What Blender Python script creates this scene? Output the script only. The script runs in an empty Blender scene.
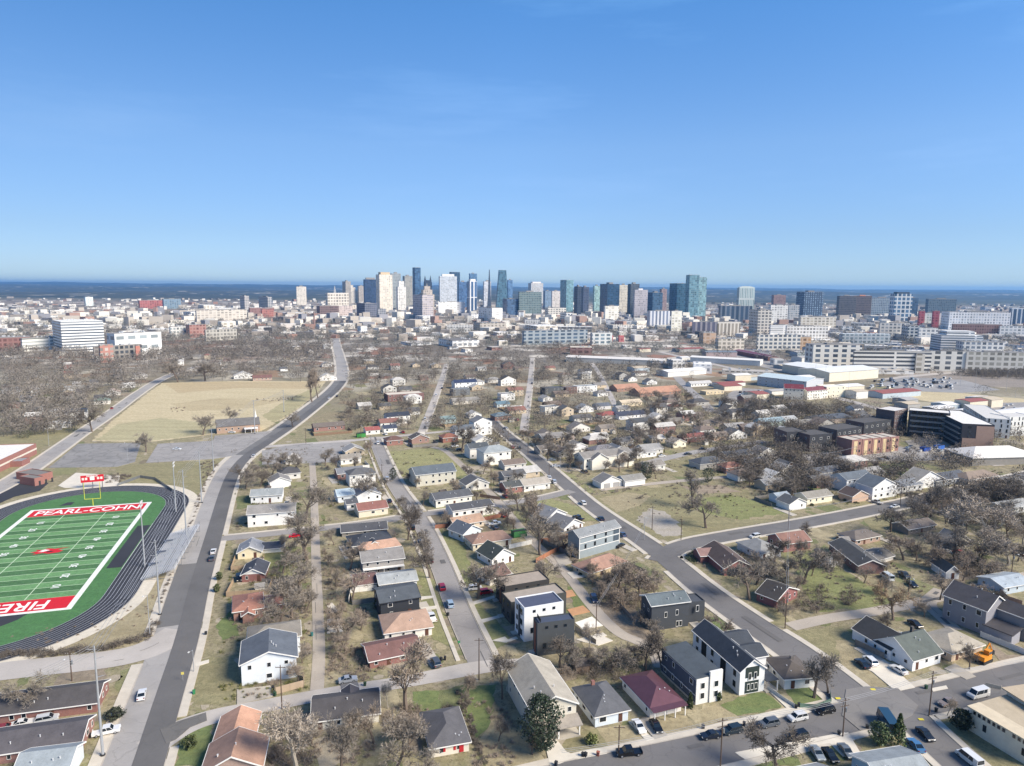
import bpy, math, random
import numpy as np
from mathutils import Matrix, Vector
RND = random.Random(7)
SC = bpy.context.scene
COL = SC.collection
R = math.radians
# ------------------------------------------------------------------ camera
CAMH, FPX, CX, CY = 101.0, 690.0, 512.0, 383.0
CROT = Matrix.Rotation(R(90 - 7.92), 3, 'X') @ Matrix.Rotation(R(0.40), 3, 'Z')
CINV = CROT.transposed()
cam = bpy.data.cameras.new('camera'); cam.lens = FPX / 1024 * 36; cam.sensor_width = 36
cam.clip_start = 1; cam.clip_end = 90000
co = bpy.data.objects.new('camera', cam); COL.objects.link(co)
co.matrix_world = Matrix.Translation((0, 0, CAMH)) @ CROT.to_4x4()
SC.camera = co

def G(px, py, z=0.0):
    """photo pixel -> point of the ground plane (x, y) in metres"""
    d = CROT @ Vector(((px - CX) / FPX, -(py - CY) / FPX, -1))
    t = (CAMH - z) / max(-d.z, 0.004)
    return Vector((d.x * t, d.y * t))
def P(x, y, z=0.0):
    v = CINV @ Vector((x, y, z - CAMH))
    return (CX - FPX * v.x / v.z, CY + FPX * v.y / v.z)
def HT(p, dpx):
    """real height whose top stands dpx pixels above the ground point p"""
    z = 1.0
    y0 = P(p[0], p[1])[1]
    for _ in range(8):
        z *= dpx / max(y0 - P(p[0], p[1], z)[1], 1e-4)
    return z
# ------------------------------------------------------------------ materials
def lin(c):
    if isinstance(c, str):
        c = c.lstrip('#'); c = c if len(c) == 6 else ''.join(q * 2 for q in c); c = [int(c[i:i+2], 16) / 255 for i in (0, 2, 4)]
    return tuple(x / 12.92 if x <= .04045 else ((x + .055) / 1.055) ** 2.4 for x in c)
MATS = {}
def desat(c, k):
    g = c[0]*.3 + c[1]*.55 + c[2]*.15
    return tuple(x*(1-k) + g*k for x in c)
DS = {'brick': .42, 'shingle': .3, 'facade': .48, 'siding': .15, 'turf': .2, 'metal': .3, 'asphalt': .35, 'wood': .25}
def nodes(m):
    nt = m.node_tree
    return nt, nt.nodes, nt.links, nt.nodes['Principled BSDF']
def mixc(nt, fac, a, b, typ='MIX'):
    n = nt.nodes.new('ShaderNodeMix'); n.data_type = 'RGBA'; n.blend_type = typ
    for s, v in ((n.inputs[0], fac), (n.inputs[6], a), (n.inputs[7], b)):
        if isinstance(v, (int, float)): s.default_value = v
        elif isinstance(v, tuple): s.default_value = (*v[:3], 1)
        else: nt.links.new(v, s)
    return n.outputs[2]
def math_n(nt, op, a, b=0.0, c=None):
    n = nt.nodes.new('ShaderNodeMath'); n.operation = op
    for s, v in zip(n.inputs, (a, b, c)):
        if v is None: continue
        if isinstance(v, (int, float)): s.default_value = v
        else: nt.links.new(v, s)
    return n.outputs[0]
def noise(nt, vec, scale, detail=3, rough=.55, lo=None, hi=None, out=0):
    n = nt.nodes.new('ShaderNodeTexNoise'); n.inputs['Scale'].default_value = scale
    n.inputs['Detail'].default_value = detail; n.inputs['Roughness'].default_value = rough
    if vec is not None: nt.links.new(vec, n.inputs['Vector'])
    if lo is None: return n.outputs[out]
    return ramp(nt, n.outputs[0], lo, hi)
def ramp(nt, v, lo, hi, a=0.0, b=1.0):
    n = nt.nodes.new('ShaderNodeMapRange'); nt.links.new(v, n.inputs[0])
    n.inputs[1].default_value = lo; n.inputs[2].default_value = hi
    n.inputs[3].default_value = a; n.inputs[4].default_value = b
    return n.outputs[0]
def world_pos(nt): return nt.nodes.new('ShaderNodeNewGeometry').outputs['Position']
def obj_pos(nt): return nt.nodes.new('ShaderNodeTexCoord').outputs['Object']
def rnd_obj(nt): return nt.nodes.new('ShaderNodeObjectInfo').outputs['Random']
def mat(kind, col='#808080', **k):
    key = (kind, str(col), tuple(sorted(k.items())))
    if key in MATS: return MATS[key]
    m = bpy.data.materials.new(kind); m.use_nodes = True
    nt, N, L, b = nodes(m); c = desat(lin(col), DS.get(kind, 0))
    dark = tuple(x * .86 for x in c); lite = tuple(min(1, x * 1.08) for x in c)
    rough = k.get('rough', .8)
    if kind in ('paint', 'siding', 'metal', 'plastic', 'wood', 'concrete', 'bark'):
        pos = obj_pos(nt); n1 = noise(nt, pos, k.get('ns', .6), 4, .6, .3, .75)
        o = mixc(nt, n1, dark, lite)
        n2 = noise(nt, pos, 5, 2, .5, .35, .8); o = mixc(nt, math_n(nt, 'MULTIPLY', n2, .25), o, tuple(x * .8 for x in c))
        if kind == 'siding':
            o2 = mixc(nt, .35, o, c)
            sep = nt.nodes.new('ShaderNodeSeparateXYZ'); L.new(pos, sep.inputs[0])
            w = math_n(nt, 'FRACT', math_n(nt, 'MULTIPLY', sep.outputs[2], 3.2))
            w = math_n(nt, 'GREATER_THAN', w, .86)
            o = mixc(nt, math_n(nt, 'MULTIPLY', w, .28), o2, tuple(x * .5 for x in c))
        if kind == 'metal': b.inputs['Metallic'].default_value = k.get('met', .6); rough = k.get('rough', .45)
        L.new(o, b.inputs['Base Color'])
    elif kind == 'shingle':
        pos = obj_pos(nt); n1 = noise(nt, pos, .35, 5, .65, .3, .75)
        o = mixc(nt, n1, tuple(x * .66 for x in c), tuple(min(1, x * 1.34) for x in c))
        mq = N.new('ShaderNodeMapping'); mq.inputs['Scale'].default_value = (1.6, 1.6, .12); L.new(pos, mq.inputs[0]); o = mixc(nt, math_n(nt, 'MULTIPLY', noise(nt, mq.outputs[0], 1, 4, .7, .5, .7), .35), o, tuple(x * .6 for x in c))
        vr = N.new('ShaderNodeTexVoronoi'); vr.inputs['Scale'].default_value = 2.6; L.new(pos, vr.inputs['Vector'])
        o = mixc(nt, math_n(nt, 'MULTIPLY', vr.outputs['Distance'], .5), o, tuple(min(1, x * 1.25) for x in c))
        n2 = noise(nt, pos, 9, 2, .5, .3, .7); o = mixc(nt, math_n(nt, 'MULTIPLY', n2, .3), o, tuple(x * .7 for x in c))
        L.new(o, b.inputs['Base Color']); rough = .9
    elif kind == 'brick':
        pos = obj_pos(nt); br = N.new('ShaderNodeTexBrick'); br.inputs['Scale'].default_value = 1.6
        mp = N.new('ShaderNodeMapping'); mp.inputs['Rotation'].default_value = (R(90), 0, R(20)); L.new(pos, mp.inputs[0]); L.new(mp.outputs[0], br.inputs['Vector'])
        br.inputs['Color1'].default_value = (*dark, 1); br.inputs['Color2'].default_value = (*lite, 1)
        br.inputs['Mortar'].default_value = (*[x * .6 + .12 for x in c], 1); br.inputs['Mortar Size'].default_value = .02
        n1 = noise(nt, pos, .5, 4, .6, .3, .75)
        L.new(mixc(nt, math_n(nt, 'MULTIPLY', n1, .35), br.outputs[0], tuple(x * .65 for x in c)), b.inputs['Base Color'])
    elif kind == 'asphalt':
        pos = world_pos(nt); n1 = noise(nt, pos, .09, 5, .6, .3, .7); n2 = noise(nt, pos, 1.3, 4, .7, .3, .75)
        o = mixc(nt, n1, tuple(x * .82 for x in c), tuple(x * 1.15 for x in c))
        o = mixc(nt, math_n(nt, 'MULTIPLY', n2, .35), o, tuple(x * .7 for x in c))
        vr = N.new('ShaderNodeTexVoronoi'); vr.feature = 'DISTANCE_TO_EDGE'; vr.inputs['Scale'].default_value = .13
        wn = noise(nt, pos, .4, 3, .6, out=1); L.new(mixc(nt, 1.0, pos, mixc(nt, 1.0, wn, (3, 3, 0), 'MULTIPLY'), 'ADD'), vr.inputs['Vector'])
        n8 = noise(nt, pos, .03, 3, .6, .35, .65); o = mixc(nt, math_n(nt, 'MULTIPLY', n8, .5), o, tuple(x * 1.25 + .01 for x in c))
        cr = ramp(nt, vr.outputs[0], .0, k.get('cw', .018), k.get('crack', .35), 0.0)
        o = mixc(nt, cr, o, tuple(x * .45 for x in c))
        L.new(o, b.inputs['Base Color']); rough = .88
    elif kind == 'turf':
        pos = world_pos(nt)
        n1 = noise(nt, pos, .12, 4, .6, .35, .65); n2 = noise(nt, pos, .9, 5, .7, .3, .7); n3 = noise(nt, pos, 4.5, 3, .7, .3, .7)
        a, d2 = desat(lin(k.get('c2', '#9b9065')), .2), lin(k.get('c3', '#6c5c45'))
        o = mixc(nt, n1, c, a); o = mixc(nt, math_n(nt, 'MULTIPLY', n2, k.get('mx', .7)), o, mixc(nt, n1, a, c))
        n4 = noise(nt, pos, .25, 6, .7, .58, .72); o = mixc(nt, math_n(nt, 'MULTIPLY', n4, k.get('soil', .7)), o, d2)
        o = mixc(nt, math_n(nt, 'MULTIPLY', n3, .35), o, tuple(x * .55 for x in c))
        n5 = noise(nt, pos, .45, 6, .75, .44, .6); o = mixc(nt, math_n(nt, 'MULTIPLY', n5, .45), o, tuple(min(1, x * 1.35) for x in a))
        mpp = N.new('ShaderNodeMapping'); mpp.inputs['Scale'].default_value = (.02, .16, 1); L.new(pos, mpp.inputs[0]); n6 = noise(nt, mpp.outputs[0], 1, 5, .7, .42, .68)
        o = mixc(nt, math_n(nt, 'MULTIPLY', n6, .3), o, tuple(x * .72 for x in d2))
        n7 = noise(nt, pos, 1.1, 4, .7, .52, .62); o = mixc(nt, math_n(nt, 'MULTIPLY', n7, .42), o, tuple(x * .5 for x in c))
        L.new(o, b.inputs['Base Color']); rough = .95
        bp = N.new('ShaderNodeBump'); bp.inputs['Distance'].default_value = .25; bp.inputs['Strength'].default_value = .5
        L.new(n3, bp.inputs['Height']); L.new(bp.outputs[0], b.inputs['Normal'])
    elif kind == 'twig':
        r = rnd_obj(nt); pos = obj_pos(nt)
        o = mixc(nt, r, tuple(x * .7 for x in c), tuple(x * 1.35 for x in c))
        n1 = noise(nt, pos, .5, 3, .6, .35, .65); o = mixc(nt, n1, o, tuple(x * 1.35 for x in c))
        L.new(o, b.inputs['Base Color']); rough = .9
    elif kind == 'leaf':
        pos = obj_pos(nt); n1 = noise(nt, pos, 1.2, 3, .6, .35, .65)
        L.new(mixc(nt, n1, tuple(x * .6 for x in c), tuple(x * 1.5 for x in c)), b.inputs['Base Color']); rough = .6
    elif kind == 'facade':     # window grid laid over a tower's walls, in metres
        pos = obj_pos(nt); sep = N.new('ShaderNodeSeparateXYZ'); L.new(pos, sep.inputs[0])
        nrm = N.new('ShaderNodeNewGeometry').outputs['Normal']
        u = math_n(nt, 'ADD', sep.outputs[0], sep.outputs[1]); fx, fz = k.get('fx', 4.), k.get('fz', 4.)
        gx = math_n(nt, 'FRACT', math_n(nt, 'MULTIPLY', u, 1 / fx)); gz = math_n(nt, 'FRACT', math_n(nt, 'MULTIPLY', sep.outputs[2], 1 / fz))
        wx = math_n(nt, 'GREATER_THAN', gx, k.get('tx', .35)); wz = math_n(nt, 'GREATER_THAN', gz, k.get('tz', .4))
        w = math_n(nt, 'MULTIPLY', wx, wz)
        wc = desat(lin(k.get('wc', '#33424f')), .3)
        vn = N.new('ShaderNodeTexWhiteNoise'); vn.noise_dimensions = '3D'
        cmb = N.new('ShaderNodeCombineXYZ'); L.new(math_n(nt, 'FLOOR', math_n(nt, 'MULTIPLY', u, 1 / fx)), cmb.inputs[0]); L.new(math_n(nt, 'FLOOR', math_n(nt, 'MULTIPLY', sep.outputs[2], 1 / fz)), cmb.inputs[1]); L.new(cmb.outputs[0], vn.inputs[0])
        wcol = mixc(nt, vn.outputs[0], tuple(x * .6 for x in wc), tuple(min(1, x * 1.7) for x in wc))
        sn = N.new('ShaderNodeSeparateXYZ'); L.new(nrm, sn.inputs[0]); side = math_n(nt, 'LESS_THAN', sn.outputs[2], .5)
        w = math_n(nt, 'MULTIPLY', w, side)
        n1 = noise(nt, pos, .03, 3, .6, .3, .7); wall = mixc(nt, n1, dark, lite)
        L.new(mixc(nt, w, wall, wcol), b.inputs['Base Color'])
        L.new(math_n(nt, 'MULTIPLY_ADD', w, -.6, .8), b.inputs['Roughness'])
    elif kind == 'glass':
        b.inputs['Base Color'].default_value = (*c, 1); rough = k.get('rough', .08)
        b.inputs['Specular IOR Level'].default_value = .7
    elif kind == 'carpaint':
        b.inputs['Base Color'].default_value = (*c, 1); rough = .3; b.inputs['Coat Weight'].default_value = .5
        b.inputs['Metallic'].default_value = .2
    else:
        b.inputs['Base Color'].default_value = (*c, 1)
    if kind != 'facade': b.inputs['Roughness'].default_value = rough
    MATS[key] = m
    return m
# ------------------------------------------------------------------ mesh building
class MB:
    def __init__(s): s.v = []; s.f = []
    def add(s, vs, fs):
        o = len(s.v); s.v += [tuple(v) for v in vs]; s.f += [tuple(i + o for i in f) for f in fs]; return s
    def box(s, x0, x1, y0, y1, z0, z1):
        return s.add([(x0,y0,z0),(x1,y0,z0),(x1,y1,z0),(x0,y1,z0),(x0,y0,z1),(x1,y0,z1),(x1,y1,z1),(x0,y1,z1)],
                     [(0,3,2,1),(4,5,6,7),(0,1,5,4),(1,2,6,5),(2,3,7,6),(3,0,4,7)])
    def tube(s, a, b, ra, rb=None, n=6, cap=True):
        rb = ra if rb is None else rb; a = Vector(a); b = Vector(b); d = (b - a)
        if d.length < 1e-6: return s
        d.normalize(); u = d.orthogonal().normalized(); w = d.cross(u); vs = []
        for c, r in ((a, ra), (b, rb)):
            for i in range(n):
                t = 2 * math.pi * i / n; vs.append(c + (u * math.cos(t) + w * math.sin(t)) * r)
        fs = [(i, (i + 1) % n, n + (i + 1) % n, n + i) for i in range(n)]
        if cap: fs += [tuple(range(n - 1, -1, -1)), tuple(range(n, 2 * n))]
        return s.add(vs, fs)
    def prism(s, prof, x0, x1, axis='x'):
        """profile (a, z) extruded along an axis; profile counter-clockwise"""
        n = len(prof); vs = []
        for x in (x0, x1): vs += [((x, a, z) if axis == 'x' else (a, x, z)) for a, z in prof]
        fs = [(i, (i + 1) % n, n + (i + 1) % n, n + i) for i in range(n)] + [tuple(range(n - 1, -1, -1)), tuple(range(n, 2 * n))]
        return s.add(vs, fs)
    def poly(s, pts, z0, z1=None):
        n = len(pts)
        if z1 is None: return s.add([(p[0], p[1], z0) for p in pts], [tuple(range(n))])
        vs = [(p[0], p[1], z0) for p in pts] + [(p[0], p[1], z1) for p in pts]
        return s.add(vs, [(i, (i + 1) % n, n + (i + 1) % n, n + i) for i in range(n)] + [tuple(range(n, 2 * n))])
    def mesh(s, name, m, fix=True):
        me = bpy.data.meshes.new(name); me.from_pydata(s.v, [], s.f)
        if m: me.materials.append(m)
        if fix:
            import bmesh
            bm = bmesh.new(); bm.from_mesh(me); bmesh.ops.recalc_face_normals(bm, faces=bm.faces); bm.to_mesh(me); bm.free()
        me.update(); return me
    def build(s, name, m, parent=None, fix=True):
        return link(name, s.mesh(name, m, fix), parent)
def link(name, data, parent=None):
    o = bpy.data.objects.new(name, data); COL.objects.link(o)
    if parent: o.parent = parent
    return o
def empty(name, loc, rz=0.0):
    o = bpy.data.objects.new(name, None); COL.objects.link(o); o.empty_display_size = .5
    o.location = (loc[0], loc[1], loc[2] if len(loc) > 2 else 0); o.rotation_euler.z = rz; return o
def tag(o, label=None, cat=None, group=None, kind=None):
    if label: o['label'] = label
    if cat: o['category'] = cat
    if group: o['group'] = group
    if kind: o['kind'] = kind
    return o
def kids(o): return [c for c in COL.objects if c.parent == o]
def copy_tree(src, tree, name=None):
    """src: root; tree: list of (object, [its children]) recorded when it was built"""
    r = src.copy(); COL.objects.link(r)
    for ch, sub in tree:
        c = ch.copy(); COL.objects.link(c); c.parent = r
        for g, _ in sub:
            e = g.copy(); COL.objects.link(e); e.parent = c
    return r
def struct(o): o['kind'] = 'structure'; return o
# landmarks + deferred labels
LM = []      # (short phrase, x, y)
AUTO = []    # (object, description, category, group, x, y)
def lm(short, p): LM.append((short, p[0], p[1]))
def auto(o, desc, cat, group, p): AUTO.append((o, desc, cat, group, p[0], p[1]))
ORD = ['nearest', 'second nearest', 'third nearest', 'fourth nearest', 'fifth nearest', 'sixth nearest', 'seventh nearest', 'eighth nearest',
       'ninth nearest', 'tenth nearest', 'eleventh nearest', 'twelfth nearest', 'thirteenth nearest', 'fourteenth nearest', 'fifteenth nearest',
       'sixteenth nearest', 'seventeenth nearest', 'eighteenth nearest', 'nineteenth nearest', 'twentieth nearest', 'twenty-first nearest', 'twenty-second nearest']
def resolve_labels():
    bins = {}
    for o, desc, cat, group, x, y in AUTO:
        tag(o, None, cat, group)
        q = P(x, y); best = None
        for sname, lx, ly in LM:
            l = P(lx, ly); dx, dy = q[0] - l[0], q[1] - l[1]
            d = math.hypot(dx, dy * 1.6)
            if d < 1.5: continue
            if best is None or d < best[0]: best = (d, sname, dx, dy)
        d, sname, dx, dy = best
        rel = ('right of' if dx > 0 else 'left of') if abs(dx) > abs(dy) * 1.4 else ('in front of' if dy > 0 else 'behind')
        bins.setdefault((desc, rel, sname), []).append((d, o))
    for (desc, rel, sname), it in bins.items():
        it.sort(key=lambda t: t[0])
        for i, (d, o) in enumerate(it):
            pre = '' if len(it) == 1 else ORD[min(i, len(ORD) - 1)] + ' '
            o['label'] = f"{pre}{desc} {rel} the {sname}"
# ------------------------------------------------------------------ light, sky, haze
SUN_AZ = 115.0    # degrees clockwise from +Y, where the sun stands
SUN_EL = 38.0
w = bpy.data.worlds.new('World'); SC.world = w; w.use_nodes = True
nt = w.node_tree; bg = nt.nodes['Background']
sky = nt.nodes.new('ShaderNodeTexSky'); sky.sky_type = 'NISHITA'; sky.sun_disc = False
sky.sun_elevation = R(SUN_EL); sky.sun_rotation = R(SUN_AZ); sky.altitude = 300; sky.air_density = 1.0; sky.dust_density = .0; sky.ozone_density = 1.6
tc = nt.nodes.new('ShaderNodeTexCoord'); mp = nt.nodes.new('ShaderNodeMapping'); mp.inputs['Scale'].default_value = (1.2, 2.2, 9); mp.inputs['Rotation'].default_value = (0, R(14), R(20))
nt.links.new(tc.outputs['Generated'], mp.inputs[0])
cl = noise(nt, mp.outputs[0], 1.3, 7, .62, .52, .85)      # thin cirrus streaks
skc = mixc(nt, math_n(nt, 'MULTIPLY', cl, .22), sky.outputs[0], (6.5, 7.2, 8.2))
# the clear blue of this day: deeper overhead, pale but still blue low down
sx = nt.nodes.new('ShaderNodeSeparateXYZ'); nt.links.new(tc.outputs['Generated'], sx.inputs[0])
rp = nt.nodes.new('ShaderNodeValToRGB'); nt.links.new(sx.outputs[2], rp.inputs[0]); el_ = rp.color_ramp.elements
el_[0].position = 0; el_[0].color = (.54, .76, 1.2, 1); el_[1].position = 1; el_[1].color = (.75, 1.0, 1.25, 1)
for p_, c_ in ((.024, (.56, .745, 1.18, 1)), (.072, (.61, .765, 1.10, 1)), (.187, (.77, .98, 1.27, 1)), (.35, (.60, 1.06, 1.48, 1))):
    e = el_.new(p_); e.color = c_
skc = mixc(nt, 1.0, skc, rp.outputs[0], 'MULTIPLY')
flat = nt.nodes.new('ShaderNodeVectorMath'); flat.operation = 'SCALE'; nt.links.new(skc, flat.inputs[0]); nt.links.new(ramp(nt, sx.outputs[0], -.6, 0, .76, 1.0), flat.inputs['Scale'])
nt.links.new(flat.outputs[0], bg.inputs[0]); bg.inputs[1].default_value = .0685
sl = bpy.data.lights.new('sun', 'SUN'); sl.energy = 3.8; sl.angle = R(26); sl.color = (1, .90, .75)
so = bpy.data.objects.new('sun', sl); COL.objects.link(so)
az, el = R(SUN_AZ), R(SUN_EL)
sd = Vector((math.sin(az) * math.cos(el), math.cos(az) * math.cos(el), math.sin(el)))
so.rotation_euler = sd.to_track_quat('Z', 'Y').to_euler()
SC.view_settings.view_transform = 'Standard'; SC.view_settings.look = 'None'; SC.view_settings.gamma = 1; SC.view_settings.exposure = 0.95
SC.view_settings.use_curve_mapping = False
SC.cycles.max_bounces = 5; SC.cycles.diffuse_bounces = 3; SC.cycles.glossy_bounces = 2; SC.cycles.transmission_bounces = 2; SC.cycles.volume_bounces = 0
SC.cycles.transparent_max_bounces = 4
# ------------------------------------------------------------------ ground, hills, haze
def ground_mat():
    m = bpy.data.materials.new('ground'); m.use_nodes = True; nt, N, L, b = nodes(m); pos = world_pos(nt)
    n0 = noise(nt, pos, .011, 4, .6, .38, .62); n1 = noise(nt, pos, .06, 5, .65, .35, .65); n2 = noise(nt, pos, .6, 5, .7, .3, .72); n3 = noise(nt, pos, 3.5, 3, .7, .3, .7)
    green, straw, soil = lin('#797c50'), lin('#a89c7c'), lin('#7c6f62')
    o = mixc(nt, n1, green, straw); o = mixc(nt, math_n(nt, 'MULTIPLY', n0, .5), o, soil)
    o = mixc(nt, math_n(nt, 'MULTIPLY', n2, .55), o, mixc(nt, n1, straw, lin('#60663c')))
    n4 = noise(nt, pos, .2, 6, .7, .56, .7); o = mixc(nt, math_n(nt, 'MULTIPLY', n4, .75), o, soil)
    n5 = noise(nt, pos, .35, 6, .75, .45, .6); o = mixc(nt, math_n(nt, 'MULTIPLY', n5, .5), o, lin('#b9ac93'))
    n7 = noise(nt, pos, .9, 5, .7, .51, .62); o = mixc(nt, math_n(nt, 'MULTIPLY', n7, .55), o, lin('#514735'))
    o = mixc(nt, math_n(nt, 'MULTIPLY', n3, .3), o, lin('#4d4632'))
    # built-up land further off: roofs, yards and paving read as cells
    sep = N.new('ShaderNodeSeparateXYZ'); L.new(pos, sep.inputs[0])
    far = math_n(nt, 'MULTIPLY', ramp(nt, sep.outputs[1], 450, 1000), math_n(nt, 'LESS_THAN', sep.outputs[1], 5200))
    vr = N.new('ShaderNodeTexVoronoi'); vr.distance = 'MANHATTAN'; vr.inputs['Scale'].default_value = .022; L.new(pos, vr.inputs['Vector'])
    hs = N.new('ShaderNodeSeparateColor'); L.new(vr.outputs['Color'], hs.inputs[0])
    city = mixc(nt, ramp(nt, hs.outputs[0], .35, .95), lin('#7d766c'), lin('#cfc8bc'))
    city = mixc(nt, ramp(nt, hs.outputs[1], .8, .82), city, lin('#8c6a58'))
    wood = noise(nt, pos, .006, 5, .65, .46, .54)
    city = mixc(nt, math_n(nt, 'MULTIPLY', wood, .8), city, lin('#655c50'))
    o = mixc(nt, far, o, city)
    o = mixc(nt, ramp(nt, sep.outputs[1], 3900, 5200), o, mixc(nt, n0, lin('#39402f'), lin('#4a4a38')))
    L.new(o, b.inputs['Base Color']); b.inputs['Roughness'].default_value = .95
    bp = N.new('ShaderNodeBump'); bp.inputs['Distance'].default_value = .3; bp.inputs['Strength'].default_value = .4
    L.new(n3, bp.inputs['Height']); L.new(bp.outputs[0], b.inputs['Normal'])
    return m
mb = MB(); mb.poly([(-26000, -300), (26000, -300), (26000, 27000), (-26000, 27000)], 0)
struct(mb.build('ground', ground_mat()))
# hills: a real terrain from 5 km out
hr = random.Random(3)
from mathutils import noise as mnoise
xs = np.linspace(-24000, 24000, 200); ys = np.concatenate([np.linspace(4700, 9000, 34), np.linspace(9400, 25000, 44)])
hv = []; hf = []
for j, y in enumerate(ys):
    for i, x in enumerate(xs):
        n = mnoise.fractal(Vector((x / 2600, y / 2600, 1.3)), .9, 2.1, 5)
        e = min(1, (y - 4700) / 3500); z = (-6 + e * (30 + 50 * n)) + max(0, (y - 9000) / 16000) * (95 - x / 900)
        hv.append((float(x), float(y), float(max(-8, z))))
nx = len(xs)
for j in range(len(ys) - 1):
    for i in range(nx - 1): hf.append((j * nx + i, j * nx + i + 1, (j + 1) * nx + i + 1, (j + 1) * nx + i))
hm = bpy.data.materials.new('wooded hills'); hm.use_nodes = True; nt, N, L, b = nodes(hm); pos = world_pos(nt)
n0 = noise(nt, pos, .0016, 6, .65, .4, .62); n1 = noise(nt, pos, .02, 4, .7, .35, .7)
o = mixc(nt, n0, lin('#2c342c'), lin('#454638')); o = mixc(nt, math_n(nt, 'MULTIPLY', n1, .4), o, lin('#2b3026'))
vr = N.new('ShaderNodeTexVoronoi'); vr.inputs['Scale'].default_value = .016; L.new(pos, vr.inputs['Vector'])
hs = N.new('ShaderNodeSeparateColor'); L.new(vr.outputs['Color'], hs.inputs[0])
sp = math_n(nt, 'MULTIPLY', ramp(nt, hs.outputs[0], .88, .9), noise(nt, pos, .0009, 4, .6, .5, .56))
o = mixc(nt, math_n(nt, 'MULTIPLY', sp, .8), o, lin('#b9b2a6'))
L.new(o, b.inputs['Base Color']); b.inputs['Roughness'].default_value = .95
h = MB(); h.v = hv; h.f = hf; ho = struct(h.build('hills', hm, fix=False))
for p in ho.data.polygons: p.use_smooth = True
hz = MB().box(-27000, 27000, -400, 27200, -12, 215)
m = bpy.data.materials.new('haze'); m.use_nodes = True; nt = m.node_tree
for n in list(nt.nodes):
    if n.type == 'BSDF_PRINCIPLED': nt.nodes.remove(n)
pv = nt.nodes.new('ShaderNodeVolumePrincipled'); pv.inputs['Density'].default_value = .00005; pv.inputs['Color'].default_value = (.22, .53, .98, 1)
pv.inputs['Anisotropy'].default_value = .2
nt.links.new(pv.outputs[0], [n for n in nt.nodes if n.type == 'OUTPUT_MATERIAL'][0].inputs['Volume'])
tag(hz.build('haze', m), kind='stuff')
# ------------------------------------------------------------------ roads
ROADS = []   # (pts, half widths) in metres, for keeping things off the road
ZL = [0.082]
def zl(): ZL[0] += .0024; return ZL[0]
PZ = [0]
def resample(pts, step):
    out = [pts[0].copy()]
    for a, b in zip(pts, pts[1:]):
        n = max(1, int((b - a).length / step))
        out += [a.lerp(b, (i + 1) / n) for i in range(n)]
    return out
def smooth(pts, it=2):
    for _ in range(it):
        q = [pts[0]]
        for a, b in zip(pts, pts[1:]): q += [a.lerp(b, .25), a.lerp(b, .75)]
        q.append(pts[-1]); pts = q
    return pts
def normals(pts):
    ns = []
    for i in range(len(pts)):
        a = pts[max(0, i - 1)]; b = pts[min(len(pts) - 1, i + 1)]; d = (b - a).normalized(); ns.append(Vector((d.y, -d.x)))   # right-hand side
    return ns
def ribbon(mb, pts, ns, o0, o1, z0, z1=None, skip=None):
    """strip between offsets o0 and o1 (right positive)"""
    for i in range(len(pts) - 1):
        a0 = o0[i] if isinstance(o0, list) else o0; a1 = o0[i+1] if isinstance(o0, list) else o0
        b0 = o1[i] if isinstance(o1, list) else o1; b1 = o1[i+1] if isinstance(o1, list) else o1
        q = [pts[i] + ns[i] * a0, pts[i] + ns[i] * b0, pts[i+1] + ns[i+1] * b1, pts[i+1] + ns[i+1] * a1]
        if skip and skip((q[0] + q[1] + q[2] + q[3]) / 4): continue
        if z1 is None: mb.add([(p.x, p.y, z0) for p in q], [(0, 1, 2, 3)])
        else:
            mb.add([(p.x, p.y, z0) for p in q] + [(p.x, p.y, z1) for p in q], [(4, 5, 6, 7), (0, 1, 5, 4), (2, 3, 7, 6), (1, 2, 6, 5), (3, 0, 4, 7)])
def on_road(p, ex=0.0, but=None):
    for r in ROADS:
        if r is but: continue
        pts, hw, bb = r
        if p[0] < bb[0] - ex or p[0] > bb[1] + ex or p[1] < bb[2] - ex or p[1] > bb[3] + ex: continue
        for i in range(len(pts) - 1):
            a, b = pts[i], pts[i+1]; d = b - a; t = max(0, min(1, ((p[0] - a.x) * d.x + (p[1] - a.y) * d.y) / max(d.length_squared, 1e-6)))
            if math.hypot(p[0] - a.x - d.x * t, p[1] - a.y - d.y * t) < hw[i] + ex: return True
    return False
ASPH = {'dark': '#6a6766', 'mid': '#8d8782', 'light': '#97928d', 'old': '#aca399', 'gravel': '#a89a87'}
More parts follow.
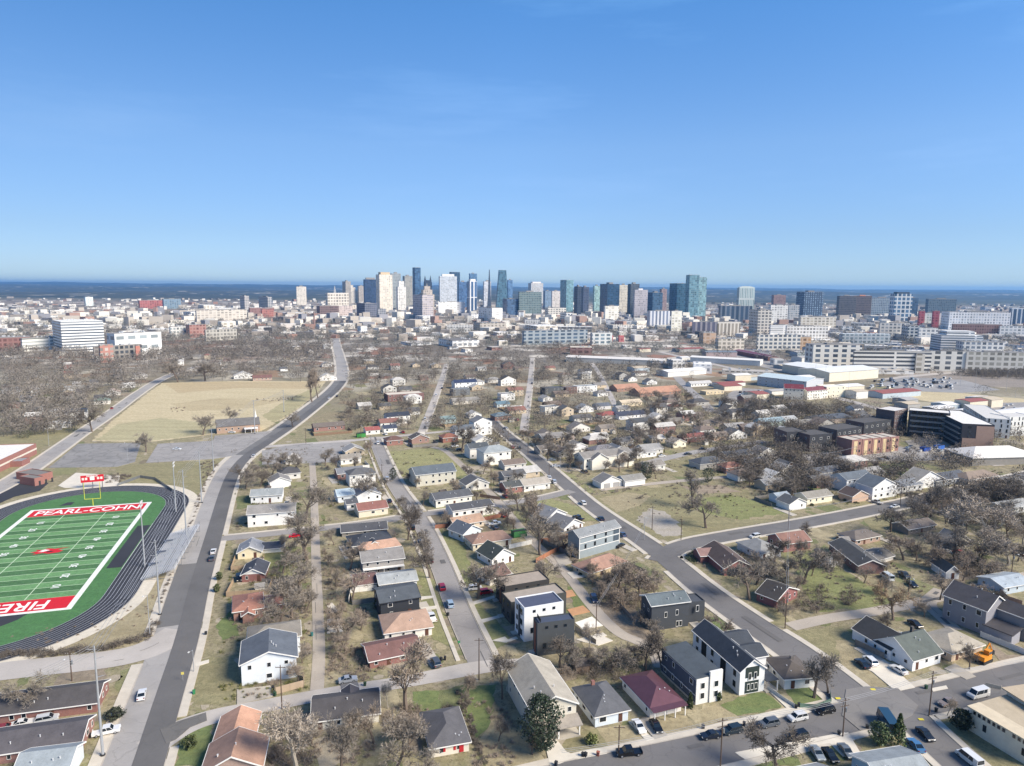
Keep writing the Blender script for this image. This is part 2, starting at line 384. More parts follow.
RD = [ # name, px polyline, widths m (single or per point), surface, sidewalk left, right (offset gap, width) or None
 ('main_road', [(124,790),(133,766),(155,700),(176,640),(189,588),(205,539),(220,490),(229,470),(243,455),(262,443),(288,426),(310,409),(333,391),(343,378),(341,362),(337,348),(335,338)], 12.6, 'light', (0,2.6), (0,1.9)),
 ('centre_street', [(486,672),(476,650),(462,620),(455,603),(439,560),(420,519),(397,490),(386,467),(376,443),(374,437)], 7.4, 'mid', (1.5,1.2), (.2,1.6)),
 ('diagonal_street', [(869,712),(850,696),(800,655),(749,622),(701,588),(669,560),(643,541),(597,511),(572,490),(546,467),(523,448),(497,427),(490,418)], [12,12,11.5,10.5,10,9.5,9,8,8,8,8,7,7], 'dark', (0,1.7), (.0,1.8)),
 ('cross_street', [(660,562),(676,546),(740,534),(790,526),(860,513),(930,498),(990,484),(1050,470)], 9.5, 'dark', (0,1.3), (0,1.3)),
 ('front_street', [(520,792),(580,777),(640,765),(700,752),(760,738),(830,721),(895,706),(945,697),(1024,676),(1060,668)], 10.5, 'dark', (.0,1.9), (0,1.9)),
 ('side_street', [(893,700),(905,712),(935,742),(975,778),(990,792)], 9, 'dark', (0,1.6), (0,1.6)),
 ('corner_street', [(150,748),(166,736),(190,724),(215,716),(250,709),(300,699),(350,690),(400,683),(440,675),(475,668),(510,664),(545,662)], [8,8,6.5,6,5.6,5.4,5.4,5.4,6,6.5,5,4], 'old', None, None),
 ('school_lane', [(-80,690),(-20,674),(40,667),(90,662),(130,656),(158,646),(180,630)], [10,10,9.5,9.5,10,11,10], 'old', None, None),
 ('upper_cross_street', [(208,540),(232,538),(290,532),(330,528),(370,523),(418,515),(450,511),(502,504),(540,499),(572,491)], [6.5,6,6,6,6,6,6,6,6,6], 'mid', (0,1.3), None),
 ('back_alley', [(661,668),(655,650),(640,642),(618,634),(592,607),(563,568),(533,543),(504,508),(492,495),(470,473),(455,459),(445,450),(432,447)], 4.0, 'gravel', None, None),
 ('narrow_alley', [(317,690),(319,660),(319,640),(317,590),(315,530),(314,490),(312,460),(311,447)], 3.4, 'gravel', None, None),
 ('rear_alley', [(790,627),(830,618),(875,612),(930,600),(960,592),(1030,575)], 5.0, 'gravel', None, None),
 ('rear_lane', [(941,590),(925,603),(940,616),(955,630)], 4.5, 'gravel', None, None),
 ('north_street', [(236,448),(265,447),(320,443),(360,440),(400,436),(430,433),(452,431)], [7,7,7,6,6,5,5], 'old', None, None),
 ('hill_street', [(421,433),(427,418),(434,400),(441,381),(444,372),(446,364)], 5.2, 'old', None, (0,1.2)),
 ('far_street', [(523,432),(525,415),(529,390),(531,372),(532,358)], 5.2, 'old', None, (0,1.2)),
 ('far_diagonal_street', [(617,409),(610,395),(604,383),(597,370),(590,361)], 5.5, 'old', None, None),
 ('school_road', [(-40,506),(0,488),(28,471),(55,452),(80,434),(109,415),(137,394),(157,381),(180,371),(200,366)], [10,10,10,9.5,9,9,8.5,8,8,7], 'light', (0,1.5), (0,1.3)),
 ('far_cross_street', [(600,490),(640,485),(690,480),(740,476)], 4.5, 'gravel', None, None),
 ('middle_street', [(640,466),(662,459),(700,451),(730,447),(765,441)], 7.5, 'light', None, None),
 ('yard_street', [(675,375),(683,384),(703,402),(712,412)], 9, 'light', None, None),
 ('townhouse_street', [(800,466),(824,463),(870,459),(900,455),(930,452),(968,457),(1000,466)], 8, 'old', None, None),
 ('warehouse_street', [(660,352),(700,361),(760,375),(800,388),(860,404),(900,414)], 10, 'old', None, None),
 ('far_boulevard', [(880,380),(930,374),(990,371),(1060,369)], 12, 'old', None, None),
]
def bbox(pts, w): return (min(p.x for p in pts) - w, max(p.x for p in pts) + w, min(p.y for p in pts) - w, max(p.y for p in pts) + w)
rr = []
for name, px, wd, surf, sl_, sr_ in RD:
    base = [G(*p) for p in px]; ws = wd if isinstance(wd, list) else [wd] * len(base)
    pts3 = [Vector((p.x, p.y, w_)) for p, w_ in zip(base, ws)]
    pts3 = smooth(pts3, 2); pts3 = resample(pts3, 3.0)
    pts = [Vector((p.x, p.y)) for p in pts3]; hw = [p.z / 2 for p in pts3]
    r = (pts, hw, bbox(pts, max(hw))); ROADS.append(r); rr.append((name, r, surf, sl_, sr_))
conc = mat('concrete', '#c4bcae', ns=.3); kerbm = mat('concrete', '#b3ab9f', ns=.5)
for name, r, surf, sl_, sr_ in rr:
    pts, hw, _ = r; ns = normals(pts); mb = MB()
    ribbon(mb, pts, ns, [-h for h in hw], hw, zl())
    struct(mb.build(name, mat('asphalt', ASPH[surf], crack=.12 if surf in ('gravel', 'old') else .3), fix=False))
    sk = lambda p, r=r: on_road(p, 1.2, r)
    if sl_ or sr_:
        k = MB(); s = MB()
        for side, sp in ((-1, sl_), (1, sr_)):
            if not sp: continue
            g, wd = sp
            if side < 0:
                ribbon(k, pts, ns, [-h - .18 for h in hw], [-h + .02 for h in hw], 0, .2, sk)
                ribbon(s, pts, ns, [-h - .18 - g - wd for h in hw], [-h - .182 - g for h in hw], 0, .185, sk)
            else:
                ribbon(k, pts, ns, [h - .02 for h in hw], [h + .18 for h in hw], 0, .2, sk)
                ribbon(s, pts, ns, [h + .182 + g for h in hw], [h + .18 + g + wd for h in hw], 0, .185, sk)
        struct(k.build('kerb', kerbm, fix=False)); struct(s.build('sidewalk', conc, fix=False))
def patch(name, px, m, z=None):
    pts = [G(*p) for p in px]; mb = MB(); PZ[0] += 1
    if sum(a.x * b.y - b.x * a.y for a, b in zip(pts, pts[1:] + pts[:1])) < 0: pts.reverse()
    if z: mb.poly(pts, 0, .19 + (PZ[0] % 9) * .003)
    else:       # grass and soil: a ragged edge
        q = resample(pts + [pts[0]], 1.2)[:-1]; k = min(1.3, .25 + len(q) * .01)
        q = [p + Vector((mnoise.noise(Vector((p.x*.35, p.y*.35, 1))), mnoise.noise(Vector((p.x*.35, p.y*.35, 7))))) * k * 1.6 for p in q]
        mb.poly(q, .034 + PZ[0] * .0006)
    return struct(mb.build(name, m, fix=False))
# fresh dark lane on the main road's right half
pts, hw, _ = ROADS[0]; ns = normals(pts); mb = MB(); n_ = len(pts); ie = min(range(n_), key=lambda i: abs(P(*pts[i])[1] - 381))
ribbon(mb, pts[:ie], ns[:ie], [-.2] * n_, [6.25] * n_, zl()); struct(mb.build('resurfaced_lane', mat('asphalt', '#5f5d5c', crack=.15), fix=False))
i0 = min(range(n_), key=lambda i: abs(P(*pts[i])[1] - 624)); i1 = min(range(n_), key=lambda i: abs(P(*pts[i])[1] - 562))
mb = MB(); ribbon(mb, pts[i0:i1+1], ns[i0:i1+1], -6.2, -.21, zl()); struct(mb.build('asphalt_patch', mat('asphalt', '#676563', crack=.15), fix=False))
i0 = min(range(n_), key=lambda i: abs(P(*pts[i])[1] - 455))
mb = MB(); ribbon(mb, pts[i0:ie], ns[i0:ie], -6.2, -.21, zl()); struct(mb.build('asphalt_patch', mat('asphalt', '#6e6c6a', crack=.15), fix=False))
# lane markings
def dashes(ri, off, col, y0, y1, dash=3, gap=6, name='lane_marking'):
    pts, hw, _ = ROADS[ri]; pts = resample(pts, 1.0); ns = normals(pts); mb = MB(); z = zl() + .01; i = 0
    while i < len(pts) - dash - 1:
        py = P(*pts[i])[1]
        if y1 < py < y0: ribbon(mb, pts[i:i+dash+1], ns[i:i+dash+1], off - .07, off + .07, z)
        i += dash + gap
    if mb.f: struct(mb.build(name, mat('paint', col), fix=False))
def LAWN(c='#6d7a3c', c2='#8f8a58', **k): return mat('turf', c, c2=c2, **k)
lush = mat('turf', '#617a3a', c2='#76803f', c3='#7a7048', soil=.45); tan = mat('turf', '#9d9068', c2='#aa9b74', c3='#8d7c55', soil=.35)
olive = mat('turf', '#827f50', c2='#9a8f63', c3='#7a6a4b', soil=.4); soil = mat('turf', '#93826a', c2='#a4927a', c3='#7c6a54', soil=.5)
straw = mat('turf', '#bdab7c', c2='#cdbd92', c3='#a08b62', soil=.5)
for nm, m, px in [
 ('dry_field', straw, [(92,441),(112,421),(140,399),(162,383),(240,381),(326,381),(318,392),(290,416),(275,423),(262,431),(215,434),(150,442)]),
 ('dry_field', mat('turf', '#b5a073', c2='#c0ab7e', c3='#9c855a', soil=.6), [(165,384),(200,382),(322,382),(308,389),(240,388),(178,393)]), ('dry_field', mat('turf', '#aaa272', c2='#b8ad80', c3='#8a7d58', soil=.4), [(96,440),(118,424),(160,418),(214,424),(214,433),(150,441)]), ('dry_field', mat('turf', '#a39b68', c2='#b2a676', soil=.4), [(262,416),(290,398),(322,385),(316,394),(290,414),(274,423)]), ('dry_field', mat('turf', '#b3a174', c2='#c0ae82', c3='#8f7b56', soil=.6), [(170,404),(220,398),(280,401),(250,408),(190,411)]),
 ('grass_bank', tan, [(0,655),(-20,640),(60,628),(100,612),(135,580),(160,560),(175,535),(189,505),(200,480),(219,462),(226,468),(196,540),(183,580),(168,620),(157,640),(120,649),(60,655)]),
 ('grass_bank', olive, [(110,466),(155,463),(214,460),(222,455),(219,466),(203,490),(188,505),(170,488),(130,483)]),
 ('grass_verge', olive, [(0,497),(48,462),(38,449),(85,432),(75,427),(0,437),(-60,450),(-60,500)]),
 ('lawn', olive, [(190,704),(197,660),(235,655),(240,688),(232,702)]),
 ('lawn', lush, [(176,766),(180,738),(197,724),(212,723),(212,766)]),
 ('lawn', lush, [(412,692),(437,690),(441,709),(413,714)]),
 ('lawn', lush, [(462,686),(495,684),(493,720),(478,740),(466,712)]),
 ('lawn', tan, [(480,742),(495,712),(535,740),(530,768),(486,768)]),
 ('lawn', olive, [(213,535),(232,538),(230,560),(214,590),(205,620),(200,650),(188,655),(198,610),(212,560)]),
 ('lawn', lush, [(217,625),(232,610),(236,623),(240,635),(222,640)]),
 ('lawn', mat('turf', '#7a8243', c2='#8a8a4c', c3='#8a7a54', soil=.3), [(262,550),(298,546),(305,565),(296,580),(266,575)]),
 ('vacant_lot', olive, [(592,497),(625,490),(700,484),(745,490),(800,505),(790,517),(740,527),(680,539),(655,540),(620,518)]),
 ('gravel_lot', mat('turf', '#b8afa2', c2='#a49a8a', c3='#8f8a6a', soil=.5, mx=.6), [(636,520),(648,508),(665,512),(678,522),(683,535),(664,537)]),
 ('bare_earth', tan, [(598,498),(628,492),(650,496),(640,506),(618,512)]), ('bare_earth', tan, [(745,505),(790,510),(770,519),(735,520)]), ('bare_earth', soil, [(680,486),(720,485),(742,492),(700,494)]),
 ('lawn', mat('turf', '#7a843f', c2='#8b8c4c', soil=.3), [(690,500),(730,494),(770,506),(790,513),(740,520),(700,512)]),
 ('lawn', olive, [(700,560),(725,578),(748,600),(772,625),(790,622),(776,604),(745,580),(735,572)]),
 ('lawn', mat('turf', '#78823f', c2='#8a8c4e', soil=.25), [(798,556),(826,545),(845,572),(880,590),(895,603),(860,610),(820,612),(800,590)]),
 ('lawn', olive, [(792,632),(840,626),(860,645),(845,668),(830,672),(806,655)]),
 ('lawn', tan, [(836,640),(852,640),(880,660),(900,680),(870,690),(845,676)]),
 ('lawn', lush, [(787,690),(808,684),(828,693),(832,702),(812,710),(796,708)]),
 ('lawn', lush, [(722,706),(738,697),(765,692),(783,706),(760,712),(735,716)]),
 ('lawn', tan, [(700,712),(715,704),(735,715),(748,722),(722,729),(706,731)]),
 ('lawn', lush, [(708,619),(722,615),(733,624),(738,632),(722,632)]),
 ('lawn', olive, [(560,753),(568,735),(596,729),(628,724),(645,740),(600,751)]),
 ('lawn', tan, [(655,742),(662,720),(683,714),(700,731),(680,740)]),
 ('lawn', tan, [(597,728),(630,724),(646,740),(608,748)]),
 ('lawn', olive, [(926,722),(945,716),(968,726),(990,745),(1030,768),(985,768),(950,742)]),
 ('lawn', olive, [(862,735),(880,731),(898,735),(905,750),(860,756)]),
 ('lawn', lush, [(740,756),(752,749),(790,742),(800,766),(740,768)]),
 ('lawn', tan, [(478,668),(500,664),(505,648),(480,630),(472,640)]),
 ('lawn', mat('turf', '#7b8345', c2='#8c8a52', soil=.3), [(467,605),(480,604),(497,622),(512,640),(495,650),(478,628)]),
 ('lawn', mat('turf', '#78823f', c2='#8c8a52', soil=.3), [(437,530),(455,530),(470,560),(475,590),(462,588),(448,560)]),
 ('lawn', mat('turf', '#7c8044', c2='#94905a', soil=.3), [(420,575),(434,580),(444,620),(450,645),(432,640),(421,600)]),
 ('lawn', mat('turf', '#868a4a', c2='#a29a62', soil=.3), [(388,452),(440,447),(458,460),(468,475),(450,478),(415,468),(400,480)]),
 ('lawn', lush, [(567,586),(578,590),(592,606),(575,610)]), ('lawn', tan, [(574,630),(592,620),(610,640),(585,650)]),
 ('lawn', mat('turf', '#7d8446', c2='#9b9560', soil=.3), [(560,470),(575,476),(595,492),(585,494),(566,485)]),
 ('lawn', mat('turf', '#848a48', c2='#9b9560', soil=.3), [(520,500),(545,497),(590,510),(598,522),(570,520)]),
 ('lawn', olive, [(664,460),(700,460),(725,474),(715,480),(668,476)]), ('lawn', lush, [(780,477),(800,475),(822,487),(812,498),(790,492)]),
 ('lawn', lush, [(872,467),(885,463),(912,477),(905,481)]), ('lawn', lush, [(890,464),(902,461),(930,473),(922,477)]),
 ('lawn', mat('turf', '#8a8f50', c2='#a29a62', soil=.3), [(745,405),(775,402),(788,410),(775,418),(752,415)]),
 ('dry_field', straw, [(886,388),(930,390),(1000,397),(1040,400),(1040,408),(985,405),(930,402),(898,396)]),
 ('lawn', olive, [(840,500),(860,507),(905,502),(900,494),(870,490)]), ('dry_field', olive, [(862,516),(890,513),(905,520),(900,545),(878,545),(870,530)]),
 ('lawn', tan, [(956,648),(985,655),(1000,664),(960,676),(948,668)]), ('bare_earth', soil, [(985,640),(1005,655),(1030,655),(1030,668),(1005,668)]),
 ('bare_earth', soil, [(596,603),(618,632),(650,645),(664,638),(640,620),(630,600)]), ('bare_earth', soil, [(940,590),(985,575),(965,562),(930,575)]),
 ('railway_yard', mat('turf', '#857a6e', c2='#9c9184', c3='#6a6056', soil=.5), [(880,366),(1060,364),(1060,388),(960,386),(900,378)]),
]: patch(nm, px, m)
# house lots, each a little greener, drier or barer than its neighbour
rl = random.Random(15); LT = {k: MB() for k in range(6)}; LS = []
gl = (G(572,491) - G(222,539)).normalized(); gr = (G(824,522) - G(700,543)).normalized()
for _ in range(5200):
    x, y = rl.uniform(-60, 1084), rl.uniform(385, 790)
    p = G(x, y); big = rl.random() < .45; hw_, hd_ = (rl.uniform(3, 6), rl.uniform(5, 11)) if big else (rl.uniform(.8, 2.5), rl.uniform(1, 4)); rad = max(hw_, hd_) * 1.1
    if x < 215 and 480 < y < 660: continue
    if any(abs(p.x-q[0]) < (rad+q[2])*.8 and abs(p.y-q[1]) < (rad+q[2])*.8 for q in LS): continue
    u = gr if x > 640 else gl; v = Vector((-u.y, u.x)); n = 26; pl = []; LS.append((p.x, p.y, rad))
    for i in range(n):
        a = 2*math.pi*i/n; c_, s_ = math.cos(a), math.sin(a); q = max(abs(c_), abs(s_)) ** (1 if big else .2); k = 1 + .35*mnoise.noise(Vector((p.x+c_*2, p.y+s_*2, 3)))
        w_ = p + u*(c_/q*hw_*k) + v*(s_/q*hd_*k); pl.append(w_)
    LT[rl.choice((0,0,1,1,2,3,4,5) if big else (1,2,3,4,5,5))].poly(pl, .028)
for k, m in enumerate((mat('turf', '#7c8049', c2='#8e8a5a', soil=.4), mat('turf', '#a49770', c2='#b3a57e', c3='#8d7c5c', soil=.5), mat('turf', '#66713a', c2='#7c7f4a', soil=.35), mat('turf', '#8b7c66', c2='#9c8c74', c3='#6f6250', soil=.5), mat('turf', '#75694f', c2='#867a5e', c3='#5f543f', soil=.6), mat('turf', '#b3a68c', c2='#a99c84', c3='#8f816c', soil=.4))):
    struct(LT[k].build('grass_lot', m, fix=False))
for o in COL.objects:
    if o.name.startswith('grass_lot') and o.data.polygons and o.data.polygons[0].normal.z < 0: o.data.flip_normals()
cc = mat('concrete', '#d2cbbd', ns=.25); cg = mat('concrete', '#a9a297', ns=.25); lot = mat('asphalt', '#928d88', crack=.4, cw=.07); lot2 = mat('asphalt', '#86837f', crack=.5, cw=.09)
for nm, m, px in [
 ('asphalt_patch', mat('asphalt', '#66635f'), [(166,744),(160,730),(178,722),(206,713),(207,721),(190,728),(176,740)]),
 ('parking_lot', lot2, [(78,444),(141,443),(135,462),(117,467),(49,468)]),
 ('parking_lot', lot, [(146,463),(158,444),(213,441),(215,436),(273,431),(234,456),(214,459)]),
 ('parking_lot', lot, [(262,451),(285,446),(350,442),(356,452),(345,462),(262,465)]),
 ('driveway', cg, [(237,690),(270,686),(275,693),(272,697),(237,705)]), ('driveway', cc, [(195,664),(209,660),(209,663),(196,667)]),
 ('driveway', cc, [(543,737),(552,734),(566,752),(577,757),(560,764),(550,766)]), ('front_path', cc, [(570,755),(595,749),(607,750),(607,754),(575,760)]),
 ('driveway', cc, [(628,722),(633,721),(654,740),(647,742)]), ('driveway', cg, [(638,720),(650,718),(668,736),(655,740)]),
 ('front_path', cc, [(764,687),(769,685),(793,708),(787,709)]), ('front_path', cc, [(749,718),(781,710),(797,708),(812,712),(806,714),(790,716),(760,722)]),
 ('patio', cc, [(582,642),(597,634),(613,641),(598,646)]), ('patio', cc, [(576,640),(603,633),(607,636),(585,643)]),
 ('driveway', mat('concrete', '#e2ddd2'), [(575,623),(592,617),(603,626),(583,630)]), ('deck', mat('wood', '#c48b50'), [(567,610),(583,606),(590,612),(572,616)]),
 ('deck', mat('wood', '#c48b50'), [(563,592),(572,590),(576,596),(566,598)]), ('driveway', cc, [(567,573),(581,571),(587,577),(573,579)]),
 ('driveway', cg, [(553,556),(565,554),(573,563),(560,567)]), ('driveway', cc, [(862,668),(884,660),(915,688),(896,692),(872,672)]),
 ('driveway', cc, [(931,689),(946,686),(948,689),(933,692)]), ('driveway', cg, [(944,669),(955,664),(976,677),(966,680)]),
 ('driveway', cc, [(735,753),(833,735),(845,733),(848,738),(838,742),(745,760),(740,757)]), ('driveway', cc, [(824,738),(848,733),(862,756),(843,757)]),
 ('front_path', cc, [(473,602),(494,596),(495,598),(474,605)]), ('front_path', cc, [(481,620),(502,615),(503,617),(483,623)]), ('front_path', cc, [(492,641),(505,637),(508,640),(516,637),(518,639),(506,643)]),
 ('front_path', cc, [(421,597),(434,596),(434,598),(421,600)]), ('front_path', cc, [(421,608),(437,606),(437,609),(421,611)]),
 ('driveway', cc, [(327,606),(332,603),(340,612),(330,614)]), ('driveway', cc, [(327,620),(341,617),(343,632),(327,634)]),
 ('forecourt', cc, [(58,486),(76,473),(120,476),(118,486),(90,488),(64,488)]), 
 ('car_park', lot, [(800,455),(850,450),(900,447),(960,455),(968,460),(850,462),(810,463)]), ('car_park', cg, [(905,441),(935,436),(960,452),(940,455),(915,452)]),
 ('truck_park', mat('asphalt', '#8d8b89', crack=.2), [(876,384),(905,377),(962,380),(1000,390),(960,393),(905,391)]),
 ('car_park', lot, [(960,404),(1040,402),(1040,420),(1005,418),(990,410)]), ('car_park', lot, [(738,388),(770,390),(775,400),(740,404),(725,396)]),
 ('turning_bay', mat('asphalt', '#6b6a6e'), [(340,683),(357,680),(360,690),(342,693)]),
 ('asphalt_patch', mat('asphalt', '#797571'), [(846,690),(866,687),(898,689),(918,706),(912,716),(890,727),(860,731),(842,716)]),
 ('front_path', cc, [(420,432),(425,432),(425,436),(420,436)]), ('rail_yard_strip', lot, [(700,352),(790,360),(850,380),(800,376),(740,362)]),
]: patch(nm, px, m, 1)
# ------------------------------------------------------------------ houses
HOUSES = []
FOOT = []   # circles kept clear of trees: (x, y, r)
def M_(s):
    if not isinstance(s, str): return s
    k, c = s.split(':')
    return mat({'w': 'siding', 'b': 'brick', 'p': 'paint', 's': 'shingle', 'm': 'metal', 'c': 'concrete', 'o': 'wood'}[k], c)
GLASS = mat('glass', '#1b242c'); WHITE = mat('paint', '#e6e4df'); DARKTRIM = mat('paint', '#2b2c30')
UM = {}
def unit(name, fn, m):
    if name not in UM: mb = MB(); fn(mb); UM[name] = mb.mesh(name, m)
    return UM[name]
def wmesh(kind, fm):
    key = kind + fm.name + str(id(fm))
    if key not in UM:
        f = MB()
        for a in ((-.5, -.42, -.5, .5), (.42, .5, -.5, .5), (-.42, .42, -.5, -.43), (-.42, .42, .43, .5)):
            f.box(a[0], a[1], -.05, .03, a[2], a[3])
        UM[key] = f.mesh('window', fm); UM['pane'] = UM.get('pane') or MB().box(-.43, .43, -.02, .01, -.44, .44).mesh('pane', GLASS)
    return UM[key], UM['pane']
def window(root, x, y, z, ang, w, h, fm=WHITE, pane=True, label=None):
    a, b = wmesh('window', fm)
    o = link('window', a, root); o.location = (x, y, z); o.rotation_euler.z = ang; o.scale = (w, 1, h)
    if pane: link('pane', b, o)
    return o
def roof_mb(kind, w, d, h, k=.45, o=.45, t=.2):
    mb = MB(); W, D = w / 2, d / 2
    if kind == 'gx':       # ridge along x
        r = k * D; e = h - k * o + .03
        mb.prism([(-D - o, e - t), (0, h + r + .03 - t), (D + o, e - t), (D + o, e), (0, h + r + .03), (-D - o, e)], -W - o, W + o)
    elif kind == 'gy':
        r = k * W; e = h - k * o + .03
        mb.prism([(-W - o, e - t), (0, h + r + .03 - t), (W + o, e - t), (W + o, e), (0, h + r + .03), (-W - o, e)], -D - o, D + o, 'y')
    elif kind == 'hip':
        X, Y = W + o, D + o; e = h - .05; s = min(X, Y); r = k * s; rx, ry = X - s, Y - s
        if rx < .01 and ry < .01: rx = .3
        vs = [(-X,-Y,e),(X,-Y,e),(X,Y,e),(-X,Y,e),(-X,-Y,e+t),(X,-Y,e+t),(X,Y,e+t),(-X,Y,e+t),(-rx,-ry,e+t+r),(rx,ry,e+t+r)]
        fs = [(0,3,2,1),(0,1,5,4),(1,2,6,5),(2,3,7,6),(3,0,4,7)]
        if rx > ry: fs += [(4,5,9,8),(5,6,9),(6,7,8,9),(7,4,8)]
        else: fs += [(4,5,8),(5,6,9,8),(6,7,9),(7,4,8,9)]
        mb.add(vs, fs)
    elif kind == 'flat':
        mb.box(-W + .22, W - .22, -D + .22, D - .22, h - .5, h - .3)
    elif kind == 'flato': mb.box(-W - o, W + o, -D - o, D + o, h + .003, h + .3)
    elif kind == 'shx':    # single slope, high at the back
        r = k * d * .5; mb.prism([(-D - o, h - .05), (D + o, h + r + .05), (D + o, h + r + .3), (-D - o, h + .2)], -W - o, W + o)
    elif kind == 'shl':    # single slope, high at right
        r = k * w * .5; mb.prism([(-W - o, h - .05), (W + o, h + r + .05), (W + o, h + r + .3), (-W - o, h + .2)], -D - o, D + o, 'y')
    return mb
def wall_mb(kind, w, d, h, k=.45):
    mb = MB(); W, D = w / 2, d / 2
    if kind == 'gx': mb.prism([(-D, 0), (D, 0), (D, h), (0, h + k * D - .02), (-D, h)], -W, W)
    elif kind == 'gy': mb.prism([(-W, 0), (W, 0), (W, h), (0, h + k * W - .02), (-W, h)], -D, D, 'y')
    elif kind == 'shx': mb.prism([(-D, 0), (D, 0), (D, h + k * d * .5), (-D, h)], -W, W)
    elif kind == 'shl': mb.prism([(-W, 0), (W, 0), (W, h + k * w * .5), (-W, h)], -D, D, 'y')
    elif kind == 'flat':
        mb.box(-W, W, -D, D, 0, h - .5)
        for a in ((-W, W, -D, -D + .2), (-W, W, D - .2, D), (-W, -W + .2, -D + .2, D - .2), (W - .2, W, -D + .2, D - .2)): mb.box(*a, h - .5, h)
    else: mb.box(-W, W, -D, D, 0, h)
    return mb
def block(root, cx, cy, w, d, h, kind, wall, roof, k=.45, o=.45, z=0, trim=True, tm=WHITE):
    a = wall_mb(kind, w, d, h, k); b = roof_mb(kind, w, d, h, k, o)
    for q in (a, b): q.v = [(v[0] + cx, v[1] + cy, v[2] + z) for v in q.v]
    wo = a.build('wall', M_(wall), root); ro = b.build('roof', M_(roof), root)
    if trim and kind in ('gx', 'gy', 'hip'):
        f = MB(); W, D = w / 2 + o, d / 2 + o; e = h - (k * o if kind != 'hip' else .05) + z
        if kind in ('gx', 'hip'):
            f.box(cx - W, cx + W, cy - D - .12, cy - D - .003, e - .2, e + .02); f.box(cx - W, cx + W, cy + D + .003, cy + D + .12, e - .2, e + .02)
        if kind in ('gy', 'hip'):
            f.box(cx - W - .12, cx - W - .003, cy - D, cy + D, e - .2, e + .02); f.box(cx + W + .003, cx + W + .12, cy - D, cy + D, e - .2, e + .02)
        t = .24
        if kind == 'gy':
            r = k * w / 2; prof = [(-W, e - t), (0, h + z + r - t), (W, e - t), (W, e + .06), (0, h + z + r + .09), (-W, e + .06)]
            for y0 in (-D - .08, D + .003): f.prism([(cx + a_, z_) for a_, z_ in prof], cy + y0, cy + y0 + .077, 'y')
        if kind == 'gx':
            r = k * d / 2; prof = [(-D, e - t), (0, h + z + r - t), (D, e - t), (D, e + .06), (0, h + z + r + .09), (-D, e + .06)]
            for x0 in (-W - .08, W + .003): f.prism([(cy + a_, z_) for a_, z_ in prof], cx + x0, cx + x0 + .077)
        f.build('eave_trim', tm, ro)
    return wo, ro
def frame_from(A, B, d):
    """local frame of a house whose visible base line runs A -> B in the photo"""
    a, b = G(*A), G(*B)
    if isinstance(d, tuple):
        c = G(*d); ab, ac = b - a, c - a
        if (c - b).length < (c - a).length and d[0] > (A[0] + B[0]) / 2 and False: pass
        if ac.length > ab.length:
            v = ac.normalized(); u = Vector((v.y, -v.x))
            if u.dot(ab) < 0: u = -u
            w = ab.dot(u); dd = ac.length
        else:
            u = ab.normalized(); v = Vector((-u.y, u.x)); w = ab.length; dd = abs(ac.dot(v))
    else:
        u = (b - a).normalized(); v = Vector((-u.y, u.x)); w = (b - a).length; dd = d
    if u.x * v.y - u.y * v.x < 0: v = -v
    c = a + u * (w / 2) + v * (dd / 2)
    return c, math.atan2(u.y, u.x), w, dd, u, v
def windows_on(root, w, d, h, c, ang, floors=None, sp=3.2, ww=1.0, wh=1.3, fm=WHITE, sides='FLR', door=True, rnd=RND, skipx=None, gab=None):
    fl = floors or max(1, int(round(h / 3.1)))
    tocam = Vector((0, 0)) - c
    for s in sides:
        lx, ly, L, off, a = {'F': (0, -1, w, d / 2, 0), 'B': (0, 1, w, d / 2, math.pi), 'L': (-1, 0, d, w / 2, -math.pi / 2), 'R': (1, 0, d, w / 2, math.pi / 2)}[s]
        n = Vector((lx * math.cos(ang) - ly * math.sin(ang), lx * math.sin(ang) + ly * math.cos(ang)))
        if n.dot(tocam.normalized()) < -.12: continue
        cnt = max(1, int(L / sp)); di = rnd.randrange(cnt) if (door and s == 'F') else -1
        for f in range(fl):
            z = f * (h / fl) + h / fl * .56
            for i in range(cnt):
                t = (-L / 2) + L * (i + .5) / cnt + rnd.uniform(-.25, .25)
                x, y = (t, -off - .02) if s == 'F' else (t, off + .02) if s == 'B' else ((-off - .02, t) if s == 'L' else (off + .02, t))
                if f == 0 and i == di:
                    o = link('door', unit('door' + ('w' if rnd.random() < .5 else 'd'), lambda m: m.box(-.5, .5, -.06, .02, 0, 2.1), WHITE if rnd.random() < .4 else mat('paint', '#5b3a2c')), root)
                    o.location = (x, y, .15); o.rotation_euler.z = a; continue
                if rnd.random() < .14: continue
                window(root, x, y, z, a, ww * rnd.choice((.8, 1, 1, 1.5)), wh * rnd.choice((1, 1, .8)), fm)
def vents(ro, w, d, h, kind, k, n=3, rnd=RND):
    for _ in range(n):
        x, y = rnd.uniform(-.35, .35) * w, rnd.uniform(-.42, -.1) * d
        z = h + (k * (d / 2 - abs(y)) if kind in ('gx', 'hip') else k * (w / 2 - abs(x)) if kind == 'gy' else 0)
        if kind == 'hip': z = h + k * min(d / 2 - abs(y), w / 2 - abs(x))
        o = link('vent_pipe', unit('vent_pipe', lambda m: m.tube((0, 0, -.1), (0, 0, .45), .11, .11, 6).tube((0, 0, .45), (0, 0, .52), .17, .17, 6), mat('metal', '#d8d8d8', met=.2)), ro)
        o.location = (x, y, z)
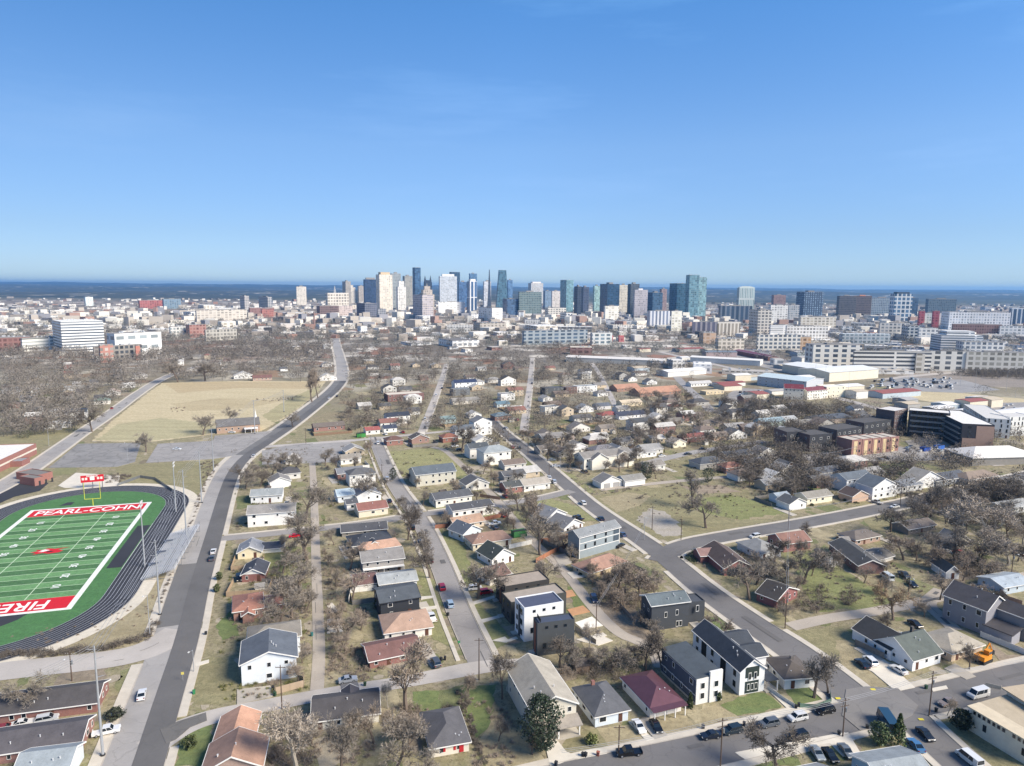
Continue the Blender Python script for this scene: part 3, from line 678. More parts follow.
def house(A, B, d, h, kind, wall, roof, label, short=None, k=.45, o=.45, cat='house', name=None, win='FLR', floors=None, chim=None, porch=None, group=None, hm=None,
          vent=3, fm=WHITE, sp=3.2, ww=1.0, wh=1.3, door=True, ex=None, trim=True, tm=WHITE):
    c, ang, w, dd, u, v = frame_from(A, B, d)
    H_ = hm if hm else HT(G(*A), h)
    root = empty(name or 'house', (c.x, c.y), ang)
    wo, ro = block(root, 0, 0, w, dd, H_, kind, wall, roof, k, o, trim=trim, tm=tm)
    FOOT.append((c.x, c.y, math.hypot(w, dd) * .5, ang, w, dd))
    if win: windows_on(root, w, dd, H_, c, ang, floors, sp=sp, sides=win, fm=fm, ww=ww, wh=wh, door=door)
    if vent and kind in ('gx', 'gy', 'hip'): vents(ro, w, dd, H_, kind, k, vent)
    if chim:
        x, y = chim[0] * w, chim[1] * dd; top = H_ + k * (dd if kind == 'gx' else w) / 2 + .9
        MB().box(x - .4, x + .4, y - .35, y + .35, H_ * .9, top).build('chimney', mat('brick', chim[2] if len(chim) > 2 else '#8d4a37'), ro)
    if porch:     # (x0, x1, depth) as fractions of the front, posts and a lean-to roof
        x0, x1, pd = porch[0] * w, porch[1] * w, porch[2]
        MB().box(x0, x1, -dd / 2 - pd, -dd / 2 - .003, 0, .35).build('porch_floor', mat('concrete', '#a8a196'), root)
        rz = min(H_ - .2, 2.9)
        MB().prism([(-dd / 2 - pd - .3, rz - .3), (-dd / 2 - .004, rz + .15), (-dd / 2 - .004, rz + .3), (-dd / 2 - pd - .3, rz - .15)], x0 - .2, x1 + .2).build('porch_roof', M_(roof), root)
        n = max(2, int((x1 - x0) / 2.2) + 1)
        for i in range(n):
            x = x0 + .15 + (x1 - x0 - .3) * i / (n - 1)
            MB().box(x - .08, x + .08, -dd / 2 - pd + .1, -dd / 2 - pd + .26, .35, rz - .22).build('post', tm, root)
    if ex: ex(root, w, dd, H_)
    if label: tag(root, label, cat, group)
    if short: lm(short, c)
    root['_w'] = w; HOUSES.append((c, ang, w, dd, root))
    return root, w, dd, H_, c, ang
H = house
# ---- lower left
H((-22,728),(97,712),9.5,11,'gx','b:#9a5240','s:#4e4a4b','long red brick apartment row with dark roof, upper of the two at lower left','upper brick apartment row',name='apartment_row',k=.4,sp=2.6,cat='apartments')
H((-24,768),(81,752),9.5,11.5,'gx','b:#a9634e','s:#565257','long orange brick apartment row with white windows, lower of two at left edge','lower brick apartment row',name='apartment_row',k=.4,sp=2.4,cat='apartments')
H((15,790),(69,783),8,16,'gx','w:#c9d0d6','s:#8b979e','pale grey gabled roof cut off by the bottom edge at left','pale grey roof at bottom left',win='')
def lb(root, w, d, h):
    wo, ro = block(root, 1.2, d / 2 + 4.4, w * 1.0, 8.6, h - .6, 'hip', 'w:#d5dbe0', 's:#857d70', .38)
    vents(ro, w, d, h, 'x', 0, 0)
    FOOT.append((root.location.x - 1, root.location.y + 10, 8, 0, 14, 10))
H((242,686),(297,677),12,22,'gy','w:#d9e0e5','s:#5a636f','pale blue two-storey duplex with blue grey gable beside the main road','pale blue gabled duplex',k=.36,floors=2,sp=4.2,win='F',ex=lb,door=False)
def fence(pts, hgt, col, label, post=True, group=None, name='fence', mt='wood', closed=False, slat=True):
    w3 = [G(*p) for p in pts]; h = hgt
    root = empty(name, (w3[0].x, w3[0].y)); o = Vector((w3[0].x, w3[0].y)); pn = MB(); ps = MB()
    for a, b in zip(w3, w3[1:]):
        L = (b - a).length; n = max(1, int(L / 2.4)); u = (b - a).normalized(); v = Vector((-u.y, u.x))
        for i in range(n):
            p, q = a.lerp(b, i / n) - o, a.lerp(b, (i + 1) / n) - o
            s = p + u * .07; e = q - u * .03
            pn.add([(s.x, s.y, .05), (e.x, e.y, .05), (e.x + v.x * .04, e.y + v.y * .04, .05), (s.x + v.x * .04, s.y + v.y * .04, .05),
                    (s.x, s.y, h), (e.x, e.y, h), (e.x + v.x * .04, e.y + v.y * .04, h), (s.x + v.x * .04, s.y + v.y * .04, h)], [(0,3,2,1),(4,5,6,7),(0,1,5,4),(1,2,6,5),(2,3,7,6),(3,0,4,7)])
            po = link('post', unit('post%s%.1f' % (col, h), lambda m_: m_.box(-.06, .06, -.06, .06, 0, h + .1), mat(mt, col)), root); po.location = (p.x, p.y, 0)
    pn.build('panel', mat(mt, col), root)
    tag(root, label, 'fence', group); return root
# orange tan L house
H((211,762),(251,757),13,9,'gy','w:#dcc7b0','s:#c28a66','tan orange shingled bungalow with long ridge below the side road','orange-roofed bungalow',k=.5,win='F')
H((203,786),(262,778),9,14,'gy','b:#b58a72','s:#a57a5f','brown and orange cross-gabled roof at the bottom edge, left of centre','brown cross-gabled roof',k=.5,win='')
H((313,731),(379,722),10,10.5,'gx','w:#d9d3c4','s:#4a474a','long cream bungalow with mottled dark roof and small dormer','cream bungalow with dark roof',k=.42,sp=3.5,
  ex=lambda r, w, d, h: block(r, 1, d * .32, 3.6, 4.5, h + .3, 'gy', 'w:#d9d3c4', 's:#45424a', .6))
H((370,669),(421,658),9.5,8.5,'gx','b:#a0523f','s:#7c524a','low brick house under a dull red roof beside the big bare tree','dull red-roofed brick house',k=.35)
H((385,642),(432,635),11,9,'hip','w:#e4dfd5','s:#b08a6e','white bungalow with tan pink hipped roof above the corner lot','tan hip-roofed white bungalow',k=.42)
def reddoor(r, w, d, h):
    MB().box(w/2-2.2, w/2-1.2, -d/2-.09, -d/2-.003, .15, 2.3).build('door', mat('paint', '#b3242a'), r)
    for x in (-.15, .12): MB().box(x*w-.25, x*w+.25, -d/2-.08, -d/2-.003, .9, 2.2).build('shutter', mat('paint', '#b3242a'), r)
H((431,758),(469,751),12.5,10.5,'hip','w:#ddd2bd','s:#5b5a5f','small cream cottage with grey hipped roof and bright red door','red-doored cottage',k=.45,door=False,ex=reddoor,win='F')
def tanp(r, w, d, h):
    MB().box(-w/2+1, w/2, -d/2-3, -d/2-.003, 0, .4).build('porch_floor', mat('concrete', '#b0a99c'), r)
    MB().prism([(-d/2-3.4, 2.9), (-d/2-.004, 3.7), (-d/2-.004, 3.9), (-d/2-3.4, 3.1)], -w/2+.6, w/2+.3).build('porch_roof', M_('s:#9a8f80'), r)
    for x in (-w/2+1.2, 0, w/2-.3): MB().box(x-.15, x+.15, -d/2-2.9, -d/2-2.6, .4, 2.95).build('post', WHITE, r)
H((532,737),(575,727),(508,692),27,'gy','w:#cfc8b6','s:#a39a88','tall cream two-storey house with tan gable behind the magnolia','cream house behind the magnolia',k=.5,floors=2,ex=tanp,win='FL')
H((595,727.5),(629,721.5),(574,699),11.5,'hip','w:#cdd7df','s:#5a5c62','pale blue bungalow with charcoal hipped roof and brick chimney','charcoal hip-roofed bungalow',k=.5,chim=(-.08,.25,'#a0543c'),floors=1,sp=3.6,ww=1.3)
H((650,718.5),(682,712),(622,688),11,'hip','w:#d8d3cb','m:#85505c','white bungalow under a bright maroon metal roof','maroon-roofed bungalow',k=.42,win='L',
  ex=lambda r, w, d, h: [MB().box(x-.1, x+.1, -d/2-1.9, -d/2-1.7, 0, h-.15).build('post', WHITE, r) for x in (-w/2+.1, -w/6, w/6, w/2-.1)] + [MB().prism([(-d/2-2.2,h-.1),(-d/2-.46,h+.05),(-d/2-.46,h+.2),(-d/2-2.2,h+.02)], -w/2-.4, w/2+.4).build('porch_roof', M_('m:#85505c'), r)])
# navy skinny house
def navy(r, w, d, h):
    W, D = w/2, d/2
    for x0, x1, zt, dy in ((-W-.02, -.05, h+.1, .25), (.05, W+.02, h+1.5, .55)):
        MB().box(x0, x1, -D-dy, -D-.003, 0, zt).build('front_panel', mat('siding', '#dedcd6'), r)
        for z in (h*.32, h*.72): window(r, (x0+x1)/2, -D-dy-.03, z, 0, 1.3, 1.7, WHITE)
    for z in (h*.36, h*.98): MB().box(-W-.06, -W-.003, -D, D, z-.12, z+.06).build('trim_band', WHITE, r)
    MB().box(-W-.07, -W-.003, -D, D, 0, .5).build('foundation', mat('concrete', '#c0bab0'), r)
    MB().tube((W-.3,-D-.7,0),(W-.3,-D-.7,2.6),.06).build('post', WHITE, r)
H((695,704.5),(720,698.5),(661,672),25,'shl','w:#4a5464','s:#44505a','narrow navy blue two-storey house with white front panels','navy house with white front',k=.14,o=.15,floors=2,win='L',ex=navy,wh=1.5,sp=3.6)
# white farmhouse
def farm(r, w, d, h):
    W, D = w/2, d/2; dk = mat('paint', '#26332f'); bl = mat('paint', '#14161a')
    block(r, W+2.6, -D+10, 6.0, 6.5, h-1.2, 'gx', 'w:#e4e4e2', 's:#3b434e', .45)
    block(r, W+2.9, D-5, 6.6, 7.5, h-1.2, 'gx', 'w:#e4e4e2', 's:#3b434e', .45)
    MB().box(-2.0, 1.9, -D-.12, -D-.003, .3, 3.4).build('entry_panel', dk, r); MB().box(-2.0, 1.9, -D-.12, -D-.003, 4.4, h+.6).build('gable_panel', dk, r)
    for x in (-.8, .8): window(r, x, -D-.14, h*.72, 0, .8, 2.0, WHITE)
    for x in (-1.1, 0, 1.1): window(r, x, -D-.14, 1.9, 0, .8, 1.8, WHITE)
    for y in (-D+7.2, D-5.5):     # dark recessed bays in the long side
        MB().box(-W-.12, -W-.003, y-1.1, y+1.1, 0, h-.1).build('side_panel', bl, r)
    for y in (-D+2.2, -D+12.2, -D+16, D-2.2):
        for z in (h*.3, h*.74): window(r, -W-.04, y, z, -math.pi/2, 1.1, 1.6, DARKTRIM)
    MB().box(W+.003, W+3.6, -D-1, -D+3.6, 3.0, 3.2).build('porch_roof', M_('s:#3b434e'), r)
    for a, b in ((W+3.4,-D-.8),(W+3.4,-D+3.3)): MB().box(a-.12,a+.12,b-.12,b+.12,0,3.0).build('post', WHITE, r)
    MB().box(W+.003, W+3.6, -D-1, -D+3.6, 0, .3).build('porch_floor', mat('concrete', '#b9b3a8'), r)
H((739,695.5),(762,689.5),(692.5,652),24.5,'gy','w:#e8e8e6','s:#3b434e','large white two-storey farmhouse with dark gabled roof and black panels','white two-storey farmhouse',k=.72,win='',ex=farm,o=.35)
H((784,689.5),(811,684),(765.5,669),11,'hip','w:#d6d6d2','s:#5b524c','grey brick ranch with mottled brown hipped roof at the street corner','brown-roofed corner ranch',k=.42,chim=(.1,.1,'#6d6560'),sp=2.8)
# bottom right
H((806,812),(843,804),8,14,'gx','w:#c9cfd2','s:#93999d','light grey roof at the bottom edge between two parked cars','light grey bottom-edge roof',win='')
H((884,806),(934,797),9.5,20,'gx','w:#7ca0bb','s:#8d979c','blue-sided house with pale grey roof behind the conifer','blue house behind the conifer',k=.35,sp=2.8)
def whitelong(r, w, d, h):
    pass
H((912,671.5),(940,663),11.5,12,'gx','w:#e9eaea','s:#545e58','white cottage block with green grey gable roof beside the parked cars','white green-roofed cottage',k=.62,sp=3,chim=(.25,.1,'#4a4038'))
H((890,661),(912,651),(852,638.5),11,'gy','w:#e9eaea','s:#3f3f40','long white gabled wing with near-black roof stretching behind the cottage','long white black-roofed wing',k=.55,win='L',o=.3)
fence([(855,645.5),(884,659.5)],1.9,'#7b746b','weathered grey board fence along the white house')
H((951,662),(982,653),10,9,'hip','w:#cfb79b','s:#a39884','tan cottage with worn grey tan roof beside the orange digger','tan cottage by the digger',k=.4)
def bigrey(r, w, d, h):
    W, D = w/2, d/2; g2 = 'w:#8c8a92'
    block(r, W-1.2, -D-4.4, 7.2, 8.8, h-.6, 'gy', 'w:#8e8c90', 's:#4a474c', .55)
    block(r, -W+2.2, -D-3.6, 4.6, 7.2, 3.2, 'shl', 'w:#98979e', 's:#4a464a', .4)
    MB().box(W-4.7, W+2.3, -D-8.88, -D-8.803, 0, 3.2).build('front_panel', mat('siding', '#e6e3d8'), r)
    for x in (W-3.2, W-.2): window(r, x, -D-8.92, 1.8, 0, 1, 1.7, WHITE)
    window(r, W-1.2, -D-8.84, h*.75, 0, 1.1, 1.9, WHITE)
H((984,635),(1008,628),(942,618),25,'gy','w:#8f8e94','s:#4c494e','big grey two-storey house with dark roof above the far pavement','big grey two-storey house',k=.6,floors=2,win='L',ex=bigrey,sp=4,wh=1.7)
H((930,660),(946,655),5,6,'hip','w:#a99','s:#6a5d57','low dark brown patched roof behind the white cottage','low brown patched roof',win='')
def church(r, w, d, h):
    W, D = w/2, d/2
    n = int(w/1.1)
    for i in range(n):
        if i % 8 == 7: continue
        window(r, -W+1+i*1.1, -D-.03, h-.9, 0, .8, 1.0, mat('paint', '#cfc9ba'))
    for i in range(3): window(r, -W+3.5+i*8.5, -D-.03, h*.45, 0, .8, 1.6, DARKTRIM)
    MB().box(-W-.3, W+.3, -D-.9, -D+3.2, h+.05, h+.36).build('roof_edge', mat('concrete', '#cdbfa5'), r)
H((968.5,730),(1030,768),12,23,'flato','p:#d9d2c0','c:#b5a78f','cream hall with a strip of small high windows and flat tan roof edge','cream hall with high windows',o=.3,win='',ex=church,name='hall',cat='hall')
H((1004,718),(1040,742),16,28,'flato','p:#cfc8ba','c:#b7a78f','cream flat-roofed block behind the hall, at the right edge','cream block behind the hall',o=.8,win='F',name='hall',cat='hall',sp=2.5)
# ---- centre block
H((234,621.5),(263,617),11,10,'hip','b:#b06c4c','s:#a5684f','orange brick house with clay red hipped roof beside the main road','orange brick house',k=.35,
  ex=lambda r, w, d, h: (block(r, 0, -d/2-1.2, 3.2, 2.6, h-.4, 'gy', 'b:#b06c4c', 's:#a5684f', .6), block(r, w/2+2.9, 1.5, 6.2, 7, h-1.2, 'gx', 'b:#a86448', 's:#9c6350', .3)))
H((242,582.5),(264.5,581),9.5,8,'gy','b:#9c4a38','s:#3d4250','small red brick cottage with navy roof and white gable','navy-roofed brick cottage',k=.5,
  ex=lambda r, w, d, h: MB().prism([(-w/2, h-.1), (w/2, h-.1), (0, h+.5*w/2-.1)], -d/2-.06, -d/2-.003, 'y').build('gable_panel', WHITE, r))
H((238,559.5),(261.5,557.5),9,7,'gy','w:#e0d2ac','s:#8c8f95','cream cottage with grey gable facing the main road','cream gabled cottage',k=.5,
  ex=lambda r, w, d, h: block(r, w/2+3.8, 3, 7.6, 7, h-.8, 'gx', 'w:#e3e0d8', 's:#55585f', .35))
H((248,527.5),(295,524),12,13.5,'gx','w:#e6e4df','s:#8f8a84','long white two-storey apartments with grey roof beside the cross street','long white apartments',k=.3,floors=2,sp=4,cat='apartments',name='apartment_row')
H((251,504),(282,502),11,8,'gx','w:#dfe0e0','s:#8e9596','white flat-looking house with pale grey roof behind the apartments','white pale-roofed house',k=.3)
H((353,552),(393,546),11,6,'hip','w:#d5cfc6','s:#383f4b','navy hip-roofed house with small white front gable','navy hip-roofed house',k=.4,
  ex=lambda r, w, d, h: block(r, 0, -d/2-.4, 6, 3.5, h, 'gy', 'w:#e6e3dc', 's:#383f4b', .5))
H((342,537),(387,533),9,5,'gx','w:#8d8880','s:#4f5056','long dark roof beside the cross street, above the navy house','long dark roof by the cross street',k=.35)
H((361,556),(400,550),8,5,'hip','w:#d8b99a','s:#c09070','low tan orange roof wedged below the navy house','low tan roof',k=.35,win='')
H((363,576),(404,571),10.5,14,'gx','w:#9a9692','s:#86827e','two-storey grey duplex with balcony and grey gable roof','grey balcony duplex',k=.35,floors=2,
  ex=lambda r, w, d, h: [MB().box(-w/2, w/2, -d/2-1.6, -d/2-.003, h*.48, h*.48+.2).build('balcony', WHITE, r)] + [MB().box(x-.08, x+.08, -d/2-1.55, -d/2-1.4, 0, h*.48).build('post', WHITE, r) for x in (-w/2+.2, 0, w/2-.2)])
H((380,593),(417,588),9,9,'gx','w:#d9dadb','s:#9aa0a1','pale grey roofed house just behind the black house','pale grey roof behind black house',k=.3)
H((381,620.5),(419.5,614),11,18,'gx','w:#2c3038','s:#4d555d','black two-storey house with slate roof on the centre street','black two-storey house',k=.3,floors=2,sp=4,fm=WHITE,tm=DARKTRIM)
H((355,592),(377,589),9,7,'gx','b:#7d5548','s:#74504a','faded brown red roof left of the grey duplex','faded brown-red roof',k=.3,win='')
H((436,508),(472,503),10,8.5,'gx','w:#e0dccf','s:#53565c','cream house with dark grey roof above the white long house','cream house, dark grey roof',k=.35)
H((453,520),(493,514),9,9.5,'gx','w:#e8e6e0','s:#4d4f55','long white house with dark roof at the alley crossing','long white dark-roofed house',k=.3)
H((455,531),(484,526),9,6,'gx','w:#d6c4ac','s:#b18a6a','tan shingled bungalow with brick fence on its right','tan shingled bungalow',k=.4)
H((463,542),(481,536),9,8,'gy','w:#c2ced6','s:#55606e','small pale blue gabled cottage facing the centre street','small pale blue cottage',k=.55)
H((473,551),(511,545),9,7,'hip','w:#e2d6ba','s:#94705c','cream bungalow with brown hipped roof beside the alley','brown-roofed cream bungalow',k=.45)
H((492,567),(514,561),10,8,'gy','w:#e9e9e7','s:#3c4642','small white gabled cottage with dark green roof','white cottage, dark green roof',k=.6)
H((490,586),(510,580),9,7.5,'gx','w:#dad4ca','s:#75564a','brown-roofed cottage behind the large centre tree','brown cottage by the centre tree',k=.5)
fence([(484,521),(507,516)],1.8,'#a4623f','reddish board fence beside the tan shingled bungalow'); fence([(435,529),(451,527)],1.8,'#9a5f40','reddish board fence along the centre street corner')
fence([(349,603),(351,593),(377,590)],1.9,'#e3e1dc','white vinyl fence around the yard left of the black house', mt='paint')
fence([(509,549),(532,544)],1.8,'#e0ded8','white vinyl fence beside the alley and brown-roofed bungalow', mt='paint')
fence([(276,694.5),(304,687),(303,676)],1.9,'#b3997a','tan board fence behind the pale blue duplex'); fence([(536,563),(554,553),(569,547)],1.8,'#a9673c','orange board fence behind the blue three-storey house'); fence([(541,543),(556,541),(572,537)],1.8,'#a8643a','rust-coloured board fence by the twin grey-roofed cottages')
# modern houses
def modern(win_rows, accent=None, fm=DARKTRIM):
    def f(r, w, d, h):
        W, D = w/2, d/2
        for z in win_rows:
            window(r, -W-.03, -D+2.2, h*z, -math.pi/2, 1.5, 1.7, fm); window(r, -W-.03, D-1.8, h*z, -math.pi/2, 1.1, 1.5, fm)
        for x in (-.25, 0, .25): window(r, x*w, -D-.03, h-1.5, 0, .9, .8, fm)
        for x in (-.3, .1, .34): window(r, x*w, -D-.03, h*.3, 0, 1.0, 1.6, fm)
        if accent: MB().box(-W-.12, -W-.003, -.7, .7, .2, h-.6).build('accent_panel', mat('paint', accent), r)
        MB().box(-W-1.6, -W-.004, D-2.6, D-.6, .0, .3).build('entry_step', mat('concrete', '#b9b3a8'), r)
    return f
H((505,608.5),(549,600.5),(496.5,598),22,'flat','w:#3a3836','c:#a19588','dark modern house with flat tan roof, farthest of the four in a row','farthest dark modern house',win='',ex=modern((.3,.75),'#6b4a38'))
H((511,624.5),(566,613.5),(504.5,613),22,'flat','w:#3e403e','c:#a0968a','charcoal modern house with flat tan roof, third from the front corner','charcoal tan-topped modern house',win='',ex=modern((.3,.75)))
H((524,642),(563,634.5),(516.5,630),34,'flat','w:#e2e4e6','c:#4b5267','white three-storey modern house with flat navy roof','white three-storey modern house',win='',ex=modern((.2,.5,.8),'#3a3f45'))
def mod4(r, w, d, h):
    modern((.25,.6),'#7a4a38')(r, w, d, h); W, D = w/2, d/2
    MB().box(-W+1, -W+1.1, -D+.3, D-.3, h-.02, h+1.0).build('railing', DARKTRIM, r)
H((537,656.5),(574,651.5),(528,650),33,'flat','w:#45494c','c:#444d60','dark grey modern house with stepped navy roof at the street corner','dark grey corner modern house',win='',ex=mod4)
def blueh(r, w, d, h):
    W, D = w/2, d/2
    for z in (h*.36, h*.68, h-.08): MB().box(-W-.05, W+.05, -D-.07, -D-.003, z-.12, z+.1).build('trim_band', WHITE, r)
    for a in (-W-.05, W-.2): MB().box(a, a+.25, -D-.08, -D-.003, 0, h).build('corner_board', WHITE, r)
    for z in (.52, .84): window(r, -.12*w, -D-.04, h*z, 0, 1, 1.6, DARKTRIM); window(r, .15*w, -D-.04, h*z, 0, 1, 1.6, DARKTRIM)
    window(r, -.35*w, -D-.04, h*.5, 0, .9, 1.7, DARKTRIM)
    for z in (.36, .68): MB().box(W-3.2, W-.3, -D-.1, -D-.085, h*z+.3, h*z+2.4).build('balcony_opening', mat('paint', '#46535e'), r)
    window(r, -W-.04, -.25*d, 1.3, -math.pi/2, 2.4, 2.3, WHITE); window(r, -W-.04, .25*d, 1.3, -math.pi/2, 2.4, 2.3, WHITE)
H((579,559),(619,547.5),(571,552.5),22,'gx','w:#8c989e','s:#7d8285','blue three-storey house with white trim and corner balconies','blue three-storey house',k=.55,win='',ex=blueh,vent=3)
H((590,579),(626,567),9,6,'hip','w:#cdb78e','s:#a77a62','bungalow with faded brown roof overgrown by bare trees','overgrown brown-roofed bungalow',k=.5)
H((564,534),(583,528),10,6,'gy','w:#dfe0e2','s:#77787c','grey-roofed cottage with white gable edge, nearer of a close pair','nearer twin grey-roofed cottage',k=.5)
H((547,524),(566,518),10,6,'gy','w:#d4d6da','s:#7e8188','grey-roofed cottage with pale gable, farther of a close pair','farther twin grey-roofed cottage',k=.5)
def barn(r, w, d, h):
    W, D = w/2, d/2
    block(r, W+3.2, .8, 6.3, d-1.6, h-1.5, 'flat', 'w:#40444a', 'c:#4a4e55')
    for x, z in ((-.12,.52),(.18,.56),(.2,.12),(.29,.12)): window(r, x*w, -D-.04, h*z+.3, 0, .9, 1.8, WHITE)
    window(r, W+3.4, -D+.76, h*.6, 0, 1, 2, WHITE)
    for y in (-1.5, 1.5):
        for z in (.3, .7): window(r, -W-.04, y, h*z, -math.pi/2, .8, .9, WHITE)
H((651,631),(688,626),(641,620),26,'gx','w:#42474e','s:#5c6a70','charcoal barn-shaped two-storey house with steel grey gable roof','charcoal barn-shaped house',k=.42,win='',ex=barn,vent=4)
# right middle
def tbrick(r, w, d, h):
    block(r, -w/2-.6, d/2-3, 5, 6.5, h-.2, 'gx', 'b:#a04a40', 's:#8f6a62', .45)
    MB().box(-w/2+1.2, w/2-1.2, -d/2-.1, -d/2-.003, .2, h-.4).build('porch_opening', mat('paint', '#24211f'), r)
H((724,576),(747.5,571),(701,556),8.5,'gy','b:#a3463b','s:#5b4a44','red brick T-shaped house with white gable edges at the street bend','red brick T-shaped house',k=.5,ex=tbrick,win='L')
H((760,560.5),(782,557),(737,549),7,'hip','w:#d9d8d4','s:#8b8c8b','pale cottage with wide grey roof beside the cross street','pale wide-roofed cottage',k=.4)
H((783.5,552.5),(810,549),9.5,9,'gx','b:#a3594a','s:#8c604f','red brick cottage with brown gable roof on the cross street','brown-gabled brick cottage',k=.5)
H((826.5,568.5),(836,566.5),5,5,'gx','w:#cdcac2','s:#8c8e8e','tiny pale shed with grey roof on the back lawn','tiny pale shed',k=.4,name='shed',cat='shed',win='',vent=0)
H((776,608.5),(797,597.5),(762,598),9,'gy','b:#a34740','s:#3f3b3a','derelict red house with sagging dark roof beside bare bushes','derelict red house',k=.4)
H((858,574),(876,568),(829,551),9,'gy','b:#8a5648','s:#4d4d4d','long red brick house with dark roof behind the back lawn','long dark-roofed brick house',k=.42,win='L')
H((945.5,579),(954,576),(931,569),8,'gy','w:#dcdcd8','s:#4e4e4c','small white barn shed with curved dark roof by the rear alley','small white barn shed',k=.9,name='shed',cat='shed',win='F',vent=0,floors=1,sp=3)
H((908,535),(935,530),8,6,'gx','w:#8c8076','s:#7c7068','brown-grey roof nearly hidden by bare trees near cross street','hidden brown-grey roof',k=.4,win='F')
H((952,550),(970,546),7,6,'gy','w:#b0a898','s:#8b8378','small weathered gable among the dense bare trees at right','weathered gable among trees',k=.6)
H((855,546),(880,541),8,6,'hip','w:#a88c7c','s:#6d635c','dull brown hipped roof shaded by bare trees left of the tan lot','dull brown hip roof',k=.4,win='F')
H((872,566),(893,560),8,5,'gx','w:#c9c4ba','s:#75716c','low grey roof beside the parked white car and pickup','low grey roof by the pickup',k=.35,win='')
H((1003,595),(1030,590),9,8,'gx','w:#b9c6cf','s:#9aa9b5','pale blue-grey roofed building at the right edge','pale blue-grey edge building',k=.3)
fence([(996,590),(1007,601),(1022,606)],1.8,'#a5806a','brown board fence at the right edge behind the alley')
def inpoly(x, y, pl):
    c = False; j = len(pl) - 1
    for i in range(len(pl)):
        if (pl[i][1] > y) != (pl[j][1] > y) and x < (pl[j][0]-pl[i][0])*(y-pl[i][1])/(pl[j][1]-pl[i][1])+pl[i][0]: c = not c
        j = i
    return c
# ------------------------------------------------------------------ middle distance, one line per house
GRID_L = (G(572,491) - G(222,539)).normalized(); GRID_R = (G(824,522) - G(700,543)).normalized()
def solve_w(A, u, x1):
    lo, hi = .5, 400
    for _ in range(40):
        m = (lo + hi) / 2; q = A + u * m
        if P(q.x, q.y)[0] < x1: lo = m
        else: hi = m
    return lo
WINM = dict(sp=3.6, ww=1.1, wh=1.4)
def HB(x0, x1, yb, d, h, kind, wall, roof, desc=None, label=None, short=None, u=None, k=.45, win='F', cat='house', name=None, floors=None, ex=None, group=None, **kw):
    u = u or (GRID_R if x0 > 640 else GRID_L)
    A = G(x0, yb); w = solve_w(A, u, x1); B = A + u * w
    a, b = P(A.x, A.y), P(B.x, B.y)
    r, w, dd, hh, c, ang = house(a, b, d, 0, kind, wall, roof, label, short, k=k, o=.35, hm=h, win=win, cat=cat, name=name, floors=floors, vent=kw.get('vent', 1), trim=(yb > 440), chim=kw.get('chim'), door=False, ex=ex,
       sp=kw.get('sp', 3.6), ww=1.1, wh=1.4)
    if not label: auto(r, desc, cat, group, c)
    return r
S1, S2 = 3.3, 6.3
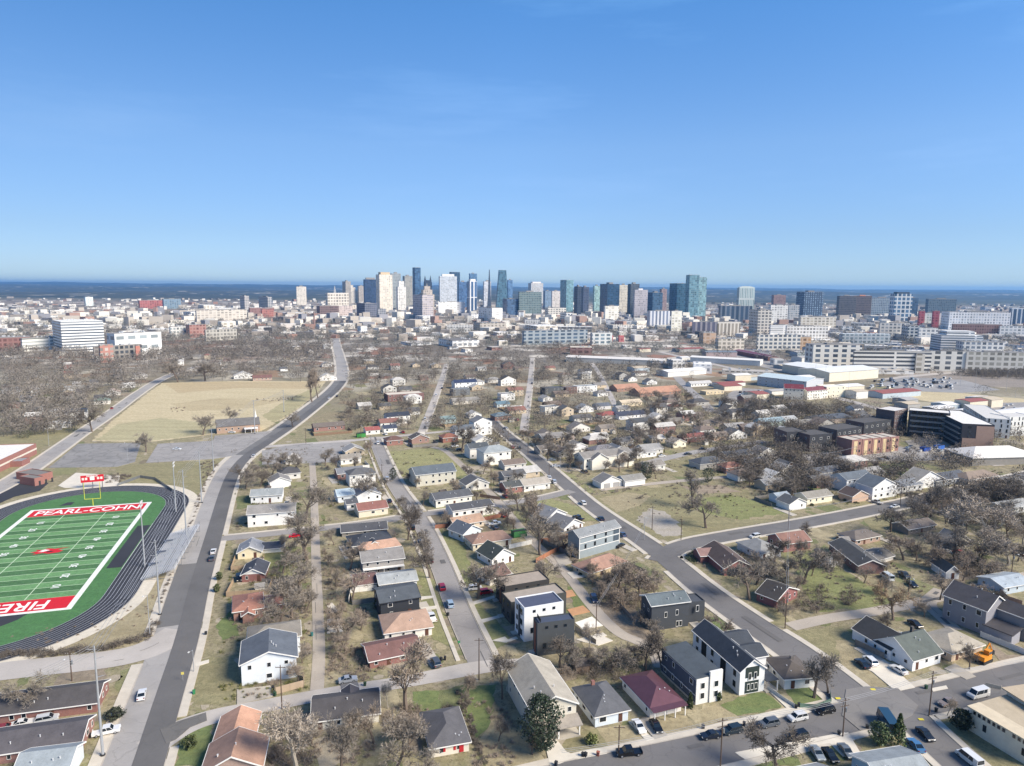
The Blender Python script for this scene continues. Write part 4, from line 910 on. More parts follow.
for row in [
 # upper left
 (387,410,425,9,S2,'gx','w:#e6e4de','s:#323a4a',None,'white two-storey house with navy roof above the north street','white navy-roofed house'),
 (384,397,433,7,S1,'gx','w:#e6e4de','s:#39435a','small white house with navy roof'),(366,380,435,7,S1,'gx','w:#dfdbd2','s:#a04a42','small white house with red roof'),
 (387,403,446,8,S1,'hip','b:#a65c42','s:#6d4a40',None,'orange brick cottage with brown hip roof at the north street corner','orange brick corner cottage'),
 (412,429,444,8,S1,'gy','b:#a9735c','s:#5a5450','brick cottage with grey roof'),(443,458,443,8,S1,'hip','b:#a4532f','s:#8e5138','orange brick cottage'),
 (441,456,424,8,S1,'gx','w:#b7c6c4','s:#6f8a8a','teal-roofed cottage'),(455,475,439,9,S2,'gx','w:#dcdedd','s:#5d6670',None,'white two-storey block with grey roof beside the white tower house','white block beside tower house'),
 (474,492,436,9,9.5,'gy','w:#eae9e5','s:#77787a',None,'tall narrow white house with gabled top on the diagonal street','tall narrow white house'),
 (470,489,459,9,S2,'gx','w:#dedad2','s:#4a5157',None,'white house with charcoal roof left of the big pale house','white charcoal-roofed house'),
 (484,511,466,11,7.5,'hip','w:#e2dfd6','s:#8e979a',None,'big pale three-storey house with grey hip roof by the diagonal street','big pale hip-roofed house'),
 (416,456,487,12,S2,'gx','w:#c3bfae','s:#57636d',None,'wide pale house with slate blue roof above the centre street','wide slate-roofed house'),
 (455,477,389,10,S2,'gx','w:#dfe1e2','s:#26385e',None,'white modern block with bright navy roof at the street top','navy-topped modern block'),
 (453,470,396,9,S2,'flat','w:#6a6e72','c:#7f8385','grey flat-roofed house'),(453,480,405,9,S1,'gx','w:#cfc8bb','s:#8f8a82','low pale house with grey roof'),
 (495,511,421,9,S1,'hip','b:#93604e','s:#5d7482','brick house with blue-grey roof'),(497,510,408,8,S1,'gx','w:#c8d4d6','s:#567a8c','teal-roofed cottage'),
 (501,516,386,8,S2,'gy','w:#dfdcd4','s:#4b4743','white gabled house with dark roof'),(501,515,401,8,S2,'flat','w:#e0deda','c:#6e6e70','white flat-topped house'),
 (388,424,402,14,S2,'flat','b:#8b5047','c:#cfc6b6',None,'wide dark red brick block with pale flat roof above the navy house','dark red flat-roofed block'),
 (506,527,494,8,S1,'gx','b:#a8583f','s:#4c504f','orange brick cottage with dark roof'),(524,550,492,9,S1,'gx','w:#e0ddd4','s:#a59b8b','cream cottage with tan roof'),
 (338,364,480,9,S1,'gx','b:#a4604a','s:#72757c','brick house with grey roof'),(341,361,465,8,S1,'gx','w:#e0dcd4','s:#8d8578','white cottage'),
 (338,355,503,9,S1,'gx','w:#dfe6ea','s:#a9bfcb','pale blue-roofed house'),(357,381,503,10,S1,'gy','w:#e4e4e2','s:#6f737d','white gabled house with grey roof'),
 (359,388,518,9,S1,'gx','w:#d9cdb4','s:#8f5648','cream cottage with dull red roof'),(347,358,511,6,S1,'gx','w:#dedcd8','s:#50535a','small white house with charcoal roof'),
 (314,345,432,9,S1,'gx','b:#a5654f','s:#6f6359','long low brick house'),(319,337,381,9,S1,'gy','w:#e8e5de','s:#cfcac0','white gabled house with pale roof'),
 (234,253,379,9,S1,'gy','w:#e4e2dc','s:#c8c4bc','white gabled house with pale roof'),(253,272,381,10,S1,'gx','w:#b59a88','s:#7a5048','low brown-roofed house'),
 (66,87,421,9,S2,'gx','w:#e3e3df','s:#3f4a58',None,'white two-storey house with slate roof beside the school road','white slate-roofed roadside house'),
 (47,71,429,7,S1,'gx','w:#e9e7e1','s:#dcd8d0',None,'long low white house left of the school road','long low white roadside house'),(33,48,430,7,S1,'gx','w:#8f857c','s:#5e534d','low dark brown house'),
 (94,110,405,8,S1,'hip','w:#dcd7cc','s:#6d8378','cottage with green roof'),(105,120,396,8,S1,'gy','w:#e6e2da','s:#b59c8a','small white gabled house'),(122,135,388,8,S1,'gx','w:#e6e4e0','s:#d8d4cc','small white house'),
 (132,147,379,9,S1,'gy','w:#e8e6e0','s:#c5c1ba','white gabled house with pale roof'),(64,84,392,9,S1,'gx','w:#d5d2cb','s:#9b9890','pale cottage'),(20,34,402,9,S1,'gx','w:#d8d8d8','s:#a4a6a8','pale cottage'),
 (2,18,394,9,S1,'gx','w:#dedcd8','s:#b4b2ae','pale cottage'),(24,40,408,9,S1,'gy','w:#d8d2c8','s:#9a8f86','small white gabled house'),
 # centre top
 (545,560,415,9,S2,'flat','w:#dedbd2','c:#77797b',None,'white and grey two-storey box house right of the far street','white and grey box house'),
 (545,564,395,10,S2,'flat','w:#55585b','c:#55585c','dark grey flat-roofed house'),(566,577,394,9,S2,'flat','b:#8c5a4e','c:#7a7672','dark brick flat-roofed house'),(577,597,393,9,S2,'flat','w:#d8d8d6','c:#8d9294','white flat-topped house'),
 (579,594,413,8,S1,'gy','w:#e3e3e1','s:#8f969c','small white gabled house'),(597,611,410,8,S1,'gx','w:#c9c8c8','s:#5b6470','small grey house'),(602,619,420,9,S1,'hip','w:#cfc6bb','s:#9c463e',None,'cottage with bright red hip roof by the far diagonal street','red hip-roofed cottage'),
 (622,642,407,9,S1,'gx','w:#d9c9a8','s:#c4b08e','tan cottage'),(619,646,420,10,S1,'gx','w:#dfdfe0','s:#3b4156',None,'white house with long navy roof below the orange-roofed school','long navy-roofed house'),
 (633,653,431,9,S2,'gx','w:#e3e2de','s:#4b4e52',None,'white two-storey house with dark roof and porch columns','white porch-column house'),
 (617,640,392,14,S1,'gx','b:#b07654','s:#b37c5c','orange-roofed school block'),(640,681,397,18,S1,'gx','b:#b07654','s:#b9805c',None,'long low school with clay orange roof at the centre top','long clay-orange school'),
 (595,618,457,10,S1,'hip','w:#cfccc8','s:#77757a','grey hip-roofed cottage'),(614,626,455,9,S1,'gy','w:#e4e3e0','s:#6a7078','white gabled house with grey roof'),
 (647,665,472,8,S1,'gx','w:#dcd9d0','s:#857e74','small white house'),(673,686,448,8,S1,'gy','w:#e6ddc4','s:#a19484','cream gabled cottage'),(684,707,443,8,S1,'gx','b:#9d5549','s:#8f4840','red-roofed brick cottage'),
 (714,729,441,8,S1,'gx','w:#d8b79c','s:#8e7c6e','tan cottage'),(729,747,440,9,S1,'gy','w:#e7e6e2','s:#5a5c60',None,'white gabled cottage with dark roof on the middle street','white middle-street cottage'),
 (724,741,415,9,S1,'gy','w:#d8d4c8','s:#5a544e','cottage with dark gable'),(706,724,395,9,S1,'flat','w:#d8c49c','c:#c8b898','tan flat-roofed block'),(691,712,387,9,S1,'gx','w:#e2e0da','s:#b8b6b2','white cottage'),
 (762,785,431,9,S2,'gx','w:#b9cfc9','s:#7d96a1',None,'pale teal house with blue-grey roof behind the dark townhouses','pale teal house'),(785,797,428,8,S2,'gx','w:#d9d8d2','s:#9fa3a4','small white house'),
 (797,820,429,10,S1,'gx','w:#b2aca4','s:#8b8881','low grey-roofed house'),(813,853,425,11,S1,'hip','w:#9d8f86','s:#485260',None,'wide house with navy hip roof behind the dark townhouses','wide navy hip-roofed house'),
 (700,726,470,10,S1,'hip','w:#b7b4ae','s:#4d545e',None,'long dark-roofed row house, nearer of two below the middle street','nearer long dark row house'),(726,744,474,8,S1,'hip','b:#a96a50','s:#a56a55','low brick house'),
 (727,752,462,9,S1,'gx','b:#8c7266','s:#474e5a',None,'long navy-roofed brick row, farther of two below the middle street','farther long navy row house'),(748,769,470,9,S1,'gx','b:#8f7a6c','s:#525660','low brick house with grey roof'),
 (758,778,460,9,S1,'gy','w:#e1dfda','s:#6d6a68','white gabled house with grey roof'),(778,790,504,6,S1,'gx','w:#d5dde2','s:#8a99a6','small pale blue shed-like house'),
 (789,806,511,8,S1,'gy','w:#e6e6e2','s:#5b5e60',None,'small white gabled cottage beside the cross street','small white cross-street cottage'),(807,832,505,8,S1,'gx','w:#e4dcc0','s:#8b8578',None,'cream cottage with dull roof above the cross street','cream cross-street cottage'),
 (852,868,503,8,S1,'gy','w:#c8a890','s:#5c4a44','small brown-roofed cottage'),(814,842,480,9,S1,'gx','w:#cfcbc0','s:#5e636c','pale house with charcoal roof'),
 (846,872,492,10,S2,'gx','w:#dfe2e4','s:#5a6570',None,'two-storey pale house with slate roof, left half of a white pair','left pale slate-roofed house'),
 (872,896,500,10,S2,'gy','w:#e4e6e6','s:#5f6a74',None,'two-storey white gabled house, right half of a white pair','right white gabled house'),
 (896,922,494,9,S1,'gx','w:#c6c9cc','s:#727880','grey-roofed house'),(913,945,490,9,S1,'gy','w:#e6e6e4','s:#9b9488',None,'white cottage with weathered grey roof near the lawn strips','white lawn-strip cottage'),
 (936,967,487,10,S1,'gx','w:#8f959c','s:#4f5560','dark navy-roofed house'),(968,998,486,10,S1,'hip','w:#b7a796','s:#8a7664','brown-roofed house'),
 (1003,1030,516,8,S1,'gx','w:#c8c8c4','s:#8f9190','low grey-roofed house'),(668,684,426,8,S1,'gx','w:#a39c92','s:#7b756c','low grey-roofed house'),(688,704,420,8,S1,'gx','w:#b8a898','s:#7a6c60','brown-roofed house'),
 (703,722,428,8,S1,'gx','w:#a89888','s:#756a60','low brown-roofed house'),(742,760,432,8,S1,'gx','b:#97695a','s:#6a5c54','low brick house'),
 (540,556,440,8,S1,'gy','w:#d0c8bc','s:#7a7068','small brown-roofed cottage'),(561,576,446,8,S1,'gx','w:#b5a89a','s:#8a7868','brown-roofed house'),(540,556,455,8,S1,'gx','w:#9c9488','s:#6c645c','low brown-roofed house'),
 (572,590,433,8,S1,'gy','w:#d8d4cc','s:#7d7670','small white gabled house'),(601,616,433,8,S1,'gx','w:#c9b9a6','s:#857a6e','tan cottage'),
]:
    r = list(row) + [None] * (11 - len(row))
    HB(*r[:8], desc=r[8], label=r[9], short=r[10])
# white double-gabled house with garages
def twog(r, w, d, h):
    block(r, -w*.22, -d/2-1.2, w*.34, 3, h*.92, 'gy', 'w:#e2ddcd', 's:#807b74', .6); block(r, w*.3, -d/2-1.6, w*.34, 3.2, 3.2, 'shx', 'w:#e2ddcd', 's:#8b857c', .3)
    block(r, w*.3, .0, 7, d+1, h+.4, 'gy', 'w:#e2ddcd', 's:#827d76', .5)
HB(584,632,470,11,6.5,'gx','w:#e2ddcd','s:#827d76',label='large cream two-storey house with several gables and grey roof',short='large cream gabled house',ex=twog,floors=2)
def gar(r, w, d, h):
    for x in (-.22, .22): MB().box(x*w-1.9, x*w+1.9, -d/2-.06, -d/2-.003, .05, 2.5).build('garage_door', mat('paint', '#9c9a98'), r)
HB(601,622,489,8,3.2,'gy','w:#e6e3da','s:#7e7b76',label='white double garage with two grey doors beside the gabled house',short='white double garage',win='',ex=gar,name='garage',cat='garage')
HB(625,645,487,8,3.2,'gx','w:#e9e7e0','s:#85827b',label='white garage with plain wide wall right of the double garage',short='plain white garage',win='',name='garage',cat='garage')
# church with steeple
def steep(r, w, d, h):
    MB().box(w/2-2.4, w/2-1.2, -.6, .6, h, h+5).tube((w/2-1.8,0,h+5),(w/2-1.8,0,h+9),.6,.05,4).build('steeple', WHITE, r)
    MB().box(w*.12, w*.44, -d/2-6, -d/2-.5, 2.8, 3.05).build('porch_roof', WHITE, r)
    for x in (.14, .28, .42): MB().box(x*w-.12, x*w+.12, -d/2-5.8, -d/2-5.5, 0, 2.8).build('post', WHITE, r)
HB(217,260,434,15,5,'gx','b:#b98a5f','s:#6b6866',label='tan brick church with long grey roof, white steeple and white entrance canopy',short='tan brick church',k=.5,ex=steep,name='church',cat='church',floors=1)
# school at the left edge
c_ = H((-42,493),(37,454),38,13,'flat','b:#a9553c','c:#dedcd6','red brick school wing with white flat roof at the left edge','red brick school wing',win='',name='school_building',cat='school',
  ex=lambda r, w, d, h: (MB().box(-w/2-.05, w/2+.05, -d/2-.12, -d/2-.003, h*.45, h*.6).build('window_band', mat('concrete', '#cfc6b8'), r), block(r, w*.17, -d/2-3, 9, 6, h*.5, 'flat', 'b:#a35038', 'c:#8b8c90')))
H((35,486.5),(57,486),(20,484),8,'flat','b:#a65238','c:#7d7873','small orange brick stadium building with grey flat roof','small stadium building',win='',name='stadium_building',cat='building',
  ex=lambda r, w, d, h: (block(r, w/2+4.2, 8, 8.2, 16, h-.3, 'flat', 'b:#a65238', 'c:#7b7671'), [MB().box(-w/2+2+i*3.2, -w/2+3+i*3.2, -d/2-.06, -d/2-.003, .1, 2.3).build('door', DARKTRIM, r) for i in range(3)]))
# dark townhouses and brick townhouses
def town(col, fm=WHITE):
    def f(r, w, d, h):
        W, D = w/2, d/2; n = max(2, int(w/5))
        for i in range(n):
            x = -W + w*(i+.5)/n
            for z in (.3, .75): window(r, x, -D-.03, h*z, 0, 1.8, 1.5, fm)
        for y in (-D*.5, D*.5):
            for z in (.35, .75): window(r, -W-.03, y, h*z, -math.pi/2, 1.1, 1.4, fm)
        MB().box(-W-.04, -W-.003, -D, D, 0, h).build('brick_side', mat('brick', '#7c5144'), r)
    return f
for (a, b, dd, lb_, sh) in [((786,449),(806,448),(771,441),'black-fronted brick townhouse block, leftmost of the dark row','leftmost dark townhouse block'), ((809,452),(831,450),(801,444),'black-fronted brick townhouse block, second of the dark row','second dark townhouse block'),
    ((836,447),(861,443),(826,440),'black-fronted brick townhouse block, third of the dark row','third dark townhouse block'), ((863,440),(890,436),(856,434),'black-fronted townhouse block, rightmost of the dark row','rightmost dark townhouse block')]:
    H(a, b, 14, 17, 'flat', 'w:#35373d', 'c:#55524f', lb_, sh, win='', ex=town(0), name='townhouse', cat='townhouse')
for i, (x0, x1) in enumerate([(851,861),(861.5,871),(871.5,880),(880.5,889),(889.5,898)]):
    ya, yb_ = 457 - (x0-851)*.13, 457 - (x1-851)*.13
    def bt(r, w, d, h):
        MB().box(-w*.3, w*.05, -d/2-.07, -d/2-.003, .1, h*.9).build('bay_panel', mat('paint', '#cdb78e'), r)
        for z in (.3, .75): window(r, w*.28, -d/2-.03, h*z, 0, 1.2, 1.6, DARKTRIM)
    o = H((x0,ya),(x1,yb_),11,17-i*.5,'flat','b:#a2604a','c:#bdb5a8',None,None,win='',ex=bt,name='townhouse')[0]
    auto(o, 'red brick townhouse with cream bay', 'townhouse', 'red brick townhouses in one terrace', o.location)
lm('red brick terrace', G(874,450))
# smaller houses scattered through the wooded streets
r6 = random.Random(31); ph = [0]
def fillh(poly, n):
    x0, x1 = min(p[0] for p in poly), max(p[0] for p in poly); y0, y1 = min(p[1] for p in poly), max(p[1] for p in poly); k = t = 0
    while k < n and t < n * 60:
        t += 1; x, y = r6.uniform(x0, x1), r6.uniform(y0, y1)
        if not inpoly(x, y, poly): continue
        p = G(x, y)
        if on_road(p, 7) or any(math.hypot(p.x-f[0], p.y-f[1]) < f[2] + 6.5 for f in FOOT): continue
        s = FPX / p.length; w = r6.uniform(8, 14); wn, wc_ = r6.choice([('white', 'w:#e2e0da'), ('pale', 'w:#cfccc4'), ('grey', 'w:#a8a59f'), ('tan', 'w:#c4b296'), ('brick', 'b:#9a6152'), ('white', 'w:#e6e5e1')]); rn, rc = r6.choice([('grey', 's:#807c78'), ('dark', 's:#4c4b4e'), ('brown', 's:#77665a'), ('pale', 's:#b5b1aa'), ('grey', 's:#94928f'), ('dark', 's:#5c5d60'), ('pale', 's:#c2bfb8')] + ([('reddish', 's:#8c5a4c')] if r6.random() < .4 else []))
        HB(x, x + w * s, y, r6.uniform(8, 10), r6.choice((3.2, 3.2, 3.2, 5.8)), r6.choice(('gx', 'gx', 'gy', 'hip')), wc_, rc, f'{wn} house with {rn} roof', group='small houses among the far trees', vent=0); k += 1
for pl, n in (([(350,362),(430,362),(500,372),(500,430),(440,440),(350,430)], 22), ([(500,365),(620,365),(680,400),(660,445),(540,440),(500,430)], 28), ([(660,400),(760,405),(860,415),(900,425),(760,440),(680,440)], 20), ([(0,355),(150,355),(150,378),(80,425),(0,430)], 26), ([(170,345),(345,345),(330,374),(170,372)], 16),
    ([(530,440),(660,440),(640,470),(560,465)], 9), ([(700,470),(850,460),(900,500),(790,500)], 8), ([(445,440),(500,450),(545,500),(470,505)], 5), ([(240,460),(312,455),(312,530),(240,530)], 3), ([(345,455),(385,470),(400,500),(345,500)], 2), ([(900,500),(1024,490),(1024,530),(940,540)], 2)): fillh(pl, n)
# apartments under construction
def court(r, w, d, h):
    fl = 5; dk = mat('paint', '#2d2c30'); rl = mat('metal', '#8a8a8c')
    W, D = w/2, d/2
    for i in range(1, fl):
        z = h*i/fl
        MB().box(-W-1.5, -W-.003, -D+1, D-1, z-.12, z+.12).build('balcony', mat('concrete', '#b0aba3'), r)
        MB().box(-W-1.5, -W-1.44, -D+1, D-1, z+.12, z+1.1).build('railing', rl, r)
    MB().box(-W*.1, W+.02, -D-.1, -D-.003, 0, h*.93).box(-W+.6, -W*.1, -D-.1, -D-.003, 0, h*.45).build('brick_panel', mat('brick', '#c08a62'), r)
    for z in (.5, .7, .88):  window(r, -W*.5, -D-.04, h*z, 0, 1.6, 1.6, DARKTRIM)
H((960,449.5),(982,446),(930,432.5),26,'flat','w:#35343a','c:#dcdad6','charcoal apartment block with brick end wall and open balcony floors','charcoal brick-ended apartment block',win='',ex=court,name='apartment_building',cat='apartments')
def court2(r, w, d, h):
    W, D = w/2, d/2
    for i in range(5):
        z = h*i/5
        if i:
            MB().box(-W+1, W-.5, -D-1.6, -D-.003, z-.12, z+.12).build('balcony', mat('concrete', '#b0aba3'), r)
            MB().box(-W+1, W-.5, -D-1.6, -D-1.54, z+.12, z+1.1).build('railing', mat('metal', '#8a8a8c'), r)
        for j in range(7): MB().box(-W+2+j*w/7.4, -W+4.4+j*w/7.4, -D-.08, -D-.003, z+.3, z+h/5-.5).build('opening', mat('glass', '#15171b'), r)
H((907,436),(948,440),13,26,'flat','w:#3c3a3f','c:#d6d4d0','charcoal courtyard wing with rows of open balconies, behind the balcony block','charcoal courtyard wing',win='',ex=court2,name='apartment_building',cat='apartments')
H((893,436),(906,433),13,25,'flat','b:#6a4a44','c:#d0cdc8','dark brown brick apartment end, leftmost of the courtyard building','dark brown courtyard end',win='F',name='apartment_building',cat='apartments',sp=3)
H((984,437),(1005,436),(962,421),19,'flat','w:#dcdcd8','c:#c9c7c2','white apartment block with tall dark windows, left of two at right','left white apartment block',win='FL',name='apartment_building',cat='apartments',sp=3,wh=2.4,fm=DARKTRIM)
H((1008,436),(1034,435),16,19,'flat','w:#e0e0dc','c:#c9c7c2','white apartment block with tall dark windows, at the right edge','edge white apartment block',win='F',name='apartment_building',cat='apartments',sp=3,wh=2.4,fm=DARKTRIM)
H((972,466),(1040,464),22,8,'hip','p:#8a857e','p:#d8d4cf','low building under a broad white hipped roof at the right edge','broad white-roofed building',k=.35,win='',name='warehouse',cat='warehouse')
# warehouses
H((829,382),(878,378),42,9.5,'gx','p:#ddd6c2','p:#d3d6d6','long cream warehouse with white metal roof in the middle right','long cream warehouse',win='',k=.12,name='warehouse',cat='warehouse')
H((782,372),(829,380),45,8,'gx','p:#cfc8b8','p:#dcdedd','broad white-roofed warehouse left of the cream warehouse','broad white warehouse',win='',k=.1,name='warehouse',cat='warehouse')
H((757,385),(806,391),36,9,'gx','p:#b9bcc0','p:#bccbd0','pale blue metal-roofed depot left of the red-roofed church hall','pale blue depot',win='F',k=.12,name='warehouse',cat='warehouse',sp=6)
H((784,399),(803,400),13,11,'gx','p:#e0dacb','m:#ab3d44','cream hall with bright red roof, left one of two','left red-roofed hall',win='F',k=.5,name='hall',cat='hall')
H((807,400),(827,398),12,9,'gx','p:#e4e0d4','m:#b5534c','cream hall with red roof, right one of two','right red-roofed hall',win='F',k=.4,name='hall',cat='hall')
H((826,398),(845,397),14,11,'flat','p:#e6dfc8','c:#e0ddd2','cream box-shaped hall right of the red-roofed halls','cream box hall',win='F',name='hall',cat='hall',sp=5)
H((690,362),(760,366),24,5,'gx','p:#d8d6d0','p:#dcdad6','long white low warehouse with pale roof left of the blue depot','long low white warehouse',win='',k=.1,name='warehouse',cat='warehouse')
H((668,377),(706,374),20,5,'gx','p:#dcdad4','p:#e2e2e0','white roofed shed building right of the orange school','white-roofed shed building',win='',k=.15,name='warehouse',cat='warehouse')
H((566,362),(664,366),30,5,'gx','p:#cfc9bd','p:#d6d2cc','very long pale industrial roof in the centre distance','very long pale industrial roof',win='',k=.1,name='warehouse',cat='warehouse')
H((706,357),(737,357),18,5,'gx','p:#a99','m:#9aa3a4','grey metal warehouse among the pale roofs at centre right','grey metal warehouse',win='',k=.15,name='warehouse',cat='warehouse')
H((734,354),(768,361),16,4,'gx','b:#9a5046','m:#b24a4c','thin warehouse with a red roof stripe at centre right','red-striped warehouse',win='',k=.15,name='warehouse',cat='warehouse')
# ------------------------------------------------------------------ towers and large far buildings
CITY = []
def FA(c, wc='#33424f', **k):
    if k.get('fx', 4) < 12:
        for q in ('fx', 'fz'): v = k.get(q, 4); k[q] = v * 1.6 if v < 12 else v
    return mat('facade', c, wc=wc, **k)
def T(x0, xc, x1, yt, yb, m, label, short=None, top=None, roofc='#8d8a86', name='tower', cat='tower', th=None, dep=None, bands=None, group=None, desc=None):
    C = G(xc, yb); f = C.normalized(); rg = Vector((f.y, -f.x)); s = FPX / C.length
    if xc > x0 + .3: th = R(th or 24)
    else: th = R(th or 1.5)
    u = rg * math.cos(th) + f * math.sin(th); v = -rg * math.sin(th) + f * math.cos(th)
    wr = max(3, (x1 - xc) / s / math.cos(th)); wl = (xc - x0) / s / math.sin(th) if xc > x0 + .3 else (dep or min(60, wr * .8))
    h = HT(C, yb - yt); c = C + u * wr / 2 + v * wl / 2
    root = empty(name, (c.x, c.y), math.atan2(u.y, u.x)); W, D = wr / 2, wl / 2
    if top == 'taper':
        mb = MB(); a, b = .95, .45
        mb.add([(-W,-D,0),(W,-D,0),(W,D,0),(-W,D,0),(-W*.45,-D*.9,h),(W*.7,-D*.9,h),(W*.7,D*.9,h),(-W*.45,D*.9,h)], [(0,3,2,1),(4,5,6,7),(0,1,5,4),(1,2,6,5),(2,3,7,6),(3,0,4,7)])
        mb.build('wall', m, root)
    elif top == 'spire':
        MB().add([(-W,-D,0),(W,-D,0),(W,D,0),(-W,D,0),(-W*.15,-D*.15,h),(W*.15,-D*.15,h),(W*.15,D*.15,h),(-W*.15,D*.15,h)], [(0,3,2,1),(4,5,6,7),(0,1,5,4),(1,2,6,5),(2,3,7,6),(3,0,4,7)]).build('wall', m, root)
    else:
        hh = h * {'cap': .94, 'step': .8, 'step3': .62, 'peaks': .78, 'dome': .9, 'round': .93, 'split': 1}.get(top, 1)
        wall = MB().box(-W, W, -D, D, 0, hh).build('wall', m, root)
        rm = mat('concrete', roofc)
        if top == 'cap': MB().box(-W*.7, W*.7, -D*.7, D*.7, hh, h).build('penthouse', rm, root)
        elif top == 'step': MB().box(-W*.66, W*.66, -D*.66, D*.66, hh, h).build('upper_storeys', m, root)
        elif top == 'step3':
            MB().box(-W*.72, W*.72, -D*.72, D*.72, hh, h*.78).box(-W*.45, W*.45, -D*.45, D*.45, h*.78, h*.9).build('upper_storeys', m, root)
            MB().tube((0,0,h*.9),(0,0,h*1.0),min(W,D)*.3,.4,8).build('spire', rm, root)
        elif top == 'peaks':
            for sx in (-1, 1): MB().add([(sx*W,-D*.6,hh),(sx*W*.45,-D*.6,hh),(sx*W*.45,D*.6,hh),(sx*W,D*.6,hh),(sx*W*.8,0,h)], [(0,1,4),(1,2,4),(2,3,4),(3,0,4),(0,3,2,1)]).build('spire', rm, root)
            MB().box(-W*.45, W*.45, -D*.6, D*.6, hh, hh + h*.06).build('penthouse', rm, root)
        elif top == 'dome':
            mb = MB()
            for i in range(5):
                a0, a1 = math.pi/2*i/5, math.pi/2*(i+1)/5; mb.tube((0,0,hh+math.sin(a0)*(h-hh)),(0,0,hh+math.sin(a1)*(h-hh)),min(W,D)*.8*math.cos(a0),max(.3,min(W,D)*.8*math.cos(a1)),12)
            mb.build('dome', rm, root)
        elif top == 'round':
            n = 8; pr = [(-W, hh)] + [(-W*math.cos(math.pi*i/n), hh + (h-hh)*math.sin(math.pi*i/n)) for i in range(1, n)] + [(W, hh)]
            MB().prism(pr[::-1], -D*.9, D*.9, 'y').build('arched_top', rm, root)
        else:
            MB().box(-W*.98, W*.98, -D*.98, D*.98, hh, hh + .5).build('roof', rm, root)
            if h > 25 and top != 'plain': MB().box(-W*.35, W*.3, -D*.4, D*.35, hh + .5, hh + .5 + min(6, h*.05)).build('plant_room', rm, root)
            elif wr > 20:
                rr_ = random.Random(int(x0*7+yb))
                for _ in range(int(min(9, wr/7))):
                    a, b = rr_.uniform(-.8,.8)*W, rr_.uniform(-.7,.7)*D; o = link('rooftop_unit', unit('rooftop_unit', lambda m_: m_.box(-1.2, 1.2, -1, 1, 0, 1.7), mat('metal', '#b9bcbe', met=.2)), root); o.location = (a, b, hh + .5)
    if bands:
        n, bc = bands; q = MB()
        for i in range(n): z = h*(i+.35)/n; q.box(-W-.35, W+.35, -D-.35, D+.35, z, z+h/n*.5)
        q.build('floor_band', mat('paint', bc), root)
    if label: tag(root, label, cat, group)
    else: auto(root, desc, cat, group, c)
    if short: lm(short, c)
    CITY.append((x0, x1, yt, yb)); FOOT.append((c.x, c.y, math.hypot(wr, wl) * .5, 0, wr, wl))
    return root
cream = lambda **k: FA('#d9ceb8', '#8d8373', **k)
white = lambda **k: FA('#dddcd8', '#5d6672', **k)
glass = lambda c='#3a6488', wc='#2b5074', **k: FA(c, wc, tx=.12, tz=.18, **k)
# downtown skyline, left to right
T(296.5,297,306,286.5,305,cream(fx=5),'slim pale tower standing alone left of the main skyline','lone pale tower')
T(241,245,249,296,312,FA('#b9b2ab','#6d6a6c',fx=4),'small grey tower with dark left side among low buildings at left','small grey left tower')
T(260,268,272,297,311,FA('#a7a6a5','#5a6068',fx=5),'low dark-sided grey block right of the small grey tower','low dark-sided block')
T(326,328,348,293,309,cream(fx=8,fz=8),'cream state-house building with a tall central spire','cream spired state house',name='state_house',cat='building',top='plain')
T(333,333.3,336.5,286,296,FA('#cfc5ae','#9d927c',fx=4),'narrow cream spire tower rising over the cream state house',top='spire')
T(343,346,351,281.5,305,FA('#b2a591','#6a6560',fx=4),'tan slab tower beside the spired state house','tan slab tower')
T(343,344,357,283,303,cream(fx=5,fz=5),'cream tower with small stepped crown at the skyline left end',top='step3')
T(358,359,365,286,303,FA('#b9a894','#6a6560',fx=4),'low tan tower just left of the dark blue block')
T(364,365,377,277.5,308,FA('#2f4f73','#223c5e',tx=.15,tz=.2),'dark blue glass block left of the big golden cream tower','dark blue left block',top='cap')
T(376.6,380,392.6,272,312,FA('#dccfb6','#bfae90',fx=5,fz=4,tx=.5),'big golden cream tower with small rooftop block','golden cream tower',top='cap',roofc='#c8b291')
T(391,392,401,273.5,309,FA('#9aa29f','#5d6a70',fx=4),'grey slab tower just behind the golden cream tower')
T(396.7,398,406,281,310,FA('#e0dcd2','#a9a59b',fx=5),'white stepped tower between the golden tower and blue glass tower','white stepped tower',top='step')
T(403,405,412.5,276,306,FA('#a9a18c','#6b6e68',fx=4),'olive tan tower just left of the tall blue glass tower')
T(413,415.5,421,267.5,312,glass('#31608c','#285479'),'tallest slim blue glass tower on the left skyline','tallest blue glass tower',top='plain')
T(424,425,432,275,307,FA('#2c4258','#223346',tx=.2),'dark tower with twin pointed peaks','twin-peaked dark tower',top='peaks',roofc='#2b3848')
T(419.5,422,434.5,283,313,FA('#c2ae98','#8f8474',fx=5),'tan stone building with stepped pyramid crown','stepped stone building',top='step3')
T(413,422.5,433.4,295,321,FA('#c3b3a6','#8c8494',fx=4),'boxy tower with grey left side and tan front','boxy tan-fronted tower')
T(439,440,457,274,310,FA('#b9bfc6','#94a0ab',fx=3,fz=4,tx=.3),'large pale grey square tower in the centre left skyline','large pale grey tower',top='cap',roofc='#e2e0dc')
T(438,438.5,465,302,314,FA('#e3e1dc','#cfccc4',fx=9),'white podium building at the foot of the pale grey tower',name='podium_building',cat='building')
T(449.5,451,460,272,304,glass('#30536d','#25455f'),'dark blue-green tower peeking over the pale grey tower',top='plain')
T(458,459,467.5,282,309,glass('#3e6d9e','#325c89'),'mid blue glass tower right of the pale grey tower','mid blue glass tower')
